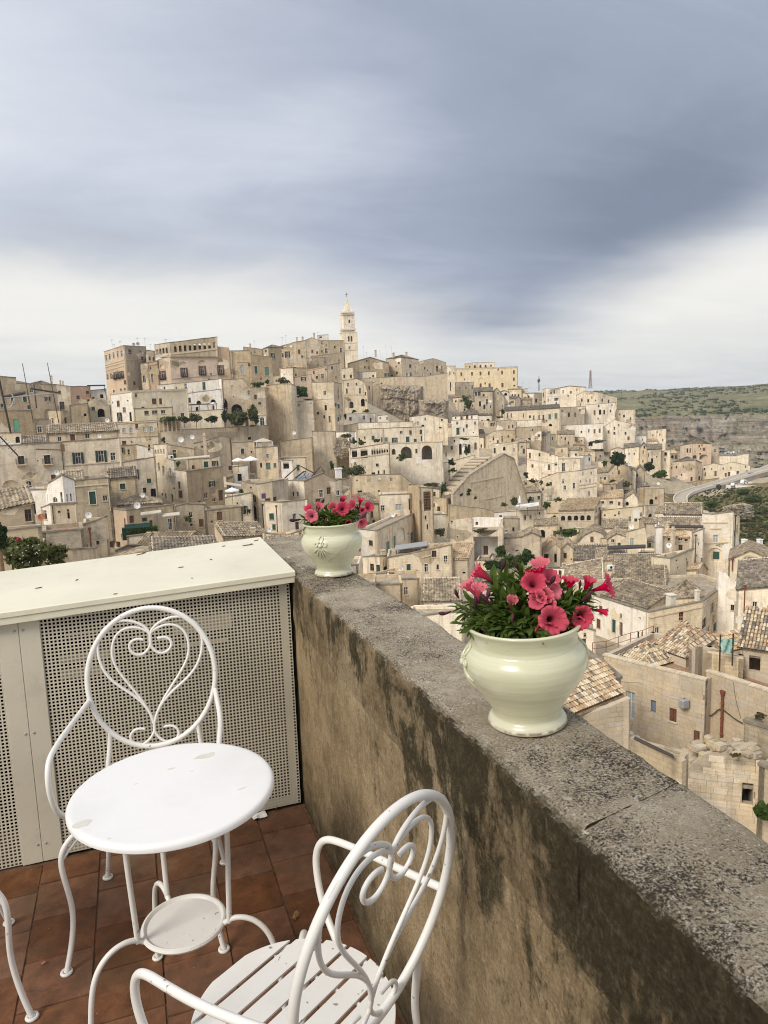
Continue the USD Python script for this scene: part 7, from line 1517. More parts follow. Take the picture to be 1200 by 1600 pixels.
# ================================================================ bell tower, rock, long stair
t = thing('bell_tower', 'tall pale cathedral bell tower with cross rising over the ridge', 'tower')
block(t, 385, [(530.6, 519, 4), (535, 519.5, 0), (558, 518.5, 0)], 575, mat='pale', wins='a545,529.5,2.3,8.5;a549.2,529.3,2.3,8.5;w546,543,3,4', deep=0, courses=[(535.5, 537, 557.5, 536, .3), (535.5, 548, 557.5, 547, .3)], cornice=False)
block(t, 385.5, [(531.7, 490.5, 3), (536, 491, 0), (553.6, 490, 0)], 518, mat='pale', wins='a545.7,502,2.4,5.5;o539.5,497,1,1.2;o551,497,1,1.2;o539.5,507,1,1.2;o551,507,1,1.2', deep=0, cornice=False)
def frame_sq(py, h, grow, name, y0px=531, y1px=535.3, y2px=556):
    c0, c1, c2 = pt(y0px, py, 389), pt(y1px, py, 385), pt(y2px, py, 385); z = c1[2]; c3 = c0+c2-c1; q = np.array([c0, c1, c2, c3]); q[:, 2] = z; m = q.mean(0); q = m+(q-m)*grow
    part(t, name, MB().hexa(q, q+[0, 0, h]).mesh(), C['trim_white']); return q, m
frame_sq(520, .5, 1.10, 'cornice'); frame_sq(516, .9, 1.02, 'balustrade'); frame_sq(514.5, .25, 1.06, 'cornice')
q, m = frame_sq(491.5, .4, 1.12, 'cornice', 531.7, 536, 553.6); frame_sq(489, .8, 1.05, 'balustrade', 531.7, 536, 553.6)
z0 = q[0, 2]+.9; mb = MB(); pr = [(1.0, 0), (.8, 1.1), (.62, 2.4), (.40, 4.2), (.26, 5.6), (.17, 6.4)]
rings = [np.c_[(m+(q-m)*k*.78)[:, :2], np.full(4, z0+h)] for k, h in pr]
for a_, b_ in zip(rings[:-1], rings[1:]): mb.hexa(a_, b_)
part(t, 'spire', mb.mesh(), W['pale'])
part(t, 'finial', MB().lathe([(0, 0), (.45, 0), (.6, .35), (.5, .75), (.2, .95), (.12, 1.6), (.3, 1.8), (.1, 2.05), (0, 2.1)][::-1], 12, (m[0], m[1])).mesh(), C['trim_white'])
P_ = UsdGeom.Mesh.Get(stage, str(t.GetPath())+'/finial'); P_.GetPointsAttr().Set([Gf.Vec3f(float(x[0]), float(x[1]), float(x[2]+z0+6.4)) for x in P_.GetPointsAttr().Get()])
part(t, 'cross', MB().box((m[0]-.1, m[1]-.1, z0+8.3), (m[0]+.1, m[1]+.1, z0+10.7)).box((m[0]-.75, m[1]-.09, z0+9.6), (m[0]-.101, m[1]+.09, z0+9.8)).box((m[0]+.101, m[1]-.09, z0+9.6), (m[0]+.75, m[1]+.09, z0+9.8)).mesh(), C['iron'])

def rock_mat():
    g = G(); P = g.n('geometry')+'.position'; n0, n1, n2 = g.noise(P, .18, 5, .6, .6), g.noise(g.map(P, (.8, .8, .35)), .6, 6, .7, .8), g.noise(P, 2.2, 5)
    c = g.ramp(n1, [(.3, (.07, .058, .045)), (.42, (.24, .20, .15)), (.55, (.42, .35, .255)), (.72, (.55, .465, .35))])
    c = g.mix(g.rng(n0, .50, .62, 0, .6), c, (.24, .22, .195)); c = g.mix(g.rng(n2, .56, .74, 0, .5), c, (.06, .052, .042))
    bp = g.n('bump', {'strength': .9, 'distance': .5}, height=g.math('add', n1, g.math('multiply', n2, .4)))+'.normal'
    p = g.n('principled_bsdf', {'roughness': .95, 'specular_ior_level': .08}, base_color=c, normal=bp); return g.done('bare_rock', surface=p+'.BSDF')
ROCK = rock_mat()
def rock(px, py, d, sx, sy, sz, seed, label, sub=5):
    c = pt(px, py, d); m_ = trimesh.creation.icosphere(sub); v = np.asarray(m_.vertices).copy(); v = np.sign(v)*np.abs(v)**.7
    f1 = fbm(v*1.6+seed, 4, seed); f2_ = fbm(v*4.5+seed, 4, seed+2); v *= (1+.55*(f1-.5)+.42*(np.abs(f2_-.5)*2-.4))[:, None]
    solo('rock_outcrop', (v*[sx, sy, sz]+c, m_.faces), ROCK, label, 'rock', smooth=False)
def cliff(x0, x1, y0, y1, d, dep, seed, label, nx=90, ny=70):
    U, V_ = np.meshgrid(np.linspace(0, 1, nx), np.linspace(0, 1, ny), indexing='ij'); A_, B_ = pt(x0, y1, d), pt(x1, y1, d+3); H_ = (y1-y0)/FPX*d
    q = np.stack([U*12, V_*7, 0*U+seed], -1); edge = np.clip(np.minimum.reduce([U, 1-U, 1-V_])/.16, 0, 1)**.5
    f_ = (fbm(q*.45, 4, seed)-.5)*1.6+(np.abs(fbm(q*1.3, 4, seed+3)-.5)*2-.3)*.8; lay = np.floor(V_*6+fbm(q*.3, 3, seed+5)*3) % 2*.18
    w = dep*(edge*(1+.55*f_+lay))-1.5; n = unit(horiz(O-A_)); P_ = A_+(B_-A_)*U[..., None]+Zh*(V_*H_+(fbm(q*.5, 3, seed+8)-.5)*1.6*(V_ > .8))[..., None]-Zh*1.0+n*w[..., None]
    i_, j_ = np.meshgrid(np.arange(nx-1), np.arange(ny-1), indexing='ij'); solo('rock_outcrop', (P_.reshape(-1, 3), np.stack([i_*ny+j_, (i_+1)*ny+j_, (i_+1)*ny+j_+1, i_*ny+j_+1], -1).reshape(-1, 4)), ROCK, label, 'rock')
cliff(594, 663, 599, 657, 324, 4.5, 3, 'bare grey rock face with hollows below the long retaining wall')
cliff(655, 702, 622, 662, 318, 3.5, 11, 'low broken rocks right of the bare rock face', 60, 40)
rock(1153, 800, 240, 4.6, 3, 2.6, 21, 'grey boulder outcrop on the grass slope', 4)
rock(534, 700, 203, 2.6, 2, 3, 27, 'rocky knob beside the ochre buttress', 4)
st = thing('long_stair', 'long broad stone stairway climbing beside the triangular bastion', 'stairs')
n = 30
for k in range(n):
    t0_, t1_ = k/n, (k+1.0)/n; z = -22.6+10.0*t0_
    A_, B_ = at_z(*lf(t0_), z), at_z(*rf(t0_), z); da = unit(horiz(pt(*lf(1), 240)-pt(*lf(0), 207)))*1.35
    A_ = pt(*lf(t0_), 207+33*t0_); B_ = pt(*rf(t0_), 206+33*t0_); z = (A_[2]+B_[2])/2; A_[2] = B_[2] = z
    part(st, 'step', MB().hexa(np.array([A_, B_, B_+da, A_+da])-[0, 0, 1.6], np.array([A_, B_, B_+da, A_+da])).mesh(), W['grey'] if False else C['coping' if k % 3 == 0 else 'trim'])

# ================================================================ the countless other houses, one by one, wherever the hillside still shows
SKY_X = [-20, 0, 110, 165, 350, 480, 560, 700, 720, 810, 850, 915, 965, 1000, 1045, 1070, 1110, 1125]
SKY_Y = [604, 604, 614, 640, 608, 585, 578, 596, 600, 600, 606, 606, 622, 655, 676, 705, 718, 736]
def free_zone(px, py):
    if px > 1122 or py < np.interp(px, SKY_X, SKY_Y)+6: return False
    if px > 1040 and 745 < py < 800: return False
    if px > 1098 and py > 742: return False
    if 594 < px < 704 and 590 < py < 652: return False
    if 690 < px < 770 and 705 < py < 780: return False
    if px > 930 and py > 1000: return False
    return True
STOP = {'with', 'in', 'on', 'at', 'below', 'behind', 'beside', 'right', 'left', 'above', 'just', 'under', 'over', 'among', 'between', 'standing', 'carrying', 'joining', 'rising', 'before', 'running', 'of', 'and', 'facing', 'by', 'along', 'near', 'the', 'half', 'against', 'climbing', 'climbing', 'highest'}
def short(lb):
    w = []
    for x in lb.split():
        x = x.strip(',')
        if x in STOP and w: break
        w.append(x)
    return ' '.join(w[:5])
rg = random.Random(2024); used_labels = set(); made = 0
order = [(x, y) for y in range(590, 985, 4) for x in range(-6, 1124, 6)]; rg.shuffle(order)
refs = list(HOUSES); 
for px, py in order:
    if made >= 330: break
    if not free_zone(px, py) or COVER[min(1599, py-3), max(0, px)] < 1e8 or py > 985: continue
    p, r = hit_ground(px, py)
    if p is None or r < 70: continue
    w = rg.uniform(4.6, 9); h = rg.uniform(3.4, 6.2); wp = w/r*FPX; hp = h/r*FPX
    x0 = px-wp*rg.uniform(.2, .6); x1 = x0+wp; y0 = py-hp
    if not free_zone(x0, y0+4) or not free_zone(x1, y0+4): continue
    a = COVER[int(max(0, y0)):int(py), int(max(0, x0)):int(max(1, x1))]
    if a.size == 0 or ((a < 1e8) & (a > r-1)).mean() > .28 or (a < r).mean() > .6: continue
    y1 = y0-(x1-x0)*.035+rg.uniform(-1, 1); roof = rg.choice(['flat', 'flat', 'flat', 'shed', 'gable', 'extr', 'flat'])
    mt = rg.choice(['cream', 'pale', 'tan', 'pale', 'cream', 'grey', 'white', 'cream', 'yellow'])
    if rg.random() < .45 and roof in ('flat',): xm = x0+wp*rg.uniform(.3, .75); pts_ = [(x0, y0, rg.uniform(1, 4)), (xm, y0-(xm-x0)*.035, 0), (x1, y1, rg.uniform(1, 5))]; mt = [mt, rg.choice([mt, 'grey' if mt != 'white' else 'pale', 'tan'])]
    elif roof == 'extr': pts_ = [(x0, y0+hp*.12, 0), ((x0+x1)/2, y0-hp*.12, 'a'), (x1, y1+hp*.12, rg.uniform(-1, 1))]
    else: pts_ = [(x0, y0, 0), (x1, y1, rg.uniform(-2.5, 2.5))]
    wins = []; s = FPX/r
    for k in range(rg.randint(1, 4)):
        wx = rg.uniform(x0+wp*.12, x1-wp*.12); kind = rg.choice('wwkgbdsadw')
        if kind in 'dV': wins.append('%s%.1f,%.1f,%.1f,%.1f' % (kind, wx, py-1.2*s, .95*s, 2.1*s))
        elif kind == 'a': wins.append('%s%.1f,%.1f,%.1f,%.1f' % (kind, wx, py-1.3*s, 1.5*s, 2.3*s))
        elif kind == 's': wins.append('%s%.1f,%.1f,%.1f,%.1f' % (kind, wx, y0+hp*.45, .8*s, 1.5*s))
        else: wins.append('%s%.1f,%.1f,%.1f,%.1f' % (kind, wx, y0+hp*rg.uniform(.3, .5), rg.uniform(.6, .95)*s, rg.uniform(.9, 1.5)*s))
    refs.sort(key=lambda q: (q[2]-px)**2+((q[3]-py)*1.6)**2)
    col = {'cream': 'cream', 'pale': 'pale', 'tan': 'tan', 'grey': 'grey', 'white': 'whitewashed', 'yellow': 'yellowish'}[mt if isinstance(mt, str) else mt[0]]
    rt = {'flat': 'flat roofed', 'shed': 'lean-to roofed', 'gable': 'gable roofed', 'extr': 'gable fronted'}[roof]
    for q in refs[:14]:
        rel = ('left of' if px < q[2]-6 else 'right of' if px > q[2]+30 else 'above' if py < q[3] else 'below')
        lb = 'small %s %s house %s the %s' % (col, rt, rel, short(q[1]))
        if lb not in used_labels and len(lb.split()) <= 16: break
    else: continue
    used_labels.add(lb)
    t = thing('hillside_house', lb, 'house', (0, 0, 0), 0)
    block(t, r, pts_, py, roof=roof, mat=mt, wins=';'.join(wins), back=rg.uniform(5, 7.5), rise=rg.uniform(1, 1.8), rmat=rg.choice(['tile', 'grey', 'tile', 'warm']) if roof != 'flat' else 'tile', seed=made, deep=3.5, auto=True)
    if rg.random() < .3:
        c = pt(rg.uniform(x0, x1), y0, r+2); k = .3; part(t, 'chimney', MB().box((c[0]-k, c[1]-k, c[2]-.9), (c[0]+k, c[1]+k, c[2]+1.1)).box((c[0]-k*1.3, c[1]-k*1.3, c[2]+1.1), (c[0]+k*1.3, c[1]+k*1.3, c[2]+1.22)).mesh(), C['trim'])
    made += 1

# ================================================================ greenery
def crown(cx, rx, rz, ry, n, leaf_, seed, clumps=9):
    rg_ = np.random.default_rng(seed); c = np.asarray(cx, float); R3 = np.array([rx, ry, rz])
    cc = rg_.normal(size=(clumps, 3)); cc /= np.linalg.norm(cc, axis=1, keepdims=True); cc *= rg_.uniform(.2, .88, (clumps, 1)); cr_ = rg_.uniform(.16, .46, clumps)
    k = rg_.integers(0, clumps, n); d = rg_.normal(size=(n, 3)); d /= np.linalg.norm(d, axis=1, keepdims=True)
    p = cc[k]+d*(cr_[k]*rg_.uniform(.3, 1.15, n))[:, None]; p[:, 2] = np.maximum(p[:, 2], -.85)
    p = c+p*R3
    a = d+rg_.normal(0, .55, (n, 3)); a /= np.linalg.norm(a, axis=1, keepdims=True); b = np.cross(a, rg_.normal(size=(n, 3))); b /= np.linalg.norm(b, axis=1, keepdims=True); e = np.cross(a, b)
    s = (leaf_*rg_.uniform(.55, 1.3, n))[:, None]
    V = np.stack([p-b*s-e*s*.45, p+b*s*.1-e*s*.75, p+b*s+e*s*.1, p+e*s*.7-b*s*.15], 1).reshape(-1, 3)
    return V, np.arange(4*n).reshape(n, 4)
def bush(px, py, w, h, d, mt, label, name='bush', cat='bush', dens=1., trunk=True, group=None, seed=0):
    """py is the middle of the foliage; w and h in pixels of the photograph."""
    c = pt(px, py, d); s = d/FPX; rx, rz = w*s/2, h*s/2
    n = int(min(5200, max(140, w*h*2.6*dens))); lf_ = max(.05, min(rx, rz)*.20, 1.15*s)
    t = thing(name, label, cat, (0, 0, 0), 0, group)
    V, F = crown(c, rx, rz, (rx+rz)/2*.9, n, lf_, int(px*7+py*3+seed), clumps=int(min(40, 9+w*h/16)))
    part(t, 'crown' if name.endswith('tree') else 'foliage', (V, F), LF[mt])
    if trunk:
        z0 = c[2]-rz*1.25; q = [np.array([c[0], c[1], z0-.8]), np.array([c[0]+rx*.05, c[1], c[2]-rz*.3]), np.array([c[0]-rx*.05, c[1], c[2]+rz*.3])]
        mb = MB().tube(spline(q, 8), np.linspace(.10, .03, 8)*max(.6, rx*.5), 6)
        for k in range(4): a = k*1.6; mb.tube([q[1], c+np.array([math.cos(a)*rx*.55, math.sin(a)*rx*.5, rz*.25*(k % 2)])], [.05*max(.6, rx*.5), .015], 5)
        part(t, 'trunk', mb.mesh(), C['wood'])
    return t
for a_ in [
    (264, 654, 34, 8, 186, 'lush', 'vine canopy over the pergola at the left of the garden', 'vine', 'vine'), (287, 655, 18, 13, 186, 'olive', 'olive tree first from the pergola', 'olive_tree', 'tree'),
    (306, 653, 24, 15, 186, 'olive', 'wide olive tree second from the pergola', 'olive_tree', 'tree'), (330, 655, 22, 13, 186, 'dark', 'dark round shrub in the middle of the garden', 'bush', 'bush'),
    (351, 651, 11, 24, 186, 'dark', 'dark upright tree in the garden right of centre', 'dark_tree', 'tree'), (372, 653, 30, 24, 186, 'olive', 'broad olive tree before the cave arch', 'olive_tree', 'tree'),
    (394, 646, 18, 26, 186, 'olive', 'tall olive tree at the right end of the garden', 'olive_tree', 'tree'), (401, 657, 14, 12, 186, 'lush', 'small green shrub by the blue black arched door', 'bush', 'bush'),
    (353, 632, 9, 17, 211, 'red', 'dark red creeper on the wall left of the cave arch', 'creeper', 'creeper'),
    (403, 601, 24, 9, 231, 'lush', 'low hedge on top of the wall left of the bastion', 'hedge', 'hedge'), (418, 596, 7, 8, 231, 'dark', 'small conical shrub on the bastion wall', 'bush', 'bush'), (442, 595, 26, 11, 236, 'dry', 'bare dry shrub on the bastion top', 'bush', 'bush'),
    (471, 612, 22, 18, 235, 'lush', 'bright shrubs filling the gap between bastion and tower house', 'bush', 'bush'), (539.5, 650, 6, 12, 247, 'dark', 'narrow climber at the left of the white terrace house', 'climber', 'climber'),
    (553, 643, 12, 5, 249, 'lush', 'planter shrubs on the left of the white terrace roof', 'bush', 'bush'), (572, 642, 18, 6, 249, 'lush', 'planter shrubs on the right of the white terrace roof', 'bush', 'bush'),
    (541, 681, 24, 8, 209, 'olive', 'trailing shrubs on the garden wall above the loggia house', 'bush', 'bush'), (553, 690, 13, 8, 205, 'lush', 'bright shrub left above the loggia house', 'bush', 'bush'), (566, 692, 14, 9, 204, 'lush', 'bright shrub right above the loggia house', 'bush', 'bush'), (588, 688, 14, 7, 205, 'olive', 'potted plants by the green shutters above the loggia', 'bush', 'bush'),
    (519, 727, 9, 15, 184, 'dark', 'small dark cypress left of the ochre wall', 'cypress_tree', 'tree'), (551, 735, 42, 17, 178, 'olive', 'wide shrubbery under the loggia house', 'bush', 'bush'), (532, 734, 18, 13, 180, 'dark', 'dark shrub by the small cypress', 'bush', 'bush'),
    (629, 715, 18, 12, 200, 'lush', 'bright round bush before the big arches', 'bush', 'bush'), (682, 726, 17, 13, 219, 'dark', 'ivy clump hanging on the pale rough wall, left', 'ivy', 'ivy'), (706, 722, 12, 13, 222, 'dark', 'ivy clump hanging on the pale rough wall, right', 'ivy', 'ivy'), (707, 735, 14, 9, 218, 'lush', 'shrubs beside the middle of the long stair', 'bush', 'bush'),
    (683, 747, 8, 11, 215, 'dark', 'small ivy tuft low on the pale wall', 'ivy', 'ivy'), (694, 762, 9, 24, 210, 'lush', 'green strip along the foot of the long stair', 'bush', 'bush'), (675, 757, 32, 7, 209, 'olive', 'grass and shrubs along the pale wall foot', 'bush', 'bush'), (661, 745, 6, 12, 213, 'dark', 'narrow ivy at the left end of the pale wall', 'ivy', 'ivy'),
    (732.5, 769, 8, 14, 198, 'dark', 'dark upright shrub growing from the bastion', 'bush', 'bush'), (721, 773, 7, 5, 198, 'dark', 'small dark shrub left of the upright bastion shrub', 'bush', 'bush'), (743, 778, 6, 4, 197, 'dark', 'two dark tufts right of the upright bastion shrub', 'bush', 'bush'),
    (725, 623, 13, 10, 352, 'lush', 'ivy on the wall top below the convent', 'ivy', 'ivy'), (732, 631, 13, 14, 350, 'lush', 'ivy falling down the wall below the convent', 'ivy', 'ivy'), (785.5, 643, 6, 10, 327, 'dark', 'small dark tree left of the long cream palace', 'dark_tree', 'tree'), (780, 652, 14, 4, 324, 'dark', 'low dark hedge left of the long cream palace', 'hedge', 'hedge'),
    (726, 686, 16, 6, 262, 'lush', 'vine canopy over a doorway by the stair head', 'vine', 'vine'), (728.5, 703, 9, 19, 260, 'dark', 'tall ivy between two arches by the stair head', 'ivy', 'ivy'),
    (965, 717, 27, 21, 262, 'dark', 'large dark green tree among the right roofs', 'dark_tree', 'tree'), (945, 724, 9, 9, 262, 'lush', 'small shrub left of the large dark tree', 'bush', 'bush'), (888, 832, 42, 14, 188, 'lush', 'bright fig like bush before the arcaded house', 'bush', 'bush'),
    (1014, 729, 18, 17, 305, 'dark', 'vine tree at the left of the vine terrace', 'vine', 'vine'), (1030, 741, 30, 13, 300, 'lush', 'bright shrubs of the vine terrace', 'bush', 'bush'), (923, 693, 9, 11, 318, 'red', 'dark red tree beside the white tent', 'red_tree', 'tree'), (933, 690, 30, 5, 322, 'olive', 'row of garden plants by the long white house', 'bush', 'bush'),
    (957, 752, 13, 6, 262, 'olive', 'small shrub under the brown vault house', 'bush', 'bush'), (979, 756, 18, 10, 264, 'olive', 'grey green shrub under the pale vault', 'bush', 'bush'), (856, 757, 7, 7, 232, 'lush', 'small round bush by the lamp of the cream front', 'bush', 'bush'), (871, 780, 15, 9, 224, 'olive', 'shrub above the arcaded house, left', 'bush', 'bush'), (853, 790, 13, 13, 214, 'lush', 'green bush left of the arcaded house', 'bush', 'bush'), (864, 809, 16, 7, 212, 'dark', 'dark plants at the left foot of the arcaded house', 'bush', 'bush'),
    (722, 889, 34, 34, 128, 'dark', 'dense dark tree below the ruin left of the petunias', 'dark_tree', 'tree'), (803, 880, 48, 26, 138, 'lush', 'large bright fig tree behind the petunias', 'fig_tree', 'tree'), (825, 868, 24, 22, 139, 'lush', 'rounded green bush right of the large fig tree', 'bush', 'bush'), (770, 884, 26, 20, 136, 'dark', 'dark undergrowth left of the large fig tree', 'bush', 'bush'), (783, 861, 18, 22, 141, 'lush', 'young tree at the foot of the ruin', 'young_tree', 'tree'),
    (689, 832, 22, 13, 150, 'olive', 'dry grass bank left of the ruin', 'grass_bank', 'grass'), (752, 829, 28, 8, 150, 'dry', 'dry grass growing on the broken vault', 'grass_tuft', 'grass'), (788, 788, 13, 8, 196, 'olive', 'silvery shrub under the bastion', 'bush', 'bush'), (803, 783, 16, 15, 196, 'olive', 'taller olive shrub under the bastion', 'bush', 'bush'), (827, 781, 8, 11, 197, 'dark', 'dark shrub right of the white tent under the bastion', 'bush', 'bush'), (855, 788, 15, 11, 200, 'lush', 'bush at the right end of the white terrace walls', 'bush', 'bush'), (822, 742, 8, 12, 221, 'dark', 'dark shrub at the right edge of the bastion top', 'bush', 'bush'), (833, 751, 14, 7, 220, 'dark', 'row of dark shrubs right of the bastion', 'bush', 'bush'), (846, 755, 6, 8, 222, 'olive', 'small tree right of the dark shrub row', 'young_tree', 'tree'),
    (294.6, 811, 14, 13, 104, 'olive', 'round bush right of the awning door', 'bush', 'bush'), (350, 838, 7, 10, 108, 'dark', 'plant in the tall narrow doorway', 'plant', 'plant'), (361, 828, 4, 5, 110, 'dark', 'small plant above the lid', 'plant', 'plant'), (278, 725, 8, 10, 138, 'lush', 'green planter bush on the roof terrace', 'bush', 'bush'), (389, 799, 8, 8, 124, 'olive', 'plant hanging from the balcony window', 'plant', 'plant'), (377, 767, 8, 9, 124, 'lush', 'potted plant beside the lower parasol', 'plant', 'plant'), (255, 687, 6, 10, 170, 'dark', 'small cypress beside the arched windows', 'cypress_tree', 'tree'), (395, 665, 10, 5, 186, 'olive', 'shrub on the garden wall', 'bush', 'bush'),
    (1160, 768, 26, 11, 316, 'lush', 'green bushes below the parking bay, left', 'bush', 'bush'), (1178, 778, 26, 14, 296, 'lush', 'green bushes below the parking bay, right', 'bush', 'bush'), (1112, 788, 26, 10, 284, 'lush', 'bushes on the slope just below the road bend', 'bush', 'bush'), (1135, 775, 18, 7, 302, 'olive', 'sparse bushes in the middle of the slope', 'bush', 'bush'), (1190, 800, 24, 14, 262, 'olive', 'bushes at the right edge of the slope', 'bush', 'bush'), (1196, 822, 16, 10, 226, 'olive', 'bluish shrub at the right edge of the slope', 'bush', 'bush'), (1180, 846, 30, 10, 190, 'olive', 'low shrubs above the white terrace at right', 'bush', 'bush'), (1110, 798, 10, 6, 264, 'olive', 'shrub behind the big pale house', 'bush', 'bush'), (1172, 820, 22, 9, 226, 'dry', 'dry bushes in the lower slope', 'bush', 'bush'),
    (1196, 1266, 34, 26, 39, 'lush', 'bright green bush at the lower right edge below the ruined wall', 'bush', 'bush'), (1188, 1120, 22, 9, 44.4, 'dry', 'dry weeds on top of the dark block wall', 'weeds', 'weeds'), (1150, 1180, 22, 6, 41, 'dry', 'dry weeds on the broken wall', 'weeds', 'weeds'), (800/1*1+290, 1172, 14, 8, 43, 'dry', 'dry grass behind the broken wall', 'weeds', 'weeds'),
    ]:
    bush(*a_, trunk=a_[7].endswith('tree'))
bush(38, 866, 74, 46, 27, 'pale', 'pale flowering shrub just behind the lid at the lower left', 'bush', 'bush', dens=.45)
bush(88, 866, 34, 30, 27.5, 'pale', 'green shrub right of the pale flowering shrub', 'bush', 'bush', dens=.5)
bush(-2, 838, 22, 46, 24, 'dark', 'dark leaved plant at the very left edge', 'bush', 'bush')
mb = MB(); rq = np.random.default_rng(4)
for k in range(16):
    c = pt(rq.uniform(8, 62), rq.uniform(848, 880), 26.3); m_ = trimesh.creation.icosphere(1); mb.add(np.asarray(m_.vertices)*.016+c, m_.faces)
solo('shrub_blossoms', mb.mesh(), C['white'], 'white blossoms of the shrub at lower left', 'blossoms', kind='stuff')
c = pt(29, 843, 26.5); m_ = trimesh.creation.icosphere(2); v = np.asarray(m_.vertices); solo('rose_bloom', (v*(.075*(1+.5*(noise(v*3, 2)-.5)))[:, None]+c, m_.faces), plain('rose_crimson', (.20, .02, .035), .7, .2, .3, 30), 'dark crimson rose above the shrub at lower left', 'rose')
# hedge boxes of the terrace, under a green tarpaulin
t = thing('hedge', 'clipped box hedge under green tarpaulin on the terrace house', 'hedge')
A_, B_ = pt(198, 833, 104.5), pt(246, 829, 104.5); ax = unit(horiz(B_-A_)); bx = np.cross(Zh, ax); bx = bx if bx[1] > 0 else -bx; rq = np.random.default_rng(2)
Lh, hh, dh = np.linalg.norm(horiz(B_-A_)), 1.35, 1.3; n = 2600
u, v_, w_ = rq.uniform(0, 1, n), rq.uniform(0, 1, n), rq.uniform(0, 1, n); s = rq.integers(0, 3, n); v_[s == 0] = 0; w_[s == 1] = 1
P_ = A_+np.outer(u*Lh, ax)+np.outer(v_*dh, bx)+np.outer(w_*hh-.9, Zh)+rq.normal(0, .04, (n, 3)); e1 = rq.normal(size=(n, 3))*.085; e2 = rq.normal(size=(n, 3))*.085
part(t, 'foliage', (np.stack([P_-e1, P_+e2, P_+e1, P_-e2], 1).reshape(-1, 3), np.arange(4*n).reshape(n, 4)), LF['lush'])
q = np.array([A_-ax*.2, A_+ax*(Lh*.75), A_+ax*(Lh*.85)+bx*2.2+[0, 0, .3], A_-ax*.3+bx*2.2+[0, 0, .3]])+[0, 0, .55]
part(t, 'tarpaulin', MB().hexa(q, q+[0, 0, .08]).box(tuple(A_-ax*.5-[.1, 0, 1.0]), tuple(A_-ax*.1+[.1, 1.6, .6])).mesh(), C['tarp'])
# scrub on the far hillside: the larger bushes singly, the rest as one mass
rq = np.random.default_rng(9); bs = []
for k in range(5200):
    i_, j_ = rq.integers(0, len(AZ)-1), int(np.searchsorted(DS, rq.uniform(520, 1690))); p = P3[i_, min(j_, len(DS)-1)]; dd = np.hypot(p[0], p[1])
    if dd > 1700 or dd < 520: continue
    if noise(p*.012, 3) < .44+.1*(dd > 1200): continue
    px, py = proj(p)
    if not (880 < px < 1260) or (px < 1000 and py > 700): continue
    s_ = rq.uniform(1.2, 3.6)*(1.15 if dd > 900 else .9)*(1.25 if rq.random() < .15 else 1); bs.append((s_*FPX/dd, p, s_, px, py))
bs.sort(key=lambda b: -b[0]); V0, F0 = crown((0, 0, .4), 1, .75, 1, 90, .26, 5, 8)
inst = UsdGeom.PointInstancer.Define(stage, '/World/hillside_scrub'); tag(inst, 'dark scrub dotted over the far hillside beyond the gorge', 'scrub', None, 'stuff')
usdkit.mesh(stage, '/World/hillside_scrub/scrub_shape', (V0, F0), LF['green']); usdkit.mesh(stage, '/World/hillside_scrub/scrub_shape_pale', (V0, F0), LF['olive'])
inst.CreatePrototypesRel().SetTargets(['/World/hillside_scrub/scrub_shape', '/World/hillside_scrub/scrub_shape_pale'])
rest = bs[70:]; inst.CreateProtoIndicesAttr([int(k % 3 == 0) for k in range(len(rest))]); inst.CreatePositionsAttr([Gf.Vec3f(*map(float, b[1])) for b in rest]); inst.CreateScalesAttr([Gf.Vec3f(float(b[2]), float(b[2]), float(b[2]*.8)) for b in rest])
src = None
for k, b in enumerate(bs[:70]):
    dd_ = np.hypot(b[1][0], b[1][1]); col_ = ['above the upper town', 'left of centre', 'in the middle', 'right of centre', 'towards the right edge'][int(np.clip((b[3]-920)/58, 0, 4))]
    lb = 'round bush %s, %s of the far hillside' % ('on the skyline' if dd_ > 1350 else 'high on the plateau' if dd_ > 1150 else 'on the middle plateau' if dd_ > 990 else 'near the cliff edge' if dd_ > 880 else 'clinging to the cliff face', col_)
    if src is None:
        src = thing('scrub_bush', lb, 'bush', b[1], 0, 'bushes dotted over the far hillside'); part(src, 'foliage', (V0, F0), LF['green']); src.SetCustomDataByKey('label', lb)
        UsdGeom.Xformable(src).AddScaleOp().Set(Gf.Vec3f(float(b[2]), float(b[2]), float(b[2])))
    else: 
        x = UsdGeom.Xform.Define(stage, '/World/'+numbered('/World', 'scrub_bush')); x.GetPrim().GetReferences().AddInternalReference(src.GetPath())
        UsdGeom.XformOp(x.GetPrim().GetAttribute('xformOp:translate')).Set(Gf.Vec3d(*map(float, b[1]))); UsdGeom.XformOp(x.GetPrim().GetAttribute('xformOp:scale')).Set(Gf.Vec3f(float(b[2]), float(b[2]), float(b[2]*.85))); x.GetPrim().SetInstanceable(True); tag(x, lb, 'bush', 'bushes dotted over the far hillside')
# the wooded gorge below the road, one dark mass
rq = np.random.default_rng(12); pos = []
for k in range(900):
    px, d_ = rq.uniform(1120, 1250), rq.uniform(470, 700); az_ = math.degrees(math.atan2(*ray(px, 700)[:2])); i_ = int(np.clip((az_-28)/.12, 0, len(AZ)-1)); j_ = int(np.argmin(np.abs(DS-d_))); pos.append(P3[i_, j_]+[0, 0, 1])
inst = UsdGeom.PointInstancer.Define(stage, '/World/gorge_wood'); tag(inst, 'dark wood filling the gorge beyond the parked cars', 'wood', None, 'stuff')
usdkit.mesh(stage, '/World/gorge_wood/tree_shape', crown((0, 0, .6), 1, 1.1, 1, 140, .22, 8, 9), LF['dark']); inst.CreatePrototypesRel().SetTargets(['/World/gorge_wood/tree_shape'])
inst.CreateProtoIndicesAttr([0]*len(pos)); inst.CreatePositionsAttr([Gf.Vec3f(*map(float, p)) for p in pos]); inst.CreateScalesAttr([Gf.Vec3f(float(s_), float(s_), float(s_)) for s_ in rq.uniform(2.5, 5.5, len(pos))])
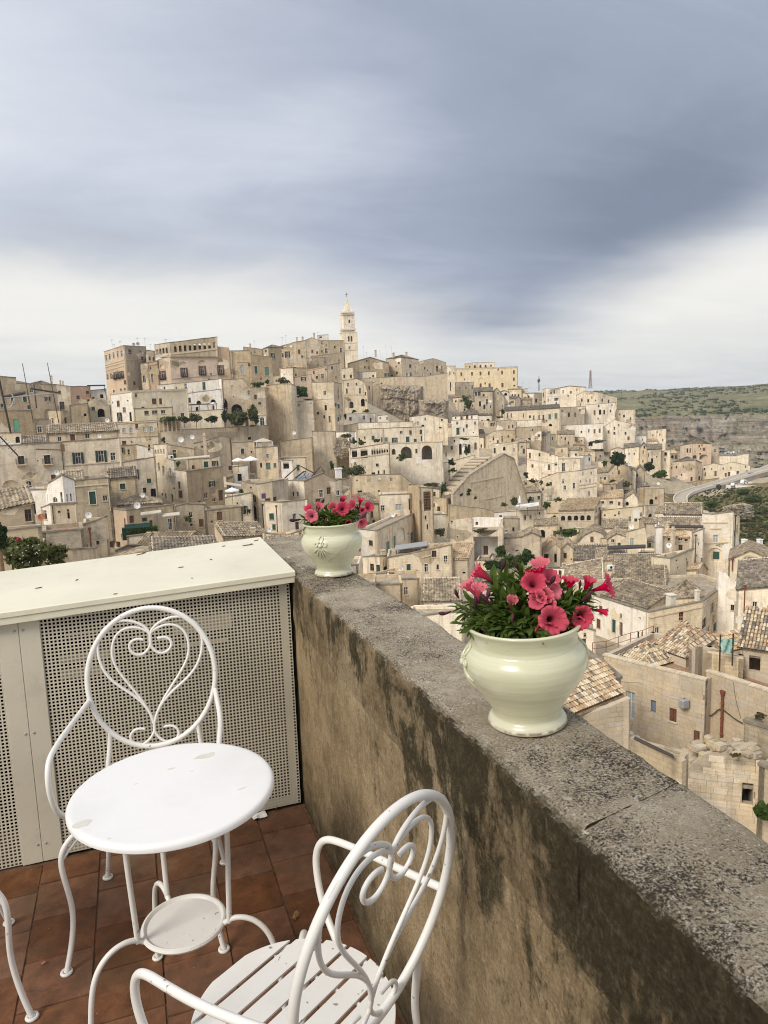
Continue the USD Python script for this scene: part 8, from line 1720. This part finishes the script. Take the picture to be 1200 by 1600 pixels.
# grass tufts and herbs on the near slope
pos, sc = [], []
for k in range(2600):
    px, py = rq.uniform(1085, 1215), rq.uniform(762, 905); p, r = hit_ground(px, py, 140, 360)
    if p is None or r < 146: continue
    if px < 1100 and py > 790: continue
    pos.append(p+[0, 0, .1]); sc.append(rq.uniform(.3, 1.1))
inst = UsdGeom.PointInstancer.Define(stage, '/World/slope_herbs'); tag(inst, 'herbs and grass tufts covering the slope below the road', 'herbs', None, 'stuff')
for nm, mt in (('herb_shape', 'green'), ('herb_shape_dry', 'dry'), ('herb_shape_olive', 'olive')): usdkit.mesh(stage, '/World/slope_herbs/'+nm, crown((0, 0, .3), 1, .6, 1, 46, .3, 6, 6), LF[mt])
inst.CreatePrototypesRel().SetTargets(['/World/slope_herbs/herb_shape', '/World/slope_herbs/herb_shape_dry', '/World/slope_herbs/herb_shape_olive'])
inst.CreateProtoIndicesAttr([int(rq.choice(3, p=[.22, .5, .28])) for _ in pos]); inst.CreatePositionsAttr([Gf.Vec3f(*map(float, p)) for p in pos]); inst.CreateScalesAttr([Gf.Vec3f(float(s_), float(s_), float(s_*.7)) for s_ in sc])
# ================================================================ small things of the old town
def dish(px, py, r_px, d, label, mat='white'):
    c = pt(px, py, d); s = d/FPX; r = r_px*s; t = thing('satellite_dish', label, 'satellite dish', (0, 0, 0))
    tw = unit(horiz(O-c)+np.array([.35, 0, 0])*np.linalg.norm(horiz(O-c))*.5)+Zh*.25; a, b, dd = frame_of(tw); pr = np.linspace(0, 1, 6); n = 24; V = []
    for q in pr:
        for k in range(n): th = 2*np.pi*k/n; V.append(c+(a*math.cos(th)+b*math.sin(th))*r*q+dd*(r*.22*q*q))
    V = np.array(V); F = [(i*n+j, i*n+(j+1) % n, (i+1)*n+(j+1) % n, (i+1)*n+j) for i in range(5) for j in range(n)]
    mb = MB().add(V, F).add(V-dd*.03, np.array(F)[:, ::-1]); part(t, 'reflector', mb.mesh(), C[mat], True)
    part(t, 'mast', MB().tube([c-dd*.05, c-dd*.2-Zh*r*.2, c-dd*.2-Zh*r*2.2], .04, 6).mesh(), C['metal'])
    part(t, 'arm', MB().tube([c-b*r*.9+dd*.15*r, c+dd*r*.9-b*r*.25], .025, 5).box(tuple(c+dd*r*.9-b*r*.25-.07), tuple(c+dd*r*.9-b*r*.25+.07)).mesh(), C['metal'])
for a_ in [(167.5, 657, 3.2, 133, 'white dish at right end of the long tiled roof'), (155, 681.5, 2.8, 131, 'white dish under the long tiled roof'), (88.5, 739, 3.6, 107, 'white dish above the narrow white house'), (138, 805, 4.6, 90, 'large white dish on the lower left terrace'), (64.5, 808, 4.8, 70, 'round orange dish above the block walls', 'orange'), (214, 790, 4.8, 106.5, 'large white dish on the terrace house roof edge'), (222.7, 774, 3.4, 113, 'white dish behind the hip roof'), (282.5, 687, 4.2, 168, 'large white dish under the garden wall, left'), (300, 683, 3.4, 170, 'white dish under the garden wall, right'), (459.5, 676.5, 2.8, 198, 'white dish at the foot of the bastion'), (421, 828, 3.6, 97, 'white dish left of the far pot'), (613.8, 804.5, 3.8, 131, 'white dish on the big house roof terrace'), (626, 890, 4.2, 108, 'white dish at the left of the wavy topped house'), (701, 630, 2.4, 340, 'small white dish under the grey twin arch house'), (986.5, 823, 3.6, 196, 'white dish above the tall yellow house'), (1045, 852, 3.8, 131, 'white dish at the tiered house'), (1028.5, 755.5, 2.2, 290, 'small white dish below the vine terrace'), (983, 726, 2.4, 268, 'small white dish on the vaulted houses'), (209, 538, 2.2, 234, 'grey dish left on the tall palace roof', 'metal'), (215.5, 537.5, 2.6, 234, 'grey dish right on the tall palace roof', 'metal'), (136, 619.5, 2.0, 204, 'rusty dish on the salmon house', 'orange')]: dish(*a_)
# roof aerials, thin and slightly different
def aerial(px, py0, py1, d, label, bars=4, name='roof_aerial', r=.035):
    a = pt(px, py1, d); s = d/FPX; h = (py1-py0)*s; t = thing(name, label, 'aerial', (0, 0, 0)); part(t, 'mast', MB().tube([a, a+[0, 0, h]], r*max(1, s*3), 5).mesh(), C['metal'])
    mb = MB(); ax = CR*math.cos(px)+np.array([CF[0], CF[1], 0])*math.sin(px); ax = unit(horiz(ax)); bx = np.cross(ax, Zh); L_ = .8
    mb.tube([a+Zh*h*.96-ax*L_*.4, a+Zh*h*.96+ax*L_*.8], r*max(1, s*2.2), 4)
    for k in range(bars): c = a+Zh*h*.96+ax*L_*(-.3+k*1.0/bars); mb.tube([c-bx*.4, c+bx*.4], r*.6*max(1, s*2), 4)
    part(t, 'crossbars', mb.mesh(), C['metal'])
for i_, (px, y0, y1, d) in enumerate([(175.5, 532, 543, 236), (179, 538, 544, 236), (188, 534, 543, 236), (215.5, 529, 541, 238), (227, 529.5, 543, 240), (236, 539, 548, 241), (259, 531, 538, 228), (340, 527, 541, 252), (397.5, 533, 543, 292), (441.5, 527, 540, 290), (447, 524.5, 538, 290), (497, 520, 530, 320), (568, 541, 560, 348), (573, 551, 560, 348), (594, 548, 557, 350), (603.5, 540, 556, 352), (612, 541, 556, 352), (737.5, 564, 567, 416), (817, 598, 606, 420), (828, 598, 608, 420), (858, 688, 700, 300), (1023, 590, 598, 900)]):
    if i_ in (20, 21): continue
    aerial(px, y0, y1, d, ['thin television aerial on %s' % w_ for w_ in ('the left corner of the tall palace', 'the tall palace, short and second from left', 'the tall palace front', 'the middle of the tall palace roof', 'the right corner of the tall palace', 'the link between the palaces', 'the loggia palace roof', 'the plain wing beside the loggia palace', 'the ridge house with roof plants', 'the ridge left of the gabled block, shorter', 'the ridge left of the gabled block, taller', 'the big gabled block', 'the long gabled house right of the tower, tallest', 'the long gabled house, beside the tallest', 'the ridge corner house, left', 'the ridge corner house, centre', 'the ridge corner house, right', 'the convent penthouse', 'the white cubes, left', 'the white cubes, right')][i_])
# the two masts on the skyline
t = thing('lattice_mast', 'lattice radio mast on the right skyline', 'mast'); a = pt(922.5, 607, 640); h = 31*640/FPX; mb = MB(); s = 1.5
for k in range(4): e = np.array([math.cos(k*math.pi/2+.6), math.sin(k*math.pi/2+.6), 0]); mb.tube([a+e*s, a+e*s*.35+Zh*h*.85], .16, 5)
for k in range(9):
    z = h*.85*k/9; z2 = h*.85*(k+1)/9; w0, w1 = s*(1-.65*k/9), s*(1-.65*(k+1)/9)
    for m_ in range(4): e = lambda q, w: np.array([math.cos(q*math.pi/2+.6), math.sin(q*math.pi/2+.6), 0])*w; mb.tube([a+e(m_, w0)+Zh*z, a+e(m_+1, w1)+Zh*z2], .09, 4)
part(t, 'lattice', mb.mesh(), C['rust']); part(t, 'antenna', MB().tube([a+Zh*h*.85, a+Zh*h], [.25, .12], 6).mesh(), C['white'])
t = thing('radio_mast', 'slim dark radio mast left of the white cubes', 'mast'); a = pt(842, 610, 520); part(t, 'pole', MB().tube([a, a+Zh*21*520/FPX], [.6, .3], 8).mesh(), C['metal']); part(t, 'panels', MB().box(tuple(a+[-.8, -.4, 5.5]), tuple(a+[-.35, .4, 7.8])).box(tuple(a+[.35, -.4, 5.8]), tuple(a+[.8, .4, 8])).mesh(), C['iron'])
t = thing('street_lamp', 'tall lamp post in front of the long retaining wall', 'lamp post'); a = pt(582.5, 634, 300); h = 38*300/FPX; part(t, 'pole', MB().tube([a, a+Zh*h], .11, 6).mesh(), C['iron']); part(t, 'arm', MB().tube([a+Zh*h*.9, a+Zh*h*.97+unit(horiz(CR))*1.7], .09, 5).mesh(), C['iron'])
# parasols and awnings
def parasol(px, py, w_px, d, label):
    c = pt(px, py, d); r = w_px*d/FPX/2; t = thing('parasol', label, 'parasol'); V = [c+[0, 0, r*.42]]+[c+[r*math.cos(q*math.pi/4), r*math.sin(q*math.pi/4), 0] for q in range(8)]+[c+[r*math.cos(q*math.pi/4), r*math.sin(q*math.pi/4), -.22] for q in range(8)]
    part(t, 'canopy', (np.array(V), np.array([(0, 1+k, 1+(k+1) % 8) for k in range(8)]+[(1+k, 9+k, 9+(k+1) % 8) for k in range(8)]+[(1+k, 9+(k+1) % 8, 1+(k+1) % 8) for k in range(8)])), C['white']); part(t, 'pole', MB().tube([c-[0, 0, 2.4], c+[0, 0, r*.42]], .04, 6).mesh(), C['wood'])
parasol(391.5, 718, 25, 146, 'large white parasol on the white cube house terrace'); parasol(372, 719, 19, 148, 'smaller white parasol left of the large one'); parasol(362.5, 766, 22, 123, 'white parasol on the cream terrace house')
parasol(333, 630, 8, 203, 'white parasol between the whitewashed arches')
t = thing('gazebo', 'white canvas gazebo with plants on a flat roof', 'gazebo'); c = pt(411, 691, 176); k = 2.1
part(t, 'roof', MB().hexa(c+np.array([(-k, -k, .2), (k, -k, .2), (k, k, .2), (-k, k, .2)]), c+np.array([(-.1, -.1, 1.0), (.1, -.1, 1.0), (.1, .1, 1.0), (-.1, .1, 1.0)])).mesh(), C['awning'])
for sx in (-1, 1):
    for sy in (-1, 1): part(t, 'post', MB().box((c[0]+sx*k*.95-.06, c[1]+sy*k*.95-.06, c[2]-2), (c[0]+sx*k*.95+.06, c[1]+sy*k*.95+.06, c[2]+.2)).mesh(), C['white'])
part(t, 'curtain', MB().box((c[0]-k*.9, c[1]-k*.9, c[2]-1.6), (c[0]-k*.3, c[1]-k*.86, c[2]+.15)).box((c[0]+k*.4, c[1]-k*.9, c[2]-1.6), (c[0]+k*.9, c[1]-k*.86, c[2]+.15)).mesh(), C['awning'])
def canopy(label, pix, d, posts, mat='iron', name='canopy', deep=2., th=.14, cat='canopy'):
    (xa, ya), (xb, yb) = pix; A_, B_ = pt(xa, ya, d), pt(xb, yb, d); bk_ = unit(horiz(A_+B_-2*O)); t = thing(name, label, cat); z = (A_[2]+B_[2])/2; q = np.array([A_, B_, B_+bk_*deep, A_+bk_*deep]); q[2:, 2] += .25
    part(t, 'cover', MB().hexa(q, q+[0, 0, th]).mesh(), C[mat])
    for k in range(posts): p = A_+(B_-A_)*(k+.1)/(posts-.8); part(t, 'post', MB().tube([p-[0, 0, 2.3], p-[0, 0, .01]], .07, 6).mesh(), C['iron'])
canopy('dark flat awning on posts before the whitewashed arches', [(284, 634), (339, 631.5)], 203, 5)
canopy('rolled pale awning over the left terrace window', [(220, 806), (252, 801.5)], 106.8, 0, 'awning', 'awning', 1.0, .12, 'awning'); canopy('pale awning over the terrace door', [(254, 808), (281, 805)], 106.5, 0, 'awning', 'awning', 1.3, .1, 'awning'); canopy('long pale awning along the roof terrace room', [(272, 719), (328, 714)], 144, 0, 'awning', 'awning', 1.2, .1, 'awning')
canopy('rolled terracotta and white awning above the lower parasol', [(351, 757), (377, 761)], 128, 0, 'awning', 'awning', 1.4, .12, 'awning'); canopy('dark slate coloured tarpaulin roof beside the big house', [(617, 860), (668, 853)], 117, 3, 'metal', 'tarpaulin_roof', 2.6, .12); canopy('long black beam roof on pale posts right of the dark tile roof', [(949, 859), (1009, 857)], 160, 3, 'iron', 'beam_roof', 1.6, .35); canopy('black gutter beam over the tiered house roof', [(1046, 825), (1099, 826)], 138.5, 0, 'iron', 'gutter_beam', .4, .3, 'beam')
canopy('white tent roof under the bastion', [(806, 795), (842, 790)], 197, 3, 'white', 'tent', 3.5, .3, 'tent'); canopy('white tent beside the red tree', [(930, 690), (940, 686)], 324, 0, 'white', 'tent', 3, .3, 'tent')
t = thing('closed_parasol', 'closed white parasol standing under the bastion', 'parasol'); c = pt(812, 786, 195); part(t, 'canopy', MB().lathe([(.1, 0), (.45, .3), (.3, 1.4), (.06, 2.3), (0, 2.35)], 10, c[:2]).mesh(), C['white']); M_ = UsdGeom.Mesh.Get(stage, str(t.GetPath())+'/canopy'); M_.GetPointsAttr().Set([Gf.Vec3f(float(p[0]), float(p[1]), float(p[2]+c[2]-.2)) for p in M_.GetPointsAttr().Get()]); part(t, 'pole', MB().tube([c-[0, 0, 1.3], c+[0, 0, .5]], .05, 6).mesh(), C['wood'])
# pergola posts under the vine
t = thing('pergola', 'timber pergola with dark bays at the left of the garden', 'pergola'); A_, B_ = pt(248, 658, 187), pt(281, 656, 187); bk_ = unit(horiz(A_+B_-2*O))
for k in range(6): p = A_+(B_-A_)*k/5; part(t, 'post', MB().box((p[0]-.14, p[1]-.14, p[2]-2.9), (p[0]+.14, p[1]+.14, p[2])).mesh(), C['trim'])
part(t, 'beams', MB().hexa(np.array([A_, B_, B_+bk_*3, A_+bk_*3]), np.array([A_, B_, B_+bk_*3, A_+bk_*3])+[0, 0, .2]).mesh(), C['wood']); part(t, 'back_wall', MB().hexa(np.array([A_, B_, B_+bk_*.2, A_+bk_*.2])+bk_*3-[0, 0, 3], np.array([A_, B_, B_+bk_*.2, A_+bk_*.2])+bk_*3-[0, 0, .01]).mesh(), W['tan'])
# balustrade of the garden wall
t = thing('balustrade', 'stone balustrade on the garden wall', 'balustrade'); A_, B_ = pt(308, 674.5, 187.5), pt(362, 671.5, 187.5)
for k in range(24): p = A_+(B_-A_)*k/23; part(t, 'baluster', MB().box((p[0]-.1, p[1]-.1, p[2]-.4), (p[0]+.1, p[1]+.1, p[2]+.3)).mesh(), C['trim'])
n_ = unit(np.cross(B_-A_, Zh))*.16; part(t, 'rail', MB().hexa(np.array([A_-n_, B_-n_, B_+n_, A_+n_])+[0, 0, .301], np.array([A_-n_, B_-n_, B_+n_, A_+n_])+[0, 0, .48]).mesh(), C['trim'])
# glass roof of the patio
t = thing('skylight', 'grey glazed roof with dark gable frames above a patio', 'skylight'); GM = plain('skylight_glass', (.30, .31, .31), .25, .5, .12, 1)
c0 = pt(458, 750, 143)
for k, (xa, ya, xm, ym, xb, yb) in enumerate([(444, 748, 467, 727, 492, 740), (452, 754, 474, 737, 480, 752), (484, 748, 501, 729, 507, 738)]):
    p = [pt(x_, y_, 143+k*1.5) for x_, y_ in ((xa, ya), (xm, ym), (xb, yb))]; part(t, 'frame', MB().tube(p, .13, 5).mesh(), C['iron'])
q = np.array([pt(452, 753, 143), pt(478, 751, 143), pt(490, 741, 147), pt(472, 737, 147)]); part(t, 'glass', MB().hexa(q-[0, 0, .08], q).mesh(), GM)
for k in range(4): a_, b_ = q[0]+(q[1]-q[0])*(k+.5)/4, q[3]+(q[2]-q[3])*(k+.5)/4; part(t, 'glazing_bar', MB().tube([a_+[0, 0, .05], b_+[0, 0, .05]], .06, 4).mesh(), C['metal'])
t = thing('chimney_stack', 'white chimney stack right of the glazed patio roof', 'chimney'); c = pt(529, 744, 150); part(t, 'stack', MB().box((c[0]-.6, c[1]-.5, c[2]-1), (c[0]+.6, c[1]+.5, c[2]+1.5)).mesh(), C['white']); part(t, 'cap', MB().box((c[0]-.75, c[1]-.65, c[2]+1.5), (c[0]+.75, c[1]+.65, c[2]+1.75)).mesh(), C['white'])
t = thing('air_conditioner', 'white air conditioner box on the rubble roofs', 'air conditioner'); c = pt(953.5, 886, 118); part(t, 'case', MB().add(*rbox(tuple(c-[.45, .3, .33]), tuple(c+[.45, .3, .33]), .04)).mesh(), C['white']); part(t, 'fan', MB().tube([c+[-.05, -.31, 0], c+[-.05, -.33, 0]], .22, 16).mesh(), C['dark'])
t = thing('air_conditioner', 'white air conditioner on the roof terrace left wall', 'air conditioner'); c = pt(267, 714, 141); part(t, 'case', MB().add(*rbox(tuple(c-[.45, .3, .33]), tuple(c+[.45, .3, .33]), .04)).mesh(), C['white']); part(t, 'fan', MB().tube([c+[.1, -.31, 0], c+[.1, -.33, 0]], .22, 16).mesh(), C['dark'])
solo('red_sheet', MB().hexa(np.array([pt(549, 771, 158), pt(570, 781, 158), pt(571, 784, 157), pt(550, 775, 157)]), np.array([pt(549, 771, 158), pt(570, 781, 158), pt(571, 784, 157), pt(550, 775, 157)])+[0, 0, .05]).mesh(), C['red'], 'translucent red sheet awning above the far petunias', 'awning')
# drainpipes seen on walls
for px, ya, yb, d, lb, mt in [(143, 830, 860, 84.4, 'thin red drainpipe on the lower left wall', 'rust'), (211.5, 745, 785, 135, 'brown drainpipe beside the green open shutter', 'wood'), (1118.6, 948, 990, 112.2, 'brown drainpipe on the curved house, left', 'rust'), (1137, 940, 988, 116, 'brown drainpipe on the curved house, right', 'rust'), (1162.5, 920, 958, 104.2, 'red drainpipe on the grey tile roof house', 'rust'), (1147.2, 812, 872, 140.6, 'dark drainpipe on the corner of the big pale house', 'iron'), (1144, 876, 892, 130.6, 'rusty drainpipe left of the yellow gable', 'rust'), (1086, 840, 882, 135.4, 'thin red drainpipe between tiered house and big house', 'rust'), (412.5, 790, 830, 116.5, 'dark drainpipe left of the far pot', 'iron'), (434, 792, 835, 116, 'brown drainpipe by the pale plastered front', 'wood'), (822.5, 690, 728, 250, 'rusty pipe left of the arched niche house', 'rust'), (365, 553, 592, 250.6, 'dark pipe on the plain wing', 'iron')]:
    a, b = pt(px, yb, d), pt(px, yb, d); b = b+[0, 0, (yb-ya)*d/FPX]; t = thing('drainpipe', lb, 'drainpipe'); part(t, 'pipe', MB().tube([a, b], .09, 7).mesh(), C[mt]); part(t, 'hopper', MB().box(tuple(b-[.16, .16, 0]), tuple(b+[.16, .16, .3])).mesh(), C[mt])
# terrace rail and scaffold pipes by the white flank of the curved house
t = thing('pipe_railing', 'rusty pipe railing before the white flank of the curved house', 'railing'); mb = MB(); pix = [(926, 1018), (947, 1016), (966, 1009), (985, 1003), (1004, 999), (1021, 992)]
tops = [pt(x_, y_-14, 88+k) for k, (x_, y_) in enumerate(pix)]; bots = [pt(x_, y_+6, 88+k) for k, (x_, y_) in enumerate(pix)]
for a_, b_ in zip(tops, bots): part(t, 'post', MB().tube([[a_[0], a_[1], b_[2]-1], a_], .05, 6).mesh(), C['rust'])
part(t, 'rails', MB().tube(tops, .035, 5).tube([p_-[0, 0, .8] for p_ in tops], .035, 5).mesh(), C['rust'])
# white terrace with pillars, right edge
t = thing('terrace', 'pale terrace with white pillars and outdoor tables at right edge', 'terrace'); c = pt(1172, 860, 165); part(t, 'floor', MB().box((c[0]-4.5, c[1]-3, c[2]-2), (c[0]+7, c[1]+5, c[2]-.2)).mesh(), C['trim_white'])
for px in (1163, 1187): q = pt(px, 849, 165); part(t, 'pillar', MB().box((q[0]-.42, q[1]-.42, c[2]-.2), (q[0]+.42, q[1]+.42, q[2]+.75)).box((q[0]-.5, q[1]-.5, q[2]+.75), (q[0]+.5, q[1]+.5, q[2]+.9)).mesh(), C['white'])
for px in (1168, 1173, 1180): q = pt(px, 852, 164); part(t, 'table', MB().lathe([(.05, 0), (.05, .7), (.5, .72), (.5, .76), (0, .76)], 12, q[:2]).mesh(), C['white'])
for k in range(3): M_ = UsdGeom.Mesh.Get(stage, str(t.GetPath())+'/table'+('' if k == 0 else '_%03d' % k)); M_.GetPointsAttr().Set([Gf.Vec3f(float(p[0]), float(p[1]), float(p[2]+c[2]-.2)) for p in M_.GetPointsAttr().Get()])
# cars
def car(px, py, d, rot, col, label, van=False):
    c = pt(px, py, d); z = max(c[2]-.7, hz(c[0], c[1]) if d < 395 else -999); t = thing('parked_car', label, 'car', (c[0], c[1], z), rot); L_ = 4.2; h = 1.05 if van else .85; P_ = plain('car_paint_'+col[0], col[1], .25, .5, .03)
    side = [(-2.1, .3), (2.1, .3), (2.12, .62), (1.9, .82), (1.0, .92), (.45, 1.45 if not van else 1.75), (-1.5, 1.48 if not van else 1.8), (-2.0, .98), (-2.12, .7)]
    m_ = extrude(Polygon(side), 1.6); v = np.asarray(m_.vertices); k_ = np.clip((v[:, 1]-.85)/.6, 0, 1); y = (v[:, 2]-.8)*(1-.16*k_); part(t, 'body', (np.c_[v[:, 0], y, v[:, 1]], m_.faces), P_)
    part(t, 'windscreen', MB().hexa(np.array([(.96, -.66, .95), (.96, .66, .95), (.99, .66, .96), (.99, -.66, .96)]), np.array([(.45, -.58, 1.40), (.45, .58, 1.40), (.5, .58, 1.41), (.5, -.58, 1.41)])).mesh(), C['pane'])
    for s in (-1, 1): part(t, 'side_windows', MB().hexa(np.array([(-1.5, s*.80, .96), (.8, s*.80, .96), (.8, s*.785, .96), (-1.5, s*.785, .96)]), np.array([(-1.35, s*.71, 1.36), (.45, s*.71, 1.36), (.45, s*.70, 1.36), (-1.35, s*.70, 1.36)])).mesh(), C['pane'])
    for x_ in (-1.3, 1.3):
        for s in (-1, 1): w_ = part(t, 'wheel', MB().tube([(x_, s*.62, .32), (x_, s*.82, .32)], .32, 14).mesh(), C['dark']); part(w_, 'rim', MB().tube([(x_, s*.80, .32), (x_, s*.85, .32)], .18, 10).mesh(), C['metal'])
    for s in (-1, 1): part(t, 'headlight', MB().box((2.06, s*.5-.14, .6), (2.13, s*.5+.14, .74)).mesh(), C['light_pane']); part(t, 'tail_light', MB().box((-2.14, s*.55-.1, .72), (-2.06, s*.55+.1, .88)).mesh(), C['red'])
whi, blu, blk, sil = ('white', (.75, .75, .74)), ('blue', (.05, .08, .22)), ('black', (.02, .02, .022)), ('silver', (.42, .43, .44))
car(1147.5, 757, 345, .3, whi, 'white car parked at the left of the parking bay'); car(1163, 753, 352, .25, whi, 'white van parked in the middle of the parking bay', True); car(1121, 759, 340, .25, blk, 'dark car standing on the road above the slope'); car(1174, 741, 372, .3, blu, 'blue car standing on the road by the row houses')
car(1128, 706, 447, 1.9, blu, 'blue car at the left of the gorge edge car park'); car(1134, 707, 446, 1.9, sil, 'silver car in the gorge edge car park'); car(1142, 707, 448, 1.9, whi, 'white car in the middle of the gorge edge car park'); car(1150, 706, 449, 1.9, sil, 'silver car at the right of the gorge edge car park'); car(1190, 979, 96, 2.6, whi, 'white car roof glimpsed behind the straw tiled roof')
# the television aerial near the left edge, and two bent masts of poles
t = thing('television_aerial', 'large television aerial with long boom and loop cable at the left edge', 'aerial'); D_ = 24.; A_ = lambda x_, y_, d_=D_: pt(x_, y_, d_)
part(t, 'mast', MB().tube([A_(17, 677), A_(4, 618), A_(-3, 585)], .03, 8).mesh(), C['iron'], True); part(t, 'boom', MB().tube([A_(-14, 624), A_(40, 619), A_(86, 614)], .02, 8).mesh(), C['metal'], True); part(t, 'second_boom', MB().tube([A_(48, 607), A_(92, 614)], .026, 8).mesh(), C['iron'], True)
for k, (xa, ya, xb, yb) in enumerate([(35, 568, 52, 660), (74, 567, 92, 661), (53, 600, 57, 637)]): part(t, 'rod', MB().tube([A_(xa, ya, D_+.6+k*.2), A_(xb, yb, D_-.3)], [.010, .016] if k < 2 else [.022, .022], 7).mesh(), C['iron'], True)
part(t, 'amplifier', MB().hexa(np.array([A_(4, 620), A_(40, 613), A_(40, 616), A_(4, 623)]), np.array([A_(4, 620, D_+.2), A_(40, 613, D_+.2), A_(40, 616, D_+.2), A_(4, 623, D_+.2)])+[0, 0, .04]).mesh(), C['iron'])
part(t, 'loop_cable', MB().tube(spline([A_(18, 616), A_(21, 621), A_(19, 632), A_(14, 637), A_(8, 634), A_(5, 626)], 30), .016, 7).mesh(), C['awning'], True)
part(t, 'stay', MB().tube([A_(-6, 676), A_(12, 695), A_(28, 712)], .022, 7).mesh(), C['iron'], True)
for k in range(5): x_, y_ = 1+k*5, 683+k*5.4; part(t, 'element', MB().tube([A_(x_-3, y_+2.2, D_-.3), A_(x_+4, y_-2.6, D_+.3)], .008, 6).mesh(), C['iron'])
solo('wall_bracket', MB().tube([pt(56, 702, 126), pt(97, 703, 126)], .09, 6).box(tuple(pt(98, 703, 126)-[.3, .1, .3]), tuple(pt(98, 703, 126)+[.3, .2, .9])).mesh(), C['wood'], 'wooden bracket pole on the long cream house', 'bracket')
# ---------------------------------------------------------------- the air between
g = G(); v = g.n('principled_volume', {'color': (.93, .95, 1.0), 'density': HAZE, 'anisotropy': .3}); hm = g.done('haze_air', volume=v+'.volume')
tag(usdkit.mesh(stage, '/World/haze', MB().box((-4600, -4600, -130), (4600, 4600, 130)).mesh(), hm), 'thin pale haze in the air over the valley', 'haze', None, 'stuff')
